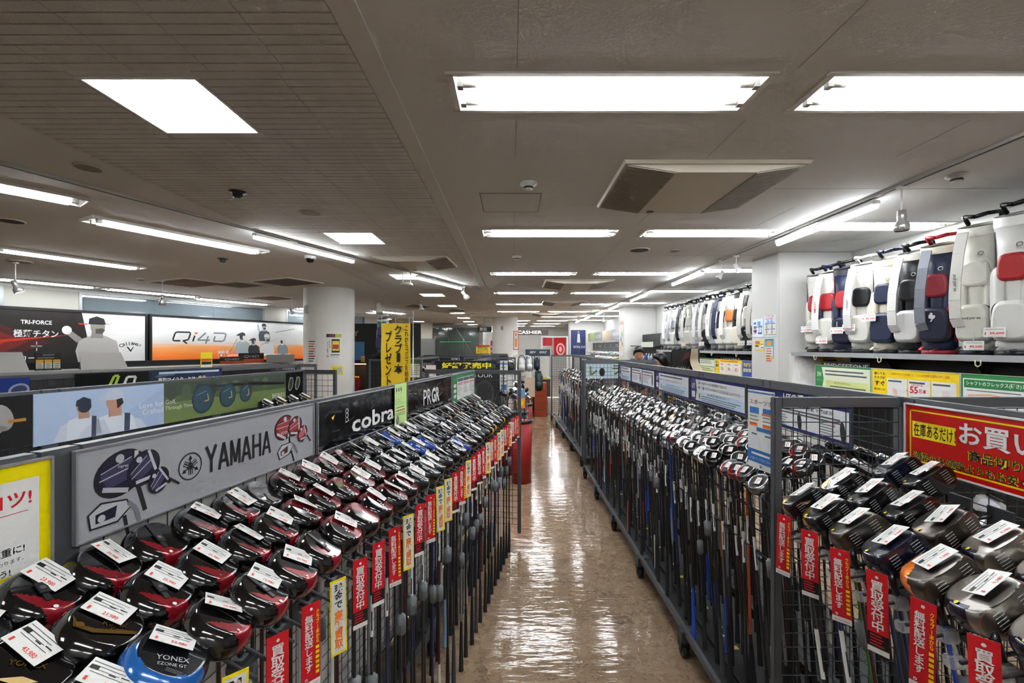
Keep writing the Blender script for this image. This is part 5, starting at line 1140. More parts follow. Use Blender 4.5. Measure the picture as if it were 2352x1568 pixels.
def d_buy(art, let, w_, h_):
    let.text('安心', 0.07, h_ - 0.05, 0.04, INK, 0.0008, w=0.11, bold=0.02); let.text('買取', 0.07, h_ - 0.105, 0.045, INK, 0.0008, w=0.11, bold=0.03); let.text('システム', 0.07, h_ - 0.16, 0.022, INK, 0.0008, w=0.11); bars(let, 0.18, w_ - 0.05, h_ - 0.02, 1, 0.02, CLR('#c2481a'), 0.0008, 0.012)
    for i, t in enumerate(('95', '90', '85')): x0 = 0.16 + (w_ - 0.18) / 3 * i; art.rect(x0, 0.05, x0 + (w_ - 0.18) / 3 - 0.014, h_ - 0.05, 0.0003, PAPER); let.text(t, x0 + 0.075, h_ * 0.46, 0.055, RED, 0.0008, w=0.07, bold=0.02); bars(let, x0 + 0.03, x0 + 0.14, h_ - 0.07, 1, 0.02, CLR('#c03060'), 0.0008, 0.012); let.text('%', x0 + 0.135, h_ * 0.44, 0.03, RED, 0.0008)
def d_dist(art, let, w_, h_): let.text('飛距離', w_ * 0.5, h_ - 0.06, 0.06, CLR('#e9c62e'), 0.0008, w=w_ * 0.8, bold=0.03); let.text('目安表', w_ * 0.5, h_ - 0.135, 0.055, CLR('#f0e27a'), 0.0008, w=w_ * 0.8, bold=0.03); bars(let, w_ * 0.2, w_ * 0.85, 0.045, 1, 0.02, WHITE, 0.0008, 0.014)
def d_rows(art, let, w_, h_):
    art.rect(0.012, h_ * 0.52, w_ - 0.012, h_ - 0.02, 0.0003, CLR('#d9dcc6')); art.rect(0.012, 0.02, w_ - 0.012, h_ * 0.48, 0.0003, CLR('#d3db8e')); art.rect(0.012, 0.02, 0.09, h_ - 0.02, 0.0005, GREEN); bars(let, 0.11, w_ - 0.05, h_ - 0.04, 2, 0.03, GREYT, 0.0008, 0.01); bars(let, 0.11, w_ - 0.05, h_ * 0.40, 2, 0.03, GREYT, 0.0008, 0.01)
def wboard(px0, px1, label, base, d, X=3.235, z1=1.51, h_=0.27):
    ya, yb = X * FPX / (px0 - 1176), X * FPX / (px1 - 1176)
    return rboard(X, ya, yb, z1 - h_, z1, 'sign_board', label, base, d, rim=(0.003, mat('#c9cbc9', 0.4)), group='boards under the wall shelf')
wboard(1873, 2001, 'green and cream spoon club advice board beside the pillar', mat('#2c8a45', 0.35), d_3w)
wboard(2004, 2204, 'yellow board with black and red lettering and white boxes', mat('#f0cf10', 0.35), d_55)
wboard(2208, 2440, 'green edged shaft flex board at the right edge', mat('#2c8a45', 0.35), d_flex)
wboard(1643, 1704, 'yellow purchase system board with three percentages', mat('#f0cf10', 0.35), d_buy, 3.3)
wboard(1705.5, 1728, 'blue distance table board against the pillar', mat('#3457b0', 0.35), d_dist, 3.3)
wboard(1593, 1641.5, 'green and yellow club advice board past the pillar', mat('#2c8a45', 0.35), d_rows, 3.3)
wboard(1550, 1591, 'green and yellow club advice board farthest back', mat('#2c8a45', 0.35), d_rows, 3.3)
def word(text, label, px0, px1, z, h_, X, col=WHITE, bold=0.02, base=None):
    ya, yb = X * FPX / (px0 - 1176), X * FPX / (px1 - 1176)
    return rboard(X, ya, yb, z - h_, z + h_, 'brand_header', label, base or BLKP, lambda a, l, w_, hh: l.text(text, w_ / 2, hh / 2, h_ * 1.1, col, 0.001, w=w_ * 0.94, bold=bold), th=0.02, group='brand headers under the shelf')
word('BRIDGESTONE', 'black header with wide white capitals above the spoon board', 1890, 1998, 1.50, 0.05, 3.40)
word('HONMA', 'black header with white capitals above the purchase board', 1655, 1703, 1.50, 0.05, 3.45)
# posters on the pillar: side face (towards the aisle) and front face
def d_10(art, let, w_, h_):
    art.rect(0, h_ * 0.5, w_, h_, 0.0002, CLR('#cfe0ee')); art.rect(w_ * 0.45, h_ * 0.62, w_ * 0.75, h_ * 0.85, 0.0004, CLR('#6fa0c8')); bars(let, 0.02, w_ * 0.4, h_ * 0.82, 3, 0.05, BLUE, 0.0006, 0.028); art.rect(0.02, h_ * 0.52, w_ * 0.45, h_ * 0.60, 0.0004, CLR('#e04048')); art.rect(w_ * 0.55, h_ * 0.53, w_ - 0.02, h_ * 0.61, 0.0004, BLUE)
    let.text('10', w_ * 0.22, h_ * 0.38, 0.085, CLR('#e03030'), 0.0006, w=w_ * 0.26, bold=0.02); let.text('OFF', w_ * 0.24, h_ * 0.23, 0.04, CLR('#e03030'), 0.0006, w=w_ * 0.26); let.text('3.5', w_ * 0.72, h_ * 0.38, 0.085, CLR('#3a7ac0'), 0.0006, w=w_ * 0.36, bold=0.02); bars(let, w_ * 0.52, w_ * 0.9, h_ * 0.24, 1, 0.03, BLUE, 0.0006, 0.02)
def d_stop(art, let, w_, h_):
    let.text('STOP', w_ * 0.5, h_ * 0.90, 0.05, CLR('#e05048'), 0.0006, w=w_ * 0.66); let.text('カスタマーハラスメント', w_ * 0.5, h_ * 0.82, 0.022, CLR('#e05048'), 0.0006, w=w_ * 0.86)
    for x in (0.35, 0.65): art.disc(w_ * x, h_ * 0.74, 0.02, 0.0004, CLR('#8fb0d8'), 14); art.poly([(w_ * x - 0.05, h_ * 0.64), (w_ * x + 0.05, h_ * 0.64), (w_ * x + 0.03, h_ * 0.71), (w_ * x - 0.03, h_ * 0.71)], 0.0004, CLR('#8fb0d8'))
    for i in range(2):
        for j in range(2): x0, y0 = w_ * (0.08 + 0.46 * i), h_ * (0.14 + 0.25 * j); art.rect(x0, y0, x0 + w_ * 0.40, y0 + h_ * 0.19, 0.0004, PAPER); art.rect(x0, y0 + h_ * 0.19, x0 + w_ * 0.40, y0 + h_ * 0.23, 0.0004, CLR('#4a66a8')); art.disc(x0 + w_ * 0.15, y0 + h_ * 0.12, 0.018, 0.0006, CLR('#d8a890'), 12); art.rect(x0 + w_ * 0.10, y0, x0 + w_ * 0.20, y0 + h_ * 0.09, 0.0006, CLR('#8fb070'))
    art.rect(0, h_ * 0.075, w_, h_ * 0.11, 0.0004, CLR('#e0a020'))
def d_zaiko(art, let, w_, h_):
    let.text('在庫検索', w_ * 0.32, h_ * 0.70, h_ * 0.22, CLR('#d8281c'), 0.0006, w=w_ * 0.5, bold=0.02); bars(let, w_ * 0.06, w_ * 0.5, h_ * 0.90, 1, 0.02, GREYT, 0.0006, 0.012); bars(let, w_ * 0.06, w_ * 0.42, h_ * 0.55, 1, 0.02, GREYT, 0.0006, 0.012); art.rect(w_ * 0.06, h_ * 0.36, w_ * 0.46, h_ * 0.46, 0.0004, GREYT); art.rect(w_ * 0.06, h_ * 0.08, w_ * 0.46, h_ * 0.32, 0.0004, PAPER); art.rect(w_ * 0.66, h_ * 0.12, w_ * 0.93, h_ * 0.82, 0.0004, CLR('#eceae0')); art.rect(w_ * 0.5, h_ * 0.15, w_ * 0.63, h_ * 0.45, 0.0004, PAPER)
    for j in range(2):
        for i in range(2): art.rect(w_ * (0.69 + 0.12 * i), h_ * (0.22 + 0.32 * j), w_ * (0.78 + 0.12 * i), h_ * (0.36 + 0.32 * j), 0.0006, [CLR('#b03a30'), CLR('#4a7a50')][(i + j) % 2])
def d_sale(art, let, w_, h_):
    art.rect(0, h_ * 0.62, w_, h_ * 0.96, 0.0003, CLR('#3aa7b8')); art.rect(0, h_ * 0.96, w_, h_, 0.0003, INK); art.rect(w_ * 0.22, h_ * 0.68, w_ * 0.80, h_ * 0.90, 0.0005, CLR('#e02c28')); let.text('SALE', w_ * 0.51, h_ * 0.745, 0.038, YELLOW, 0.0007, w=w_ * 0.5, bold=0.02); let.text('SUMMER', w_ * 0.51, h_ * 0.85, 0.022, YELLOW, 0.0007, w=w_ * 0.42); art.rect(0.01, h_ * 0.10, w_ - 0.01, h_ * 0.60, 0.0004, PAPER); bars(let, 0.03, w_ * 0.8, h_ * 0.53, 6, 0.03, CLR('#d84a3a'), 0.0007, 0.014, 0.3); art.rect(0, 0, w_, h_ * 0.07, 0.0004, YELLOW)
def pill(yfar, ynear, z0, z1, label, base, d): return rboard(3.217, yfar, ynear, z0, z1, 'wall_poster', label, base, d, th=0.001, group='posters on the square pillar')
pill(6.08, 5.83, 1.83, 2.07, 'pale blue discount poster with red and blue figures', CLR('#dfe8ee', 0.5), d_10)
pill(5.81, 5.55, 1.83, 2.10, 'pale blue poster with red outlined heading', CLR('#cddcea', 0.5), d_stop)
pill(6.03, 5.81, 1.655, 1.79, 'small yellow stock search poster on the pillar side', CLR('#f0c818', 0.5), d_zaiko)
pill(5.79, 5.60, 1.56, 1.80, 'narrow teal and red sale poster on the pillar', CLR('#4aa8c0', 0.5), d_sale)
board('wall_poster', 'large yellow stock search poster on the rounded pillar base', 'poster', (3.44, 5.07, 1.44), rad(0), 0.38, 0.27, CLR('#f0c818', 0.5), d_zaiko, th=0.001, group='posters on the square pillar')
def d_p2(art, let, w_, h_):
    art.rect(0, h_ * 0.9, w_, h_, 0.0003, CLR('#d04038'))
    for i, c in enumerate(('#e8b820', '#4aa050', '#3a6ac0', '#d84838', '#e8b820')): art.disc(w_ * (0.35 + 0.3 * (i % 2)), h_ * (0.76 - 0.14 * i), 0.06, 0.0004, CLR(c), 10, 0.09, 0.4)
rboard(3.195, 13.5, 13.05, 1.45, 2.45, 'wall_poster', 'white poster with a red top and coloured shapes on second pillar', PAPER, d_p2, th=0.001)

# ------------------------------------------------------------------ golf bags
def ring_pts(rx, ry, z, n=22, dz=0.0, yo=0.0): return [(rx * math.cos(2 * PI * i / n), yo + ry * math.sin(2 * PI * i / n), z + dz * math.sin(2 * PI * i / n)) for i in range(n)]
def arc_panel(b, r0, r1, t0, t1, z0, z1, m, off=0.003, n=8, rows=6, dz=0.0):
    P = []; F = []
    for j in range(rows + 1):
        f = j / rows; z = z0 + (z1 - z0) * f; rx = r0[0] + (r1[0] - r0[0]) * f + off; ry = r0[1] + (r1[1] - r0[1]) * f + off
        for i in range(n + 1):
            t = t0 + (t1 - t0) * i / n; P.append((rx * math.cos(t), ry * math.sin(t), z + dz * math.sin(t) * f))
    for j in range(rows):
        for i in range(n): k = j * (n + 1) + i; F.append((k, k + 1, k + n + 2, k + n + 1))
    b.add(P, F, m, None, True)
def pocket(b, x, z, w_, h_, d_, y0, m, n=20, M=None):
    """rounded bulging pocket on the -y side"""
    R = []
    for (s, dd) in ((1.0, 0.0), (1.0, 0.5), (0.93, 0.82), (0.78, 1.0)):
        ring = []
        for i in range(n):
            t = 2 * PI * i / n; c, q = math.cos(t), math.sin(t)
            cx = math.copysign(abs(c) ** 0.45, c); cz = math.copysign(abs(q) ** 0.45, q)
            if cz > 0: cx *= (1 - 0.12 * cz)
            ring.append((x + cx * w_ / 2 * s, y0 - d_ * dd, z + cz * h_ / 2 * s))
        R.append(ring)
    b.loft(R, m, M=M)
def band(b, pts, wd, th, m, nrm=(0, -1, 0)):
    """flat strap through points, width across x"""
    for a, c in zip(pts, pts[1:]):
        a = Vector(a); c = Vector(c); d = (c - a).normalized(); nn = Vector(nrm); s = d.cross(nn).normalized(); nn = s.cross(d).normalized()
        P = [a + s * wd / 2, a - s * wd / 2, c - s * wd / 2, c + s * wd / 2]; b.add(P + [q + nn * th for q in P], [(3, 2, 1, 0), (4, 5, 6, 7), (0, 1, 5, 4), (1, 2, 6, 5), (2, 3, 7, 6), (3, 0, 4, 7)], m)
def golf_bag(label, x, y, z, rz, st, group, h_=0.90, detail=True):
    o = thing('golf_bag', label, 'golf bag', (x, y, z), rz, group)
    L_ = lambda c, r=0.4: mat(c, r)
    body, acc, pk, colr, hd = (L_(st[k]) for k in ('body', 'acc', 'pocket', 'collar', 'handle')); trim = L_(st.get('trim', '#15161a'))
    s = h_ / 0.90
    rB, rM, rT = (0.122, 0.108), (0.112, 0.10), (0.128, 0.112)
    b = MB(); b.loft([ring_pts(*rB, 0.0), ring_pts(*rB, 0.035)], L_(st.get('foot', '#1a1b1e')), smooth=True); b.obj('base', o)
    b = MB(); b.loft([ring_pts(0.118, 0.104, 0.035), ring_pts(0.118, 0.104, 0.09), ring_pts(*rM, 0.40 * s), ring_pts(0.116, 0.102, 0.65 * s), ring_pts(0.124, 0.109, 0.80 * s, dz=0.02)], body); b.obj('body', o)
    b = MB(); b.loft([ring_pts(0.126, 0.111, 0.79 * s, dz=0.02), ring_pts(*rT, 0.86 * s, dz=0.035)], colr, cap=False); b.obj('collar', o)
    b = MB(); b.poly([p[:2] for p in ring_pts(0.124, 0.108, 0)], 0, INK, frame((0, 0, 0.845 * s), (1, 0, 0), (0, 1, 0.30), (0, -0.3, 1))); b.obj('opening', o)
    b = MB(); b.path([(-0.09, 0.08, 0.885 * s), (-0.10, 0.03, 0.93 * s), (-0.06, -0.07, 0.915 * s), (0.0, -0.10, 0.90 * s), (0.06, -0.07, 0.915 * s), (0.10, 0.03, 0.93 * s), (0.09, 0.08, 0.885 * s)], 0.015, hd, 8); b.obj('handle', o)
    for sgn in (0, 1):
        b = MB(); t0 = rad(-35) if sgn == 0 else rad(180); arc_panel(b, (0.116, 0.103), (0.12, 0.105), t0, t0 + rad(35), 0.10, 0.76 * s, acc); b.obj('side_panel', o)
        b = MB(); SMx = RZ(rad(62) if sgn == 0 else rad(-62)); pocket(b, 0, 0.36 * s, 0.15, 0.42, 0.05, -0.085, L_(st.get('side', st['body'])), 18, SMx); sp = b.obj('side_pocket', o)
        b = MB(); b.path([SMx @ Vector(q) for q in ((-0.06, -0.128, 0.20), (-0.066, -0.130, 0.36), (-0.058, -0.131, 0.50), (-0.02, -0.131, 0.545), (0.03, -0.131, 0.54))], 0.0035, trim, 5); b.obj('zip', sp)
    b = MB(); pocket(b, 0.0, 0.235, 0.20, 0.28, 0.085, -0.082, pk, 22); fp = b.obj('front_pocket', o)
    pz = []
    for i in range(17):
        t = rad(-60) + rad(300) * i / 16; c, q = math.cos(t + 0), math.sin(t); pz.append((math.copysign(abs(c) ** 0.45, c) * 0.098, -0.128, 0.235 + math.copysign(abs(q) ** 0.45, q) * 0.132))
    b = MB(); b.path([p for p in pz if p[2] > 0.12], 0.0035, trim, 5); b.obj('zip', fp)
    if detail:
        b = MB(); pocket(b, 0.0, 0.53 * s, 0.16, 0.19, 0.04, -0.085, L_(st.get('upper', st['acc'])), 20); b.obj('upper_pocket', o)
        b = MB(); b.ring(0, 0, 0.012, 0.017, 0, CHROME, 14, frame((0.04, -0.13, 0.655 * s), (1, 0, 0), (0, 0.2, 1), (0, -1, 0.2))); b.obj('towel_ring', o)
    if st.get('strap'):
        sp_ = L_(st['strap']); x0 = st.get('sx', -0.055)
        b = MB(); band(b, [(x0, -0.135, 0.80 * s), (x0 - 0.01, -0.175, 0.66 * s), (x0 - 0.018, -0.20, 0.50 * s), (x0 - 0.022, -0.205, 0.36 * s), (x0 - 0.02, -0.195, 0.24 * s), (x0 - 0.01, -0.165, 0.19 * s)], st.get('sw', 0.065), 0.014, sp_); so = b.obj('strap', o)
        if st.get('word'):
            b = MB(); n = len(st['word']); b.text(st['word'], 0, 0, st.get('wh', 0.024), L_(st.get('wcol', '#b8202a')), 0.0, bold=0.015, M=frame((x0 - 0.018, -0.2215, 0.47 * s), (0, 0.06, -1), (1, 0, 0), (0, -1, 0)) @ Matrix.Diagonal((1, 1, 1, 1))); b.obj('lettering', so)
    if st.get('mark'):
        b = MB(); st['mark'](b); b.obj('emblem', fp)
    if st.get('price'):
        b = MB(); pm = frame((st.get('tx', 0.05), -0.192, st.get('tz', 0.20)), (1, 0, 0), (0, 0.1, 1), (0, -1, 0.1)); b.box(-0.055, 0.055, -0.033, 0.033, -0.001, 0, PAPER, pm); b.rect(-0.045, 0.018, 0.045, 0.021, 0.0006, GREYT, pm); b.text(st['price'], 0.012, -0.008, 0.02, mat('#d8321c', 0.5), 0.0006, w=0.072, bold=0.03, M=pm); b.rect(-0.048, -0.017, -0.041, 0.0, 0.0006, mat('#d8321c', 0.5), pm); b.rect(-0.03, -0.028, 0.045, -0.026, 0.0006, GREYT, pm)
        to = b.obj('price_tag', o)
        b = MB(); b.bar((st.get('tx', 0.05), -0.19, st.get('tz', 0.20) + 0.03), (st.get('tx', 0.05) - 0.005, -0.175, st.get('tz', 0.20) + 0.09), 0.004, CLEAR, 6); b.obj('tag_loop', to)
    # foot strap loops
    b = MB(); band(b, [(-0.08, -0.10, 0.06), (-0.085, -0.15, 0.035), (-0.02, -0.165, 0.03), (0.02, -0.12, 0.045)], 0.022, 0.003, trim, (0, 0, 1)); b.obj('foot_strap', o)
    return o
def m_bird(b):
    pts = [(-0.012, -0.03), (0.0, -0.01), (-0.02, -0.002), (-0.02, 0.02), (-0.010, 0.03), (-0.014, 0.036), (0.0, 0.042), (0.006, 0.03), (0.004, 0.018), (0.018, 0.022), (0.022, 0.006), (0.012, -0.008), (0.004, -0.014), (0.0, -0.03)]
    b.poly(pts, 0.0, WHITE, frame((0, -0.1685, 0.29), (1, 0, 0), (0, 0, 1), (0, -1, 0)))
def m_word(t, h_, col='#1a1a1c', z=0.27): return lambda b: b.text(t, 0, 0, h_, mat(col, 0.5), 0.0, bold=0.01, M=frame((0, -0.1685, z), (1, 0, 0), (0, 0, 1), (0, -1, 0)))
def m_bars(b):
    for i in range(3): b.poly([(-0.02 + 0.014 * i, -0.012), (-0.010 + 0.014 * i, -0.012), (-0.016 + 0.014 * i, 0.004 + 0.008 * i), (-0.024 + 0.014 * i, 0.002 + 0.008 * i)], 0.0, WHITE if True else INK, frame((0, -0.1685, 0.30), (1, 0, 0), (0, 0, 1), (0, -1, 0)))
W_, N_, K_, B_ = '#cbc9c1', '#1b2340', '#131316', '#cfc7b4'
NEARB = [
    ('white golf bag with red pocket and hanging card beside the pillar', 5.18, dict(body=W_, acc=N_, pocket=W_, collar=W_, handle=K_, upper='#a8202a', price='27,800', tx=-0.06, tz=0.26)),
    ('white and navy golf bag with red lettered white strap', 4.98, dict(body=W_, acc=N_, pocket=W_, collar=W_, handle=N_, upper='#a8202a', strap='#d2d1cd', word='HONMA', wcol='#c22a30', price='30,800', tx=-0.02, tz=0.13, side=N_)),
    ('navy golf bag with a tricolour stripe and white collar', 4.74, dict(body=N_, acc='#a8202a', pocket='#171d36', collar='#20242e', handle=K_, price='39,600', tz=0.23, tx=-0.03)),
    ('white golf bag with wrapped white strap and black piping', 4.50, dict(body=W_, acc=K_, pocket=W_, collar=W_, handle=W_, strap='#cfcfcf', word='PUMAGOLF', wcol='#8d8f92', wh=0.02, price='36,300', tx=-0.07, tz=0.25)),
    ('navy and beige golf bag with rounded navy pocket', 4.22, dict(body=B_, acc=N_, pocket=N_, collar=B_, handle=N_, upper=N_, price='45,100', tx=-0.08, tz=0.33, trim='#bfb7a4')),
    ('black golf bag with white strap marked with three bars', 3.94, dict(body=K_, acc='#26262a', pocket='#d2d1cd', collar=W_, handle=K_, strap='#d2d1cd', upper='#1a1a1c', side=K_)),
    ('navy golf bag with red piping and white bird emblem', 3.67, dict(body=N_, acc='#9a1f2a', pocket='#1c2236', collar=B_, handle='#a8202a', strap='#7d808a', upper='#8d2a34', trim='#b02a32', mark=m_bird, sx=-0.04, foot='#9a1f2a')),
    ('tall white golf bag with lettered pocket and black handle', 3.40, dict(body='#cdcbc0', acc='#d2d0c6', pocket='#cdcbc0', collar='#cdcbc0', handle=K_, strap='#d0cfc8', word='and per se', wcol='#5a5c60', wh=0.028, upper='#d6d4ca', price='49,500', tx=0.02, tz=0.07, mark=m_word('and per se', 0.022))),
    ('white golf bag with glossy red pocket at the right edge', 3.10, dict(body='#cccbc6', acc=K_, pocket='#cccbc6', collar='#d8d7d2', handle=K_, upper='#a31c20', price='39,600', tx=-0.06, tz=0.16)),
    ('white golf bag cut off by the right edge of view', 2.82, dict(body='#cccbc6', acc=N_, pocket='#cccbc6', collar='#d8d7d2', handle=K_)),
]
for k, (lab, y, st) in enumerate(NEARB):
    golf_bag(lab, 3.50 - (0.04 if k in (6, 8) else 0), y, 1.641, rad(-60) + random.uniform(-0.12, 0.12), st, 'golf bags on the near shelf', 0.93 if k < 7 else 1.02)
FARD = [('white', W_), ('silver grey', '#9a9da2'), ('black', K_), ('cream', '#cfc8b6'), ('navy', N_)]
pat = [(2, 0), (2, 0), (3, 2), (0, 3), (0, 4), (1, 0), (2, 0), (1, 1), (0, 1), (0, 0), (0, 2), (1, 0), (0, 1), (0, 0), (1, 0)]
for k, (a, c) in enumerate(pat):
    y = 6.36 + 0.272 * k
    if y > 10.2: break
    st = dict(body=FARD[a][1], acc=FARD[c][1], pocket=FARD[a][1], collar=FARD[c][1], handle=K_, side=FARD[c][1], upper=FARD[c][1])
    if k % 3 != 2: st['strap'] = '#d9d8d4' if k % 2 else FARD[c][1]
    if k in (0, 1, 6, 9): st['price'] = ['36,300', '30,800', '39,600', '49,500'][(k // 2) % 4]; st['tz'] = 0.12; st['tx'] = -0.05
    if k < 2: st['mark'] = m_bars
    if k == 5: st['word'] = 'OAKLEY'; st['wcol'] = '#26262a'; st['strap'] = '#d9d8d4'
    if k == 3: st['upper'] = '#d07a3a'
    golf_bag('%s golf bag with %s panels, %s past the pillar on far shelf' % (FARD[a][0], FARD[c][0], nth(k + 1)), 3.50, y, 1.641, rad(-60) + random.uniform(-0.15, 0.15), st, 'golf bags on the far shelf', 0.92 + 0.03 * random.random(), detail=True)
# ================================================================== lightboxes on the left wall
LBX = 0.075
E = lambda h, k=1.0: mat(h, 0.5, emit=LBX * k)
def wall_t(px, off=0.35):
    """distance along the window wall of the point seen at column px"""
    o = LP + LN * off; k = (px - 1176) / FPX; return (k * o.y - o.x) / (LD.x - k * LD.y)
def lightbox(px0, px1, z0, z1, label, base, draw, off=0.35):
    t0, t1 = wall_t(px0, off), wall_t(px1, off); w_, h_ = t1 - t0, z1 - z0
    o = thing('lightbox', label, 'lightbox', (0, 0, 0)); o.matrix_world = LWM(t0, z0, off)
    b = MB(); b.box(-0.05, w_ + 0.05, -0.06, h_ + 0.05, -0.12, -0.004, BLKP); b.obj('case', o)
    f = MB(); f.box(-0.05, w_ + 0.05, h_, h_ + 0.05, -0.004, 0.012, BLKP); f.box(-0.05, w_ + 0.05, -0.06, 0, -0.004, 0.012, BLKP); f.box(-0.05, 0, 0, h_, -0.004, 0.012, BLKP); f.box(w_, w_ + 0.05, 0, h_, -0.004, 0.012, BLKP); f.obj('frame', o)
    b = MB(); b.rect(0, 0, w_, h_, 0.0, base); b.obj('panel', o)
    art, let = MB(), MB(); draw(art, let, w_, h_)
    art.obj('artwork', o); let.obj('lettering', o)
    return o
def grad_mat(name, stops, axis='Y', strength=1.0, size=1.0, streak=None):
    """printed colour gradient of a backlit picture, across its own height"""
    m = bpy.data.materials.new(name); m.use_nodes = True; nt = m.node_tree; b = nt.nodes['Principled BSDF']
    tc = nt.nodes.new('ShaderNodeTexCoord'); sp = nt.nodes.new('ShaderNodeSeparateXYZ'); nt.links.new(tc.outputs['Object'], sp.inputs[0])
    mu = nt.nodes.new('ShaderNodeMath'); mu.operation = 'DIVIDE'; mu.inputs[1].default_value = size; nt.links.new(sp.outputs[axis], mu.inputs[0])
    src = mu.outputs[0]
    if streak:
        mp = nt.nodes.new('ShaderNodeMapping'); mp.inputs['Scale'].default_value = (0.5, 9.0, 1); nt.links.new(tc.outputs['Object'], mp.inputs['Vector'])
        n = nt.nodes.new('ShaderNodeTexNoise'); n.inputs['Scale'].default_value = 1.2; nt.links.new(mp.outputs[0], n.inputs['Vector'])
        ma = nt.nodes.new('ShaderNodeMath'); ma.operation = 'MULTIPLY_ADD'; ma.inputs[1].default_value = streak; nt.links.new(n.outputs['Fac'], ma.inputs[0]); nt.links.new(src, ma.inputs[2]); src = ma.outputs[0]
    r = nt.nodes.new('ShaderNodeValToRGB'); e = r.color_ramp.elements
    while len(e) < len(stops): e.new(0.5)
    for k, (p, c) in enumerate(stops): e[k].position = p; e[k].color = (*hexc(c), 1)
    nt.links.new(src, r.inputs['Fac']); nt.links.new(r.outputs['Color'], b.inputs['Base Color']); nt.links.new(r.outputs['Color'], b.inputs['Emission Color']); b.inputs['Emission Strength'].default_value = strength; m.cycles.emission_sampling = 'NONE'; b.inputs['Roughness'].default_value = 0.4
    return m
def golfer(art, x, y, s, cap, shirt, skin, face, z=0.001, hands=None, k=1.0):
    """half length generic golfer: torso, arms, head, cap"""
    def P(pts, m, dz=0.0): art.poly([(x + p[0] * s, y + p[1] * s) for p in pts], z + dz, m)
    def ell(cx, cy, r, ry): return [(cx + r * math.cos(t * PI / 10), cy + ry * math.sin(t * PI / 10)) for t in range(20)]
    P([(-0.30, 0.0), (-0.36, 0.32), (-0.30, 0.56), (-0.08, 0.66), (0.14, 0.66), (0.36, 0.54), (0.42, 0.25), (0.40, 0.0)], shirt)
    P([(-0.10, 0.60), (0.12, 0.60), (0.10, 0.76), (-0.08, 0.76)], skin, 0.0004)
    P(ell(0.02, 0.86, 0.13, 0.17), skin, 0.0008); P(ell(-0.05, 0.84, 0.08, 0.15), E('#2c2a2a', k), 0.0010) if face < 0 else None
    P([(-0.04 * face + 0.02, 0.70), (0.08 * face + 0.02, 0.70), (0.13 * face + 0.02, 0.78), (0.10 * face, 0.82), (-0.02 * face, 0.80)], E('#4a4442', k), 0.0012)
    P([(-0.14, 0.90), (-0.13, 1.02), (0.0, 1.08), (0.13, 1.03), (0.16, 0.92), (0.16 + 0.16 * face, 0.93 if face > 0 else 0.90), (0.10, 0.90)] if face > 0 else [(0.16, 0.90), (0.15, 1.02), (0.02, 1.08), (-0.12, 1.03), (-0.30, 0.93), (-0.28, 0.90)], cap, 0.0014)
    if hands:
        hx, hy = hands; P([(-0.34, 0.50), (-0.24, 0.58), (hx + 0.04, hy + 0.02), (hx - 0.05, hy - 0.03)], skin, 0.0016); P(ell(hx, hy, 0.08, 0.09), E('#c9c9c8', k), 0.0020)
def d_tri(art, let, w_, h_):
    X = lambda px: wall_t(px) - wall_t(-260)
    art.poly([(0, 0), (X(212), 0), (X(202), h_ * 0.5), (X(188), h_), (0, h_)], 0.0004, E('#17120f', 1.0))
    for i, (c, f) in enumerate((('#3c100c', 0.42), ('#6a140e', 0.30), ('#a01c10', 0.18), ('#c83a18', 0.08))): art.poly([(X(-60), h_ * (0.40 - f)), (X(-60 + 420 * f), h_ * 0.46), (X(-60), h_ * (0.46 + f))], 0.0006 + 0.0002 * i, E(c))
    art.poly([(X(-60), h_ * 0.40), (X(175), h_ * 0.60), (X(-60), h_ * 0.46)], 0.0016, E('#b02a12'))
    W = E('#d0d2d4')
    x = X(84)
    let.text('TRI-FORCE', x, h_ * 0.795, 0.075, W, 0.002, w=X(119) - X(47), bold=0.02)
    for e in (-1, 1): let.rect(x + e * 0.66 - 0.07, h_ * 0.785, x + e * 0.66 + 0.07, h_ * 0.805, 0.002, E('#c83420'))
    let.text('極薄チタン', x, h_ * 0.60, 0.14, W, 0.002, w=X(134) - X(30), bold=0.015); let.text('POLY MESH', x, h_ * 0.385, 0.028, W, 0.002, w=X(95) - X(70))
    for q in (0.44, 0.33): let.rect(x - 0.006, h_ * (q - 0.025), x + 0.006, h_ * (q + 0.025), 0.002, W)
    let.text('カーボン', x, h_ * 0.185, 0.12, W, 0.002, w=X(122) - X(42), bold=0.015)
    golfer(art, X(222), h_ * 0.02, h_ * 0.86, E('#1b1a1a'), E('#9c9a95'), E('#7d7a76'), 1, 0.0022, (-0.50, 0.76))
    cx = X(300)
    for i, ch in enumerate('Callaway'):
        t = (i - 3.5) / 3.5; let.text(ch, cx + t * 0.17, h_ * 0.44 - 0.045 * t * t, 0.075 if ch in 'Cl' else 0.055, E('#1c1c1c'), 0.002, bold=0.012, rot=-0.45 * t)
    let.poly([(cx - 0.075, h_ * 0.375), (cx - 0.045, h_ * 0.375), (cx, h_ * 0.315), (cx + 0.045, h_ * 0.375), (cx + 0.06, h_ * 0.375), (cx, h_ * 0.27)], 0.002, E('#1c1c1c'))
lightbox(-260, 333, 1.31, 2.37, 'dark red and white backlit golfer panel on left wall', E('#c9c9c8'), d_tri)
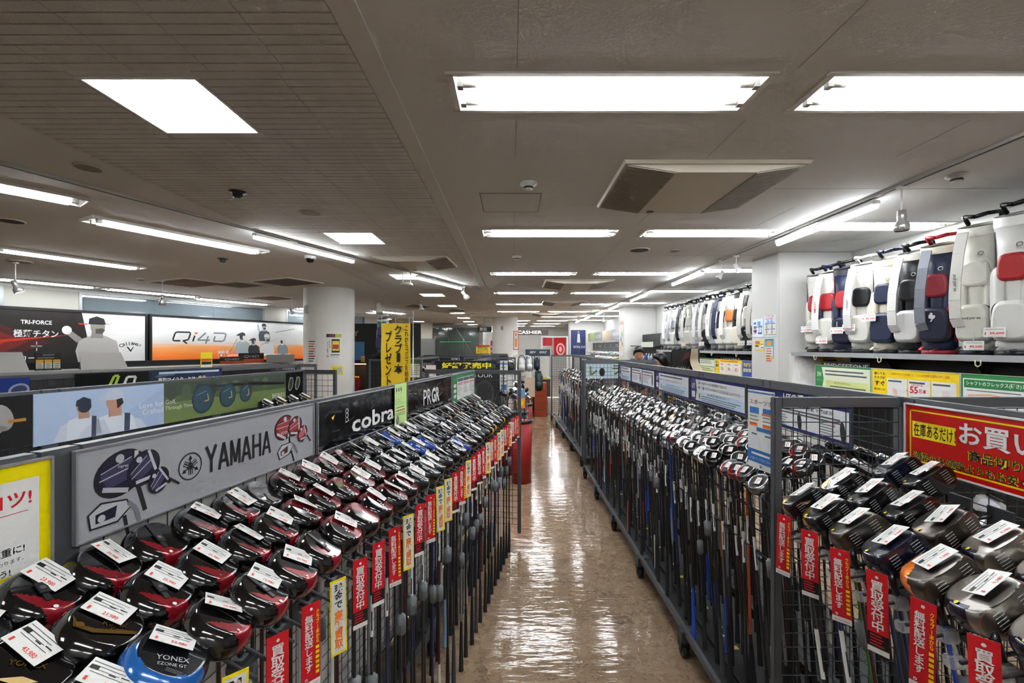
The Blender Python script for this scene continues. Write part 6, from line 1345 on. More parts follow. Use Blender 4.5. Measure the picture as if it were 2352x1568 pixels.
def d_qi(art, let, w_, h_):
    X = lambda px: wall_t(px) - wall_t(349)
    K = E('#23282c'); G = E('#6f7a82'); x0, y0, u = X(395), h_ * 0.47, h_ * 0.21
    ux = (X(522) - X(395)) / 4.6
    sh = lambda p: (x0 + p[0] * ux + p[1] * u * 0.32, y0 + p[1] * u)
    def S(pts, m): let.stroke([sh(p) for p in pts], u * 0.17, 0.001, m)
    S([(0.62, 0.06), (0.10, 0.06), (0.02, 0.2), (0.02, 0.85), (0.12, 1.0), (1.15, 1.0), (1.22, 0.85), (1.22, 0.2), (0.86, 0.06)], K); S([(0.80, 0.10), (1.22, -0.25)], K)
    S([(1.62, 0.0), (1.62, 0.66)], K); let.poly([sh(p) for p in ((1.54, 0.82), (1.76, 0.82), (1.76, 1.02), (1.54, 1.02))], 0.001, E('#e85a20'))
    S([(2.75, -0.25), (2.75, 0.62)], G); S([(2.45, 1.0), (1.98, 0.16), (3.0, 0.16)], G); S([(3.12, 1.0), (4.1, 1.0), (4.28, 0.85), (4.28, 0.2), (4.12, 0.05), (3.35, 0.05)], G); S([(3.35, 0.05), (3.35, 0.62)], G)
    tx = X(502); let.rect(tx, h_ * 0.085, tx + 0.14, h_ * 0.25, 0.001, E('#e0e0dc')); let.rect(tx + 0.012, h_ * 0.095, tx + 0.128, h_ * 0.18, 0.0014, E('#d84a18')); let.text('TEAM', tx + 0.07, h_ * 0.215, 0.05, E('#d84a18'), 0.0014, w=0.10); let.disc(tx + 0.07, h_ * 0.14, 0.03, 0.0018, E('#e8e8e4'), 14)
    g, w2, dk = E('#9aa6aa'), E('#c6cccc'), E('#3a3e42')
    golfer(art, X(606), h_ * 0.50, h_ * 0.44, dk, E('#4a5054'), g, 1, 0.0020, (-0.42, 1.05)); art.stroke([(X(632), h_ * 0.74), (X(676), h_ * 0.86)], 0.012, 0.002, dk)
    golfer(art, X(556), h_ * 0.16, h_ * 0.52, dk, g, w2, -1, 0.004, (-0.75, 0.10)); art.stroke([(X(527), h_ * 0.22), (X(545), h_ * 0.55)], 0.010, 0.004, dk)
    golfer(art, X(582), h_ * 0.13, h_ * 0.42, dk, E('#2a2d30'), g, -1, 0.006); golfer(art, X(612), h_ * 0.10, h_ * 0.56, w2, w2, g, 1, 0.008, (0.55, 0.82)); golfer(art, X(648), h_ * 0.13, h_ * 0.44, w2, E('#7d898e'), w2, -1, 0.006)
    for i, n in enumerate(('#FLEETWOOD', '#MORIKAWA', '#SCHEFFLER', '#MCILROY', '#KORDA')): let.text(n, X((537, 574, 607, 636, 661)[i]), h_ * 0.13, 0.05, E('#eceae4'), 0.012, w=(0.34, 0.32, 0.32, 0.25, 0.20)[i], shear=0.2, bold=0.03)
QI = grad_mat('lightbox_sunset_print', ((0.0, '#c8481a'), (0.10, '#e0601c'), (0.24, '#e87c2c'), (0.40, '#e29a5c'), (0.50, '#c9c6c0'), (0.72, '#ccd0d0'), (1.0, '#d9dcdc')), 'Y', LBX * 1.15, 1.15, 0.22)
lightbox(349, 700, 1.36, 2.37, 'orange and white backlit panel with group of golfers', QI, d_qi)

# display bench below the lightboxes, with tilted panels and card holder
BEN = mat('#8d8d8b', 0.4)
o = thing('display_bench', 'long low pale display bench below the left lightboxes', 'display bench'); o.matrix_world = LWM(-6.2, 0, 1.15)
b = MB(); b.rbox(0, 9.4, 1.26, 1.30, -0.45, 0.45, BEN, 0.004); b.obj('bench_top', o)
b = MB(); b.box(0.02, 9.38, 0.0, 1.26, -0.42, 0.42, mat('#222326', 0.5)); b.obj('bench_body', o)
b = MB(); b.box(0, 9.4, 1.30, 1.42, -0.45, -0.42, BLKP); b.obj('upstand', o)
def lec(px0, px1, z0, z1, off, label):
    t0, t1 = wall_t(px0, off), wall_t(px1, off); w_ = t1 - t0
    o = thing('tilted_panel', label, 'display panel'); o.matrix_world = LWM(t0, z0, off)
    b = MB(); b.add([(0, 0, 0.16), (w_, 0, 0.16), (w_ - 0.03, z1 - z0, -0.03), (0.05, z1 - z0, -0.03), (0, 0, 0.15), (w_, 0, 0.15), (w_ - 0.03, z1 - z0, -0.04), (0.05, z1 - z0, -0.04)], [(0, 1, 2, 3), (7, 6, 5, 4), (0, 4, 5, 1), (1, 5, 6, 2), (2, 6, 7, 3), (3, 7, 4, 0)], mat('#c4c4c2', 0.3, 0.3)); b.obj('sheet', o)
    b = MB(); b.add([(0.1, 0, -0.2), (w_ - 0.1, 0, -0.2), (w_ - 0.1, z1 - z0 - 0.1, -0.045), (0.1, z1 - z0 - 0.1, -0.045)], [(0, 1, 2, 3), (3, 2, 1, 0)], BEN); b.obj('prop', o)
lec(176, 284, 1.302, 1.60, 1.28, 'silver grey tilted panel on bench below the golfer lightbox'); lec(-60, 58, 1.302, 1.62, 1.28, 'white tilted panel on bench at the left edge')
def d_cards(art, let, w_, h_):
    let.text('QUANTUM', w_ * 0.5, h_ * 0.88, 0.035, CLR('#9a9c9e'), 0.0012, w=w_ * 0.42); bars(let, w_ * 0.1, w_ * 0.9, h_ * 0.74, 1, 0.03, CLR('#8d8f92'), 0.0012, 0.012)
    for i in range(3): x0 = w_ * (0.04 + 0.32 * i); art.rect(x0, h_ * 0.10, x0 + w_ * 0.28, h_ * 0.60, 0.0004, CLR('#c9c5b8')); art.rect(x0, h_ * 0.44, x0 + w_ * 0.28, h_ * 0.62, 0.0006, CLR('#d8a020')); bars(let, x0 + 0.02, x0 + w_ * 0.25, h_ * 0.38, 4, 0.032, GREYT, 0.0012, 0.01)
def wall_board(name, label, cat, px0, px1, z0, z1, off, base, d, th=0.006, group=None):
    t0, t1 = wall_t(px0, off), wall_t(px1, off); p = LP + LD * t0 + LN * off
    return board(name, label, cat, (p.x, p.y, z0), ang_of(LD), t1 - t0, z1 - z0, base, d, th=th, group=group)
wall_board('card_holder', 'clear holder with three orange headed cards on bench', 'card holder', 80, 141, 1.302, 1.60, 1.15, mat('#2a2c2a', 0.2), d_cards, 0.02)
for i, (a, c) in enumerate(((505, 560), (548, 606))): wall_board('shelf_card', '%s black and orange shelf card below the orange lightbox' % ['lower left', 'upper right'][i], 'card', a, c, 1.302, 1.47 if i == 0 else 1.55, 1.1 - 0.3 * i, mat('#1a1412', 0.3), lambda A, Lt, w_, h_: (A.rect(0, 0, w_, h_ * 0.4, 0.0004, CLR('#c8481a')), Lt.text('Qi4D', w_ * 0.5, h_ * 0.65, h_ * 0.3, CLR('#b9b9b6'), 0.0008, w=w_ * 0.6, shear=0.2)))
wall_board('shelf_card', 'grey metal plate below right end of orange lightbox', 'card', 612, 676, 1.302, 1.50, 0.9, mat('#8f8f8c', 0.3, 0.4), None)
# third rack boards
def l3(s, out, z): p = S3 + D3 * s + N3 * out; return Vector((p.x, p.y, z))
AL3 = ang_of(D3); f3 = lambda px: find_s(S3, D3, px)
def d_meister(art, let, w_, h_):
    let.text('買取マイスターとは', w_ * 0.34, h_ * 0.28, 0.05, WHITE, 0.0008, w=w_ * 0.5, bold=0.02); bars(let, w_ * 0.1, w_ * 0.95, h_ * 0.85, 1, 0.03, LBLUE, 0.0008, 0.02, 0.1)
    for i in range(2): let.disc(w_ * (0.66 + 0.06 * i), h_ * 0.35, 0.02, 0.0008, CLR('#b0a070'), 5)
    art.poly([(w_ * 0.05, h_ * 0.5), (w_ * 0.3, h_ * 0.6), (w_ * 0.34, h_ * 0.9), (w_ * 0.1, h_ * 0.7)], 0.0004, CLR('#55627a')); art.rect(w_ * 0.72, h_ * 0.3, w_ * 0.98, h_ * 0.6, 0.0004, CLR('#1c2a58'))
side_board(l3, AL3, f3(342), min(f3(506), 2.98), 1.345, 1.485, 'sign_board', 'dark blue board with white lettering on the third left rack', 'sign', CLR('#27324e', 0.25), d_meister, out=0.03)
side_board(l3, AL3, f3(168), f3(338), 1.33, 1.48, 'sign_board', 'black board with green and white slanted print on third left rack', 'sign', CLR('#131416', 0.2), lambda A, Lt, w_, h_: (Lt.stroke([(w_ * 0.42, 0.02), (w_ * 0.50, h_ * 0.8), (w_ * 0.56, h_ * 0.8), (w_ * 0.5, 0.02)], 0.02, 0.0008, CLR('#a8c83a')), Lt.stroke([(w_ * 0.62, 0.02), (w_ * 0.68, h_ * 0.7), (w_ * 0.80, h_ * 0.7), (w_ * 0.76, 0.02)], 0.02, 0.0008, WHITE)), out=0.03)
side_board(l3, AL3, max(0.02, f3(-40)), f3(64), 1.30, 1.47, 'sign_board', 'royal blue board with a silver club head at left edge', 'sign', CLR('#1f3a8c', 0.25), lambda A, Lt, w_, h_: (A.disc(w_ * 0.75, h_ * 0.45, 0.06, 0.0006, CLR('#9aa4c0'), 18, 0.05, 0.4), A.disc(w_ * 0.75, h_ * 0.45, 0.045, 0.0008, CLR('#33406a'), 18, 0.035, 0.4)), out=0.03)
o = thing('price_pop', 'small yellow standing price card on the third left rack', 'card', tuple(l3(f3(474), 0.0, 1.491)), AL3)
b = MB(); b.box(-0.06, 0.06, -0.002, 0.002, 0.0, 0.155, CLR('#ecd812')); b.rect(-0.05, 0.03, 0.05, 0.06, 0.003, INK, RX(PI / 2)); b.rect(-0.055, 0.065, 0.055, 0.09, 0.003, CLR('#d8501c'), RX(PI / 2)); b.rect(-0.055, 0.005, 0.055, 0.028, 0.003, PAPER, RX(PI / 2)); b.obj('card_face', o)

# papers on the round column
def col_paper(a0, a1, z0, z1, label, draw, base=PAPER, cx=-3.63, cy=9.05, r=0.478, name='column_notice'):
    """sheet bent round the column between headings a0..a1 (0 = towards the viewer)"""
    b = MB(); n = 8; P = []; F = []
    for i in range(n + 1):
        t = a0 + (a1 - a0) * i / n
        for z in (z0, z1): P.append((cx + r * math.sin(t), cy - r * math.cos(t), z))
    for i in range(n): F.append((2 * i, 2 * i + 2, 2 * i + 3, 2 * i + 1))
    b.add(P, F, base, None, True); o = b.obj(name); tag(o, label, 'notice', 'notices on the round column')
    art = MB(); draw(art, lambda u, v, rr=0.0015: (cx + (r + rr) * math.sin(a0 + (a1 - a0) * u), cy - (r + rr) * math.cos(a0 + (a1 - a0) * u), z0 + (z1 - z0) * v)); art.obj('print', o)
def cq(b, f, u0, v0, u1, v1, m, rr=0.0015, n=4):
    for i in range(n): a, c = u0 + (u1 - u0) * i / n, u0 + (u1 - u0) * (i + 1) / n; b.add([f(a, v0, rr), f(c, v0, rr), f(c, v1, rr), f(a, v1, rr)], [(0, 1, 2, 3)], m)
def ctext(b, f, txt, u, v, w_, h_, m, vert=False, rr=0.003):
    vv, ff, bw, bh, x0, y0 = glyphs(txt, 0.01, vert, 0.0)
    b.add([f(u + ((p[0] - x0) / bw - 0.5) * w_, v + ((p[1] - y0) / bh - 0.5) * h_, rr) for p in vv], ff, m)
def d_live(b, f):
    cq(b, f, 0.08, 0.84, 0.55, 0.95, INK); ctext(b, f, 'LIVE', 0.36, 0.895, 0.28, 0.07, CLR('#d8402a')); cq(b, f, 0.55, 0.84, 0.92, 0.95, CLR('#b9c22a')); cq(b, f, 0.36, 0.34, 0.80, 0.78, INK, 0.002); cq(b, f, 0.39, 0.40, 0.77, 0.72, CLR('#e8cc20'), 0.003); cq(b, f, 0.42, 0.46, 0.74, 0.60, CLR('#b02a2a'), 0.004)
    ctext(b, f, 'おトクな', 0.26, 0.62, 0.07, 0.26, INK, True); ctext(b, f, 'ライブ配信', 0.15, 0.50, 0.07, 0.36, INK, True); ctext(b, f, '01', 0.15, 0.22, 0.12, 0.08, INK); ctext(b, f, 'ゲットしよう!!', 0.52, 0.20, 0.40, 0.05, GREYT); cq(b, f, 0.30, 0.25, 0.80, 0.28, GREYT)
col_paper(rad(12), rad(52), 1.40, 1.98, 'white live sale poster on the round column', d_live)
def d_small(b, f):
    for i, c in enumerate((GREYT, ORANGE, GREYT, ORANGE, GREYT, GREYT, RED, GREYT, GREYT)): cq(b, f, 0.08, 0.90 - 0.105 * i, 0.92 - 0.1 * (i % 3), 0.95 - 0.105 * i, c)
col_paper(rad(-30), rad(-8), 1.40, 1.84, 'narrow white notice with orange bars on the round column', d_small)
col_paper(rad(25), rad(52), 1.18, 1.34, 'yellow label low on the round column', lambda b, f: (ctext(b, f, 'ウント', 0.35, 0.65, 0.4, 0.3, INK), cq(b, f, 0.6, 0.2, 0.9, 0.8, CLR('#8fb0d0'))), CLR('#ecd020'))

# ------------------------------------------------------------------ tall yellow banner on its pole
BS = 0.825; BZ = lambda z: 1.70 + (z - 1.70) * BS
o = thing('banner_stand', 'yellow vertical banner with black brush characters on a thin pole', 'banner', (-1.685, 6.6, 0.0), 0)
b = MB(); b.bar((0.25, 0.0, 0.02), (0.25, 0.0, BZ(2.34)), 0.007, mat('#c9cbcc', 0.3, 0.6)); b.obj('pole', o)
b = MB(); b.bar((-0.215, 0, BZ(2.215)), (0.25, 0, BZ(2.215)), 0.005, mat('#8d8f90', 0.4, 0.5)); b.obj('cross_bar', o)
b = MB(); b.lathe([(0.14, 0), (0.14, 0.02), (0.03, 0.04), (0, 0.04)], STEEL, 20, T((0.25, 0, 0))); b.obj('foot', o)
YB = CLR('#dcb80a', 0.6); n = 14; P = []; F = []
for j in range(n + 1):
    z = BZ(2.12 - 1.5 * j / n)
    for i in range(7): u = i / 6; P.append((-0.21 + 0.425 * u, -0.012 + 0.012 * math.sin(j * 0.9 + u * 2.5), z))
for j in range(n):
    for i in range(6): k = j * 7 + i; F.append((k, k + 7, k + 8, k + 1))
b = MB(); b.add(P, F, YB, None, True); bc = b.obj('banner_cloth', o)
b = MB(); BM = frame((0, -0.030, 0), (1, 0, 0), (0, 0, 1), (0, -1, 0))
b.text('クラブ', 0.045, BZ(1.84), 0.40, INK, 0, w=0.115, vertical=True, bold=0.02, M=BM); b.text('1', 0.045, BZ(1.52), 0.13, INK, 0, w=0.05, bold=0.03, M=BM); b.text('本', 0.045, BZ(1.32), 0.14, INK, 0, w=0.125, bold=0.02, M=BM); b.text('プレゼント', -0.10, BZ(1.50), 0.80, INK, 0, w=0.10, vertical=True, bold=0.02, M=BM); b.text('これからゴルフを始め', 0.162, BZ(1.58), 0.81, INK, 0, w=0.055, vertical=True, bold=0.008, M=BM); b.obj('lettering', bc)
for x in (-0.2, 0.0, 0.2): b = MB(); b.path([(x, -0.01, BZ(2.10)), (x, -0.02, BZ(2.17)), (x, 0.0, BZ(2.22))], 0.005, CLEAR, 5); b.obj('loop', o)

# ------------------------------------------------------------------ dark illuminated display right of the column
o = thing('display_cabinet', 'black display cabinet with gold lettering and lit shelf of club sets', 'display cabinet', (-4.15, 11.6, 0), 0)
b = MB(); b.box(-0.9, 1.75, 0.35, 0.40, 0, 2.32, BLKP); b.obj('back_board', o)
b = MB(); b.box(0, 1.75, -0.1, 0.35, 1.28, 1.32, BLKP); b.obj('upper_shelf', o)
b = MB(); b.box(0, 1.75, -0.1, 0.35, 0.0, 0.55, BLKP); b.obj('plinth', o)
b = MB(); b.text('MAJESTY', -0.30, 2.04, 0.17, mat('#d8b272', 0.4), 0, w=0.85, M=frame((0, 0.345, 0), (1, 0, 0), (0, 0, 1), (0, -1, 0))); b.obj('lettering', o)
b = MB(); b.box(-0.35, 0.28, 0.335, 0.345, 1.36, 1.84, mat('#3a6486', 0.3, emit=0.03)); b.obj('picture', o)
b = MB(); b.box(0.05, 1.7, 0.02, 0.06, 1.262, 1.278, mat('#ffb060', 0.4, emit=6.0)); b.obj('warm_light', o)
for i in range(3): b = MB(); b.box(-0.05, 0.05, -0.004, 0.004, 0, 0.15, mat('#b8913e', 0.4)); b.obj('gold_card', o, T((0.35 + 0.16 * i, 0.0, 1.32)) @ RZ(0.1))
for i in range(4):
    b = MB(); b.rbox(0, 0.13, 0, 0.2, 0, 0.33, mat(['#7e1a1c', '#151515', '#8d2024', '#1a1a1c'][i], 0.3), 0.008)
    for k in range(4): b.bar((0.02 + 0.03 * k, 0.1, 0.33), (0.02 + 0.03 * k, 0.1, 0.40), 0.016, GOLD, 8)
    sb = b.obj('club_set', None, T((-4.05 + 0.36 * i, 11.6, 0.552))); tag(sb, '%s boxed set of gold headed clubs on lit shelf, %s from the left' % (['dark red', 'black', 'red', 'charcoal'][i], nth(i + 1)), 'club set', 'club sets in the dark cabinet')
golf_bag('teal and white golf bag with purple panels hung by the banner', -2.72, 9.6, 1.55, rad(-8), dict(body='#3a7f86', acc='#cfd2d0', pocket='#3b3560', collar='#d2d2cc', handle='#cfcfca', upper='#4a3f72', side='#2f6f78'), 'golf bags hung in the middle of the shop', 0.80)
o = thing('bag_stand', 'dark hanging stand carrying the teal golf bag', 'stand', (-2.72, 9.75, 0), 0)
b = MB(); b.box(-0.4, 0.45, -0.02, 0.02, 0, 1.53, BLKP); b.obj('panel', o); b = MB(); b.box(-0.2, 0.2, -0.3, 0.02, 1.51, 1.545, BLKP); b.obj('ledge', o)

# ------------------------------------------------------------------ middle distance
def prop(root, x, y0, y1, z=-0.03, m=None, name='support_pole'):
    b = MB(); b.bar((x, y0, z), (x, y1, z), 0.010, m or STEEL); b.obj(name, root); return root
def bigboard(name, label, x, y, w_, h_, z, base, d, ang=0.0, cat='sign', th=0.02, **k): return board(name, label, cat, (x, y, z), ang, w_, h_, base, d, th=th, **k)
bigboard('sign_board', 'black board with bold yellow characters beyond the left rack', -1.10, 6.46, 0.98, 0.13, 1.375, CLR('#101820', 0.3), lambda A, Lt, w_, h_: (Lt.text('好評発売中', w_ * 0.46, h_ * 0.5, 0.09, CLR('#e8d81a'), 0.001, w=w_ * 0.72, bold=0.04), A.disc(w_ * 0.8, h_ * 0.4, 0.09, 0.0005, CLR('#39424a'), 20, 0.05)), rim=(0.004, STEEL))
def d_tour(A, Lt, w_, h_): Lt.text('TOUR', w_ * 0.4, h_ * 0.85, 0.06, WHITE, 0.001, w=w_ * 0.7); A.disc(w_ * 0.45, h_ * 0.42, 0.13, 0.0005, CLR('#3a3a3c'), 22, 0.17); A.disc(w_ * 0.45, h_ * 0.42, 0.10, 0.0008, CLR('#262628'), 22, 0.14)
bigboard('poster_board', 'dark poster with white capitals and a grey club head', -0.52, 5.9, 0.36, 0.55, 0.87, CLR('#2c2c2e', 0.2), d_tour)
bigboard('paper_note', 'pink blank paper stuck on rack left of yellow lettered board', -1.22, 6.455, 0.14, 0.165, 1.28, CLR('#d8c4c0', 0.7), None, th=0.001)
bigboard('paper_note', 'white curled notice right of the yellow lettered board', -0.17, 6.452, 0.11, 0.46, 1.05, PAPER, lambda A, Lt, w_, h_: (A.rect(0, h_ * 0.88, w_, h_ * 0.92, 0.0005, BLUE), bars(Lt, 0.015, w_ - 0.015, h_ * 0.8, 6, 0.05, GREYT, 0.0006, 0.012), A.rect(0.02, 0.04, w_ - 0.02, 0.12, 0.0005, BLUE)), th=0.001)
bigboard('paper_note', 'green and white sheet on the rack behind the yellow banner', -1.70, 7.55, 0.2, 0.26, 1.2, PAPER, lambda A, Lt, w_, h_: (A.rect(0, h_ * 0.85, w_, h_, 0.0005, GREEN), bars(Lt, 0.02, w_ - 0.02, h_ * 0.75, 5, 0.035, GREYT, 0.0006, 0.01)), th=0.001)
# long black brand counter
o = thing('brand_counter', 'long black fronted counter with small white lettering at mid left', 'counter', (-2.6, 13.3, 0), rad(3))
b = MB(); b.rbox(0, 2.5, -0.02, 0.5, 1.25, 1.46, BLKP, 0.01); b.obj('header', o)
b = MB(); b.box(0.05, 2.45, 0.05, 0.45, 0.0, 1.25, mat('#8f8e8a', 0.5)); b.obj('counter_body', o)
b = MB(); b.text('HONMA', 0.95, 1.36, 0.07, WHITE, 0.0, w=0.26, bold=0.02, M=frame((0, -0.023, 0), (1, 0, 0), (0, 0, 1), (0, -1, 0))); b.text('HONMA', 2.05, 1.37, 0.07, WHITE, 0.0, w=0.22, bold=0.02, M=frame((0, -0.023, 0), (1, 0, 0), (0, 0, 1), (0, -1, 0))); b.obj('lettering', o)
prop(bigboard('sale_poster', 'yellow and red special price poster before the middle column', -1.18, 15.0, 0.44, 0.47, 1.30, CLR('#e8d416', 0.4), lambda A, Lt, w_, h_: (A.rect(0, h_ * 0.86, w_, h_, 0.0005, CLR('#d03428')), Lt.text('SPECIAL', w_ * 0.5, h_ * 0.77, 0.09, CLR('#2a7a3a'), 0.001, w=w_ * 0.8, bold=0.03), Lt.text('PRICE', w_ * 0.5, h_ * 0.52, 0.12, CLR('#d87a1c'), 0.001, w=w_ * 0.8, bold=0.03), A.disc(w_ * 0.6, h_ * 0.18, 0.1, 0.0005, INK, 18, 0.06))), 0.22, -1.30, 0.05)
bigboard('sale_poster', 'narrow red strip poster at the middle column edge', -0.83, 17.72, 0.09, 0.85, 1.10, CLR('#c8202a', 0.5), lambda A, Lt, w_, h_: [A.rect(0.015, 0.08 + 0.16 * i, w_ - 0.015, 0.18 + 0.16 * i, 0.0005, PAPER) for i in range(4)], th=0.002)
prop(bigboard('hanging_sign', 'black hanging sign with white characters left of the middle column', -1.35, 17.9, 0.55, 0.20, 2.30, CLR('#2a2018', 0.5), lambda A, Lt, w_, h_: Lt.text('買取', w_ * 0.4, h_ * 0.5, 0.14, WHITE, 0.001, w=0.3, bold=0.02), th=0.03), 0.27, 0.2, 0.55, -0.015, None, 'hanger')
bigboard('column_notice', 'white sheet with orange border on the middle column', 0.05, 17.30, 0.20, 0.72, 1.60, PAPER, lambda A, Lt, w_, h_: (A.rect(0, 0, w_, 0.03, 0.0005, CLR('#e0602a')), A.rect(0, h_ - 0.03, w_, h_, 0.0005, CLR('#e0602a')), A.rect(0, 0, 0.025, h_, 0.0005, CLR('#e0602a')), A.rect(w_ - 0.025, 0, w_, h_, 0.0005, CLR('#e0602a')), Lt.disc(w_ / 2, h_ * 0.8, 0.05, 0.001, CLR('#e08a2a'), 14), Lt.rect(w_ * 0.3, h_ * 0.15, w_ * 0.7, h_ * 0.6, 0.001, CLR('#e8a050'))), th=0.002)
bigboard('cashier_sign', 'brown hanging sign reading cashier in white capitals', 0.18, 20.0, 1.42, 0.235, 2.235, CLR('#3d322b', 0.6), lambda A, Lt, w_, h_: Lt.text('CASHIER', w_ * 0.42, h_ * 0.5, 0.15, WHITE, 0.002, w=1.08, bold=0.025), th=0.05)
for x in (0.5, 1.3): b = MB(); b.bar((x, 20.03, 2.47), (x, 20.03, CEIL), 0.006, GREYP); hw = b.obj('sign_cable'); tag(hw, 'thin steel cable holding the %s side of cashier sign' % ('left' if x < 1 else 'right'), 'cable', 'cables of the cashier sign')
# tables, boxes and club stands before the cashier
o = thing('accessory_stand', 'navy headed accessory display stand in front of cashier', 'display stand', (0.36, 12.2, 0), 0)
b = MB(); b.box(0, 0.66, 0, 0.04, 1.46, 1.64, CLR('#1c3448', 0.4)); b.text('SEV', 0.20, 1.565, 0.06, WHITE, 0, w=0.18, bold=0.03, shear=0.2, M=frame((0, -0.002, 0), (1, 0, 0), (0, 0, 1), (0, -1, 0))); b.text('GOLF', 0.47, 1.565, 0.06, WHITE, 0, w=0.2, bold=0.03, shear=0.2, M=frame((0, -0.002, 0), (1, 0, 0), (0, 0, 1), (0, -1, 0))); b.obj('header', o)
b = MB(); b.box(0.02, 0.64, 0.0, 0.03, 0.9, 1.46, CLR('#c9c7bd', 0.5)); b.ring(0.45, 0, 0.05, 0.055, 0, GREYT, 18, frame((0, -0.002, 1.36), (1, 0, 0), (0, 0, 1), (0, -1, 0))); b.ring(0.3, 0, 0.05, 0.055, 0, GREYT, 18, frame((0, -0.002, 1.36), (1, 0, 0), (0, 0, 1), (0, -1, 0))); b.obj('back_board', o)
b = MB(); b.box(0.0, 0.66, -0.35, 0.05, 0.86, 0.90, CLR('#b9b9b6')); b.obj('shelf_board', o); b = MB(); b.box(0.02, 0.64, -0.33, 0.03, 0, 0.86, CLR('#3b3c3e')); b.obj('cabinet', o)
for i in range(3): b = MB(); b.box(0.03 + 0.21 * i, 0.14 + 0.21 * i, -0.36, -0.355, 0.86, 0.92, CLR('#d8c81a')); b.obj('price_card', o)
b = MB(); b.rbox(0.25, 0.40, -0.2, -0.05, 0.90, 1.06, CLR('#1b2c44'), 0.01); b.obj('sample_box', o)
# hanging rail with small bags
o = thing('bag_rail', 'white tubular rail stand for small carry bags', 'rail stand', (0.0, 10.4, 0), 0)
b = MB(); b.path([(-0.02, 0, 0.03), (-0.02, 0, 1.46), (0.02, 0, 1.50), (0.38, 0, 1.50), (0.42, 0, 1.46), (0.42, 0, 0.03)], 0.012, WHITE, 8); b.obj('rail_frame', o)
b = MB(); b.bar((-0.02, -0.25, 0.03), (-0.02, 0.25, 0.03), 0.012, WHITE); b.bar((0.42, -0.25, 0.03), (0.42, 0.25, 0.03), 0.012, WHITE); b.obj('rail_feet', o)
def carry_bag(label, x, y, z, w_, h_, d_, col, trimc, rz=0.0, group='small carry bags on the rail'):
    o = thing('carry_bag', label, 'bag', (x, y, z), rz, group)
    b = MB(); b.rbox(-w_ / 2, w_ / 2, -d_ / 2, d_ / 2, 0, h_, CLR(col, 0.5), min(0.04, d_ / 3), smooth=True); b.obj('body', o)
    b = MB(); b.rbox(-w_ * 0.36, w_ * 0.36, -d_ / 2 - 0.03, -d_ / 2 + 0.01, h_ * 0.1, h_ * 0.55, CLR(col, 0.5), 0.012, smooth=True); b.obj('pocket', o)
    if z < 0.9: b = MB(); b.path([(0, 0, h_ + 0.06), (-0.10, 0.10, 1.50 - z), (-0.19, 0.18, 1.51 - z)], 0.006, CLR(trimc), 6); b.obj('hanger_cord', o)
    b = MB(); b.path([(-w_ * 0.4, -d_ / 2 - 0.002, 0.02), (-w_ * 0.42, -d_ / 2 - 0.004, h_ * 0.9), (-0.04, 0, h_ + 0.06), (0.04, 0, h_ + 0.06), (w_ * 0.42, -d_ / 2 - 0.004, h_ * 0.9), (w_ * 0.4, -d_ / 2 - 0.002, 0.02)], 0.009, CLR(trimc), 6); b.obj('strap', o)
carry_bag('white carry bag with dark straps on rail', 0.22, 10.35, 1.13, 0.2, 0.32, 0.14, '#c9c8c6', '#22262e'); carry_bag('second white carry bag right of the first', 0.40, 10.45, 1.14, 0.17, 0.32, 0.14, '#c9c9c8', '#20304a'); carry_bag('navy carry bag at the right end of rail', 0.57, 10.45, 1.16, 0.14, 0.31, 0.14, '#1d2c40', '#14161a'); carry_bag('black tilted carry bag at the left end of rail', -0.05, 10.3, 1.16, 0.22, 0.20, 0.2, '#16181a', '#101012', 0.5); carry_bag('dark green backpack hung lower on the rail', 0.60, 10.22, 0.72, 0.18, 0.38, 0.16, '#172a2a', '#101314')
# orange cartons and a white bin on the floor
def carton(label, x, y, z, w_, d_, h_, col, rz=0.0, group='orange cartons by the cashier'):
    o = thing('carton', label, 'box', (x, y, z), rz, group)
    b = MB(); b.rbox(-w_ / 2, w_ / 2, -d_ / 2, d_ / 2, 0, h_ * 0.72, CLR(col, 0.6), 0.004); b.obj('body', o)
    b = MB(); b.rbox(-w_ / 2 - 0.006, w_ / 2 + 0.006, -d_ / 2 - 0.006, d_ / 2 + 0.006, h_ * 0.72, h_, CLR(col, 0.55), 0.004); b.obj('lid', o)
for i, q in enumerate(('bottom', 'second', 'third', 'fourth', 'topmost')): carton('orange carton, %s of the tall stack' % q, 0.70, 11.3, 0.001 + 0.165 * i, 0.30, 0.34, 0.163, '#a8441c', 0.03 * (i % 2))
for i, q in enumerate(('bottom', 'middle', 'upper')): carton('orange carton, %s of the short stack' % q, 0.36, 11.4, 0.001 + 0.165 * i, 0.30, 0.34, 0.163, '#9c3f1a', -0.03 * (i % 2))
carton('cream lidded box standing alone at the end of aisle', 1.06, 11.6, 0.001, 0.32, 0.34, 0.42, '#c9c3b4', 0.0, 'boxes by the cashier')
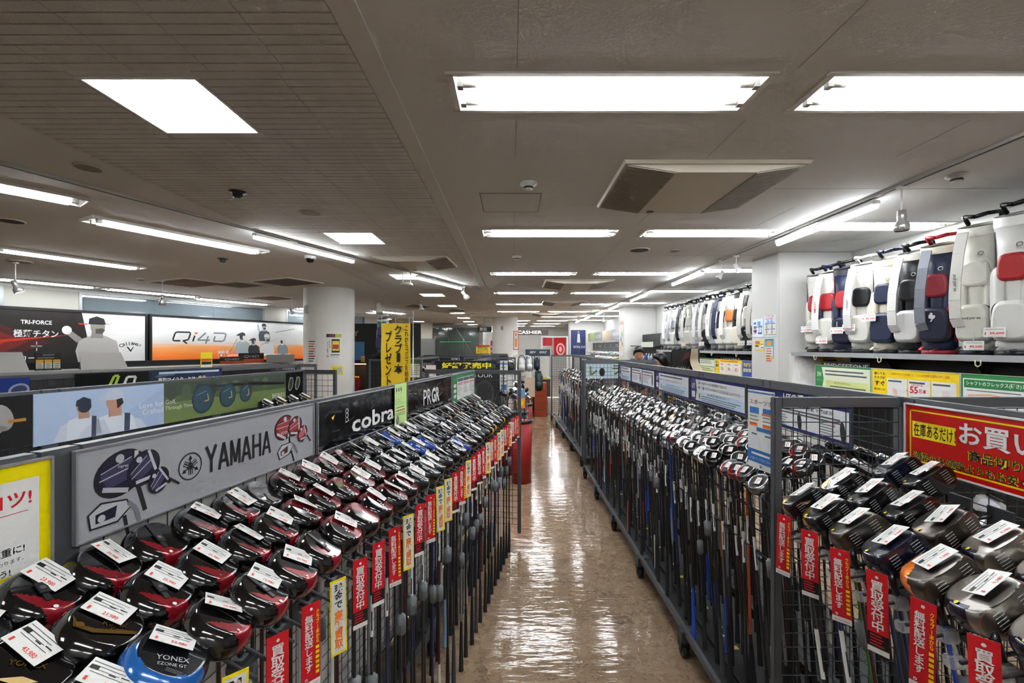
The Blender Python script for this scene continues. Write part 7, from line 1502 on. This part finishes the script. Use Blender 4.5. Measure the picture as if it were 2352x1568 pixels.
# staff bags with clubs between the left rack and cashier
def tub(label, x, y, col, h_=0.78, n=7):
    o = thing('club_tub', label, 'club tub', (x, y, 0), random.uniform(-0.2, 0.2), 'upright club tubs past the left rack')
    b = MB(); b.loft([ring_pts(0.12, 0.12, 0.0, 18), ring_pts(0.13, 0.13, h_, 18)], CLR(col, 0.5)); b.obj('tub_body', o)
    b = MB(); b.lathe([(0.131, h_ - 0.03), (0.137, h_ - 0.03), (0.137, h_ + 0.01), (0.12, h_ + 0.01), (0.12, h_ - 0.05)], CLR('#22242a'), 18); b.obj('rim', o)
    return o
k = 0
for (x, y, c, lab) in ((-0.12, 6.1, '#8f1518', 'red tub of clubs seen through the rack end panel'), (0.12, 5.75, '#a01a1c', 'red tub of clubs right of the rack end panel'), (-0.43, 6.0, '#1c2436', 'navy tub of clubs behind the rack end panel'), (0.10, 6.5, '#1f2b30', 'dark tub of clubs behind the red tubs'), (0.20, 7.4, '#9a1a1c', 'farther red tub of clubs beside the aisle'), (0.15, 8.2, '#26282c', 'farthest black tub of clubs beside the aisle')):
    tub(lab, x, y, c)
    for i in range(6):
        a = 2 * PI * i / 6; p = Vector((x + 0.07 * math.cos(a), y + 0.07 * math.sin(a), 1.02 + 0.03 * random.random())); k += 1
        club(random.choice(IR[:3] + [UTS[0]]), 'golf_iron', 'club in the %s, %s in it' % (lab, nth(i + 1)), 'golf club', p, random.uniform(0, 6), 1.0, random.choice(['black', 'silver', 'black', 'grey']), 'black', group='clubs in the upright tubs', clip=False, SHT=SH_I, sl=0.72, gl=0.235, scale=1.15)
prop(bigboard('price_flyer', 'orange and blue flyer clipped above the near red tub', 0.06, 5.60, 0.10, 0.23, 0.95, CLR('#e08a2a', 0.5), lambda A, Lt, w_, h_: (A.rect(0, h_ * 0.55, w_, h_, 0.0005, CLR('#6a9ac8')), Lt.disc(w_ / 2, h_ * 0.28, 0.035, 0.001, YELLOW, 12)), th=0.001), 0.05, -0.17, 0.02, -0.02)
prop(bigboard('paper_note', 'cream paper flap hanging beside the red tubs', 0.18, 6.55, 0.16, 0.28, 0.98, CLR('#c9b29c', 0.7), None, th=0.001, ang=0.3), 0.02, -0.98, 0.05)
# ------------------------------------------------------------------ far right: towels, navy banner, shoe wall
def towel(label, x, y, w_, z0, z1, col, emblem=None):
    o = thing('hanging_towel', label, 'towel', (x, y, 0), 0, 'towels hung near the cashier')
    P = []; F = []; n = 12
    for i in range(n + 1):
        for z in (z0, z1): P.append((w_ * i / n, 0.03 * math.sin(i * 1.3), z))
    for i in range(n): F.append((2 * i, 2 * i + 2, 2 * i + 3, 2 * i + 1))
    b = MB(); b.add(P, F, CLR(col, 0.8), None, True); b.obj('cloth', o)
    if emblem: b = MB(); b.disc(w_ * 0.55, z0 + (z1 - z0) * 0.35, 0.16, 0, emblem, 18, 0.22, M=frame((0, -0.04, 0), (1, 0, 0), (0, 0, 1), (0, -1, 0))); b.disc(w_ * 0.55, z0 + (z1 - z0) * 0.35, 0.11, 0.002, CLR(col, 0.8), 18, 0.16, M=frame((0, -0.04, 0), (1, 0, 0), (0, 0, 1), (0, -1, 0))); b.disc(w_ * 0.55, z0 + (z1 - z0) * 0.35, 0.06, 0.004, emblem, 5, 0.12, M=frame((0, -0.04, 0), (1, 0, 0), (0, 0, 1), (0, -1, 0))); b.obj('emblem', o)
    b = MB(); b.bar((-0.02, 0.03, z1), (w_ + 0.02, 0.03, z1), 0.012, GREYP); b.obj('hanger', o)
towel('large red towel with white crest hung near the cashier', 1.52, 16.56, 0.44, 1.40, 2.05, '#b0141e', CLR('#d8a8a4', 0.7)); towel('small red cloth left of the crest towel', 1.12, 16.56, 0.34, 1.75, 2.05, '#b8323a')
o = thing('white_pillar_rack', 'white upright rack frame beside the crest towel', 'rack frame', (1.40, 16.6, 0), 0)
for x in (-0.32, 0.62): b = MB(); b.rbox(x - 0.025, x + 0.025, -0.03, 0.03, 0, 2.1, WHITE, 0.005); b.obj('upright', o)
b = MB(); b.box(-0.32, 0.62, -0.02, 0.02, 2.045, 2.1, WHITE); b.obj('crossbar', o)
def d_fest(A, Lt, w_, h_): Lt.text('FESTIVAL GOLF', w_ * 0.58, h_ * 0.32, 0.10, WHITE, 0.001, w=w_ * 0.8); A.poly([(w_ * 0.42, h_ * 0.05), (w_ * 0.62, h_ * 0.05), (w_ * 0.66, h_ * 0.5), (w_ * 0.60, h_ * 0.88), (w_ * 0.44, h_ * 0.88), (w_ * 0.40, h_ * 0.5)], 0.0006, CLR('#2c3242')); A.poly([(w_ * 0.42, h_ * 0.5), (w_ * 0.64, h_ * 0.5), (w_ * 0.60, h_ * 0.85), (w_ * 0.46, h_ * 0.85)], 0.0009, CLR('#b9bdc4')); A.disc(w_ * 0.52, h_ * 0.92, 0.05, 0.0009, CLR('#8a7a70'), 14)
bigboard('wall_banner', 'navy banner with white lettering and a dressed figure on far pillar', 2.65, 20.48, 0.66, 1.12, 1.35, CLR('#15255e', 0.5), d_fest, th=0.01)
o = thing('shoe_shelves', 'grey shoe display wall with printed headers on the far right', 'shelving', (3.35, 14.0, 0), 0)
b = MB(); b.box(0.0, 0.76, 0, 6.3, 0.0, 1.30, mat('#77797b', 0.5)); b.obj('carcass', o)
b = MB(); b.box(0.25, 0.30, 0, 6.3, 1.30, 1.88, mat('#55575a', 0.5)); b.obj('logo_band', o)
for i in range(6): b = MB(); b.text(['A', 'PING', 'Y', 'Z', 'footjoy', 'U'][i], 0, 0, 0.12, WHITE, 0, M=frame((0.245, 0.6 + 1.0 * i, 1.75), (0, -1, 0), (0, 0, 1), (-1, 0, 0))); b.obj('band_logo', o)
for i, (c0, t) in enumerate((('#8d9096', 'SHOES CORNER'), ('#b7a98e', ''), ('#8d9096', 'SHOES CORNER'), ('#9aa86a', ''))):
    b = MB(); b.box(0.05, 0.10, 0.05 + 1.56 * i, 1.6 + 1.56 * i, 1.95, 2.30, mat(c0, 0.4)); b.obj('header_panel', o)
    if t: b = MB(); b.text('SHOES CORNER'.replace('SHOES', 'SHOES'), 0, 0, 0.12, WHITE, 0, w=1.1, bold=0.02, M=frame((0.046, 0.82 + 1.56 * i, 2.12), (0, -1, 0), (0, 0, 1), (-1, 0, 0))); b.obj('lettering', o)
for j in range(3): b = MB(); b.box(-0.06, 0.02, 0, 6.3, 1.28 - 0.28 * j, 1.30 - 0.28 * j, mat('#9a9c9e', 0.4)); b.obj('shelf_lip', o)
def shoe_mesh(c1, c2):
    b = MB(); R = []
    for (y, w_, h_, z) in ((0.0, 0.02, 0.05, 0.02), (0.03, 0.035, 0.085, 0.02), (0.10, 0.038, 0.08, 0.02), (0.17, 0.045, 0.055, 0.02), (0.24, 0.042, 0.04, 0.02), (0.28, 0.02, 0.025, 0.022)):
        R.append([(w_ * math.cos(2 * PI * i / 10), y, z + max(0.0, h_ / 2 + h_ / 2 * math.sin(2 * PI * i / 10))) for i in range(10)])
    b.loft(R, CLR(c1, 0.5)); b.box(-0.042, 0.042, 0.0, 0.28, 0.0, 0.022, CLR(c2, 0.5)); b.box(-0.02, 0.02, 0.10, 0.16, 0.07, 0.105, CLR(c2, 0.5)); return b.mesh('golf_shoe')
SHOES = [('white', shoe_mesh('#c9c9c6', '#b0b0ae')), ('white and navy', shoe_mesh('#c4c4c2', '#2a3a66')), ('black', shoe_mesh('#1d1e20', '#c0c0be')), ('lime', shoe_mesh('#9ab83a', '#c9c9c6')), ('orange', shoe_mesh('#c8632a', '#c9c9c6')), ('sky blue', shoe_mesh('#8fb0cc', '#c9c9c6'))]
for j in range(2):
    for i in range(26):
        q = random.choice([0, 0, 0, 1, 1, 2, 3, 4, 5, 0])
        tag(inst(SHOES[q][1], 'golf_shoe', None, T((3.30 + 0.16 * j + 0.14, 14.15 + 0.235 * i, 1.301 + 0.0)) @ T((0, 0, 0.0)) @ RZ(rad(70)) if j == 0 else T((3.58, 14.15 + 0.235 * i, 1.45)) @ RZ(rad(70))), '%s golf shoe, %s from near end of %s row' % (SHOES[q][0], nth(i + 1), ['front', 'raised back'][j]), 'shoe', 'golf shoes on the far shelves')
b = MB(); b.box(0.16, 0.25, 0, 6.3, 1.30, 1.449, mat('#88898b', 0.5)); b.obj('back_step', o)
bpy.data.objects['shoe_shelves']['label'] = 'grey shoe display wall with printed headers on far right'
# caps wall shelf behind the two people
o = thing('accessory_shelf', 'black wall shelving with small boxes beside the second pillar', 'shelving', (3.40, 10.6, 0), 0)
b = MB(); b.box(0.3, 0.72, 0, 2.3, 0, 2.05, BLKP); b.obj('back_board', o)
for z in (1.35, 1.72): b = MB(); b.box(-0.05, 0.3, 0, 2.3, z, z + 0.025, STEEL2); b.obj('shelf_board', o)
b = MB(); b.box(-0.055, -0.05, 0.2, 1.2, 1.70, 1.83, CLR('#c9d6c0')); b.rect(0, 0, 1, 1, 0, CLR('#c9d6c0'), Matrix.Scale(0.001, 4)); b.obj('shelf_header', o)
for i in range(9):
    bt = thing('spray_bottle', 'small %s bottle on black shelving, %s from near end' % (['white', 'blue', 'white'][i % 3], nth(i + 1)), 'bottle', (3.42, 10.7 + 0.22 * i, 1.376), 0, 'bottles on the black shelving')
    b = MB(); b.lathe([(0, 0), (0.035, 0), (0.035, 0.10), (0.015, 0.13), (0.015, 0.14)], CLR(['#c9c9c8', '#2a5aa8', '#bfc6cc'][i % 3]), 12); b.obj('body', bt); b = MB(); b.lathe([(0.017, 0.14), (0.017, 0.165), (0, 0.165)], CLR('#e0e0de'), 10); b.obj('cap', bt)
# curtain-like leaflet and black logo board by the people
prop(bigboard('logo_board', 'black board with grey capitals between person and wall boards', 2.30, 6.55, 0.40, 0.36, 1.30, CLR('#0f0f10', 0.4), lambda A, Lt, w_, h_: (Lt.text('GOLF', w_ * 0.4, h_ * 0.25, 0.06, CLR('#9a9a9a'), 0.001, w=0.2), A.poly([(w_ * 0.3, h_ * 0.5), (w_ * 0.9, h_ * 0.9), (w_ * 0.5, h_ * 0.9)], 0.0005, CLR('#4a1416'))), th=0.01), 0.2, -1.30, 0.05)
b = MB(); LFM = frame((2.62, 6.4, 1.22), (1, 0, 0), (0, 0, 1), (0, -1, 0)); n = 8; P = []
for i in range(n + 1): P += [(-0.02 - 0.10 * (i / n) ** 0.5, 0.46 * i / n, 0.05 * math.sin(i)), (0.10 - 0.13 * (i / n), 0.46 * i / n, 0.05 * math.sin(i))]
b.add(P, [(2 * i, 2 * i + 1, 2 * i + 3, 2 * i + 2) for i in range(n)], CLR('#c3b69a', 0.6), LFM, True); b.bar((2.62, 6.405, 0.0), (2.62, 6.405, 1.30), 0.006, STEEL); lf = b.obj('curled_leaflet'); tag(lf, 'curled beige leaflet standing up beside black logo board', 'leaflet')
# boards on the farther right rack, facing the viewer
def d_raku(A, Lt, w_, h_): A.rect(0.02, 0.0, w_, h_ * 0.94, 0.0005, CLR('#b9cdd8')); Lt.text('レ', w_ * 0.16, h_ * 0.42, 0.13, CLR('#5a6a1a'), 0.001, w=0.10, bold=0.03); Lt.text('ラフ', w_ * 0.62, h_ * 0.48, 0.14, CLR('#5a6a1a'), 0.001, w=0.26, bold=0.03); bars(Lt, 0.05, w_ * 0.25, h_ * 0.92, 1, 0.02, CLR('#d8502a'), 0.001, 0.02); A.disc(w_ * 0.30, h_ * 0.35, 0.04, 0.0008, INK, 16, 0.06)
bigboard('sign_board', 'pale blue board with large olive characters on farther right rack', 1.01, 6.41, 0.86, 0.25, 1.26, CLR('#3c4248', 0.4), d_raku)
# ================================================================== two people in the far right aisle
def skinned(name, verts, edges, radii, m, parent, sub=2):
    me = bpy.data.meshes.new(name); me.from_pydata(verts, edges, []); me.materials.append(m)
    o = inst(me, name, parent); md = o.modifiers.new('skin', 'SKIN'); md.use_smooth_shade = True
    for v, r in zip(me.skin_vertices[0].data, radii): v.radius = (r, r) if not isinstance(r, tuple) else r
    me.skin_vertices[0].data[0].use_root = True
    s = o.modifiers.new('sub', 'SUBSURF'); s.levels = sub; s.render_levels = sub
    return o
def person(label, loc, rz, h_, skin, hair, top, bottom, look_down=0.25, hairlen=0.0, hold=False):
    o = thing('person', label, 'person', loc, rz); k = h_ / 1.72
    V = lambda *p: tuple(a * k for a in p)
    # 0 pelvis 1 belly 2 chest 3 neck base; arms and legs; front is -y
    verts = [V(0, 0, 0.95), V(0, 0, 1.12), V(0, 0.01, 1.30), V(0, 0.01, 1.44), V(0, -0.01, 1.53)]
    edges = [(0, 1), (1, 2), (2, 3), (3, 4)]; rad_ = [(0.16 * k, 0.11 * k), (0.145 * k, 0.10 * k), (0.165 * k, 0.11 * k), (0.065 * k, 0.06 * k), (0.05 * k, 0.052 * k)]
    for s in (-1, 1):
        a = len(verts); verts += [V(s * 0.17, 0.01, 1.40), V(s * 0.23, 0.02, 1.12), V(s * 0.235, -0.06, 0.89), V(s * 0.235, -0.075, 0.82)]; edges += [(2, a), (a, a + 1), (a + 1, a + 2), (a + 2, a + 3)]; rad_ += [0.062 * k, 0.046 * k, 0.034 * k, 0.026 * k]
        for f in range(4): c = len(verts); verts += [V(s * 0.235, -0.075 + 0.017 * (f - 1.5), 0.775 - 0.004 * abs(f - 1.5)), V(s * 0.222, -0.078 + 0.015 * (f - 1.5), 0.735 + 0.006 * abs(f - 1.5))]; edges += [(a + 3, c), (c, c + 1)]; rad_ += [0.0095 * k, 0.008 * k]
        c = len(verts); verts += [V(s * 0.225, -0.115, 0.80), V(s * 0.215, -0.125, 0.775)]; edges += [(a + 3, c), (c, c + 1)]; rad_ += [0.011 * k, 0.009 * k]
        l = len(verts); verts += [V(s * 0.09, 0, 0.88), V(s * 0.10, -0.01, 0.50), V(s * 0.10, 0.02, 0.09), V(s * 0.11, -0.12, 0.035)]; edges += [(0, l), (l, l + 1), (l + 1, l + 2), (l + 2, l + 3)]; rad_ += [0.085 * k, 0.062 * k, 0.042 * k, 0.036 * k]
    skinned('body', verts, edges, rad_, skin, o)
    # clothing follows the body
    tv = [V(0, 0, 0.93), V(0, 0, 1.12), V(0, 0.01, 1.30), V(0, 0.01, 1.43)]; te = [(0, 1), (1, 2), (2, 3)]; tr_ = [(0.18 * k, 0.13 * k), (0.165 * k, 0.12 * k), (0.185 * k, 0.13 * k), (0.08 * k, 0.075 * k)]
    for s in (-1, 1): a = len(tv); tv += [V(s * 0.17, 0.01, 1.40), V(s * 0.215, 0.017, 1.20)]; te += [(2, a), (a, a + 1)]; tr_ += [0.08 * k, 0.068 * k]
    skinned('shirt', tv, te, tr_, top, o)
    pv = [V(0, 0, 0.96)]; pe = []; pr = [(0.175 * k, 0.125 * k)]
    for s in (-1, 1): a = len(pv); pv += [V(s * 0.09, 0, 0.86), V(s * 0.10, -0.01, 0.50), V(s * 0.10, 0.02, 0.10)]; pe += [(0, a), (a, a + 1), (a + 1, a + 2)]; pr += [0.10 * k, 0.078 * k, 0.062 * k]
    skinned('trousers', pv, pe, pr, bottom, o)
    # head
    HM = T(V(0, -0.02, 1.60)) @ RX(look_down); hd = MB(); R = []
    for j in range(13):
        ps = -PI / 2 + PI * j / 12; z = 0.118 * math.sin(ps) * k; c = max(0.02, math.cos(ps)); wx = 0.074 * c * (1.0 if ps > -0.2 else 0.86 + 0.14 * math.cos((ps + 0.2) * 1.4)) * k; wy = 0.094 * c * k
        R.append([(wx * math.cos(2 * PI * i / 20), wy * math.sin(2 * PI * i / 20) + (0.0 if ps > -0.3 else -0.012 * k), z) for i in range(20)])
    hd.loft(R, skin); ho = hd.obj('head', o, HM)
    n_ = MB(); n_.add([(-0.012 * k, -0.088 * k, -0.012 * k), (0.012 * k, -0.088 * k, -0.012 * k), (0, -0.112 * k, -0.022 * k), (0, -0.092 * k, 0.022 * k), (0, -0.085 * k, -0.032 * k)], [(0, 2, 3), (2, 1, 3), (0, 4, 2), (4, 1, 2)], skin); n_.obj('nose', ho)
    for s in (-1, 1):
        e = MB(); e.lathe([(0.0, 0.004 * k), (0.008 * k, 0.002 * k), (0.013 * k, 0)], mat('#e6e2dc', 0.3), 12, frame((s * 0.030 * k, -0.0865 * k, 0.004 * k), (1, 0, 0), (0, 0, 0.5), (0, -1, 0))); e.lathe([(0, 0.006 * k), (0.0055 * k, 0.004 * k)], INK, 10, frame((s * 0.030 * k, -0.0865 * k, 0.002 * k), (1, 0, 0), (0, 0, 0.8), (0, -1, 0))); e.obj('eye', ho)
        e = MB(); e.box(s * 0.031 * k - 0.016 * k, s * 0.031 * k + 0.016 * k, -0.092 * k, -0.085 * k, 0.019 * k, 0.024 * k, hair); e.obj('eyebrow', ho)
        e = MB(); e.lathe([(0.004 * k, 0.006 * k), (0.018 * k, 0.006 * k), (0.016 * k, 0), (0, 0)], skin, 12, frame((s * 0.075 * k, 0.008 * k, -0.005 * k), (0, 1, 0), (0, 0, 1.4), (s, 0, 0))); e.obj('ear', ho)
    mo = MB(); mo.box(-0.02 * k, 0.02 * k, -0.090 * k, -0.078 * k, -0.052 * k, -0.047 * k, mat('#9a5a50', 0.5)); mo.obj('mouth', ho)
    hb = MB(); R = []; random.seed(5)
    for j in range(9):
        ps = -0.15 + (PI / 2 + 0.15) * j / 8; z = 0.134 * math.sin(ps) * k; c = max(0.03, math.cos(ps)); ring = []
        for i in range(26):
            t = 2 * PI * i / 26; front = max(0.0, -math.sin(t)); lift = (0.078 * front ** 0.7 if j < 3 else 0.0) * k; drop = (0.055 + hairlen) * k * max(0.0, math.sin(t) * 0.7 + 0.3) if j == 0 else 0.0
            q = 1.0 + 0.035 * math.sin(5 * t + j) + random.uniform(-0.02, 0.02); ring.append((0.088 * c * q * math.cos(t) * k, (0.108 * c * q * math.sin(t) + 0.006) * k, z + lift - drop))
        R.append(ring)
    hb.loft(R, hair, cap=True); hb.obj('hair', ho)
    return o
SKINT = mat('#b98a6e', 0.5); HAIR = mat('#16110f', 0.45)
person('young person with short black hair in dark top looking down behind the racks', (2.10, 7.55, 0), rad(-12), 1.715, SKINT, HAIR, mat('#23252a', 0.8), mat('#2a2c34', 0.8), 0.28)
person('second person with longer black hair turned sideways in dark top', (2.25, 6.85, 0), rad(-110), 1.62, SKINT, mat('#0d0b0b', 0.4), mat('#1b1c20', 0.8), mat('#202228', 0.8), 0.2, 0.10)
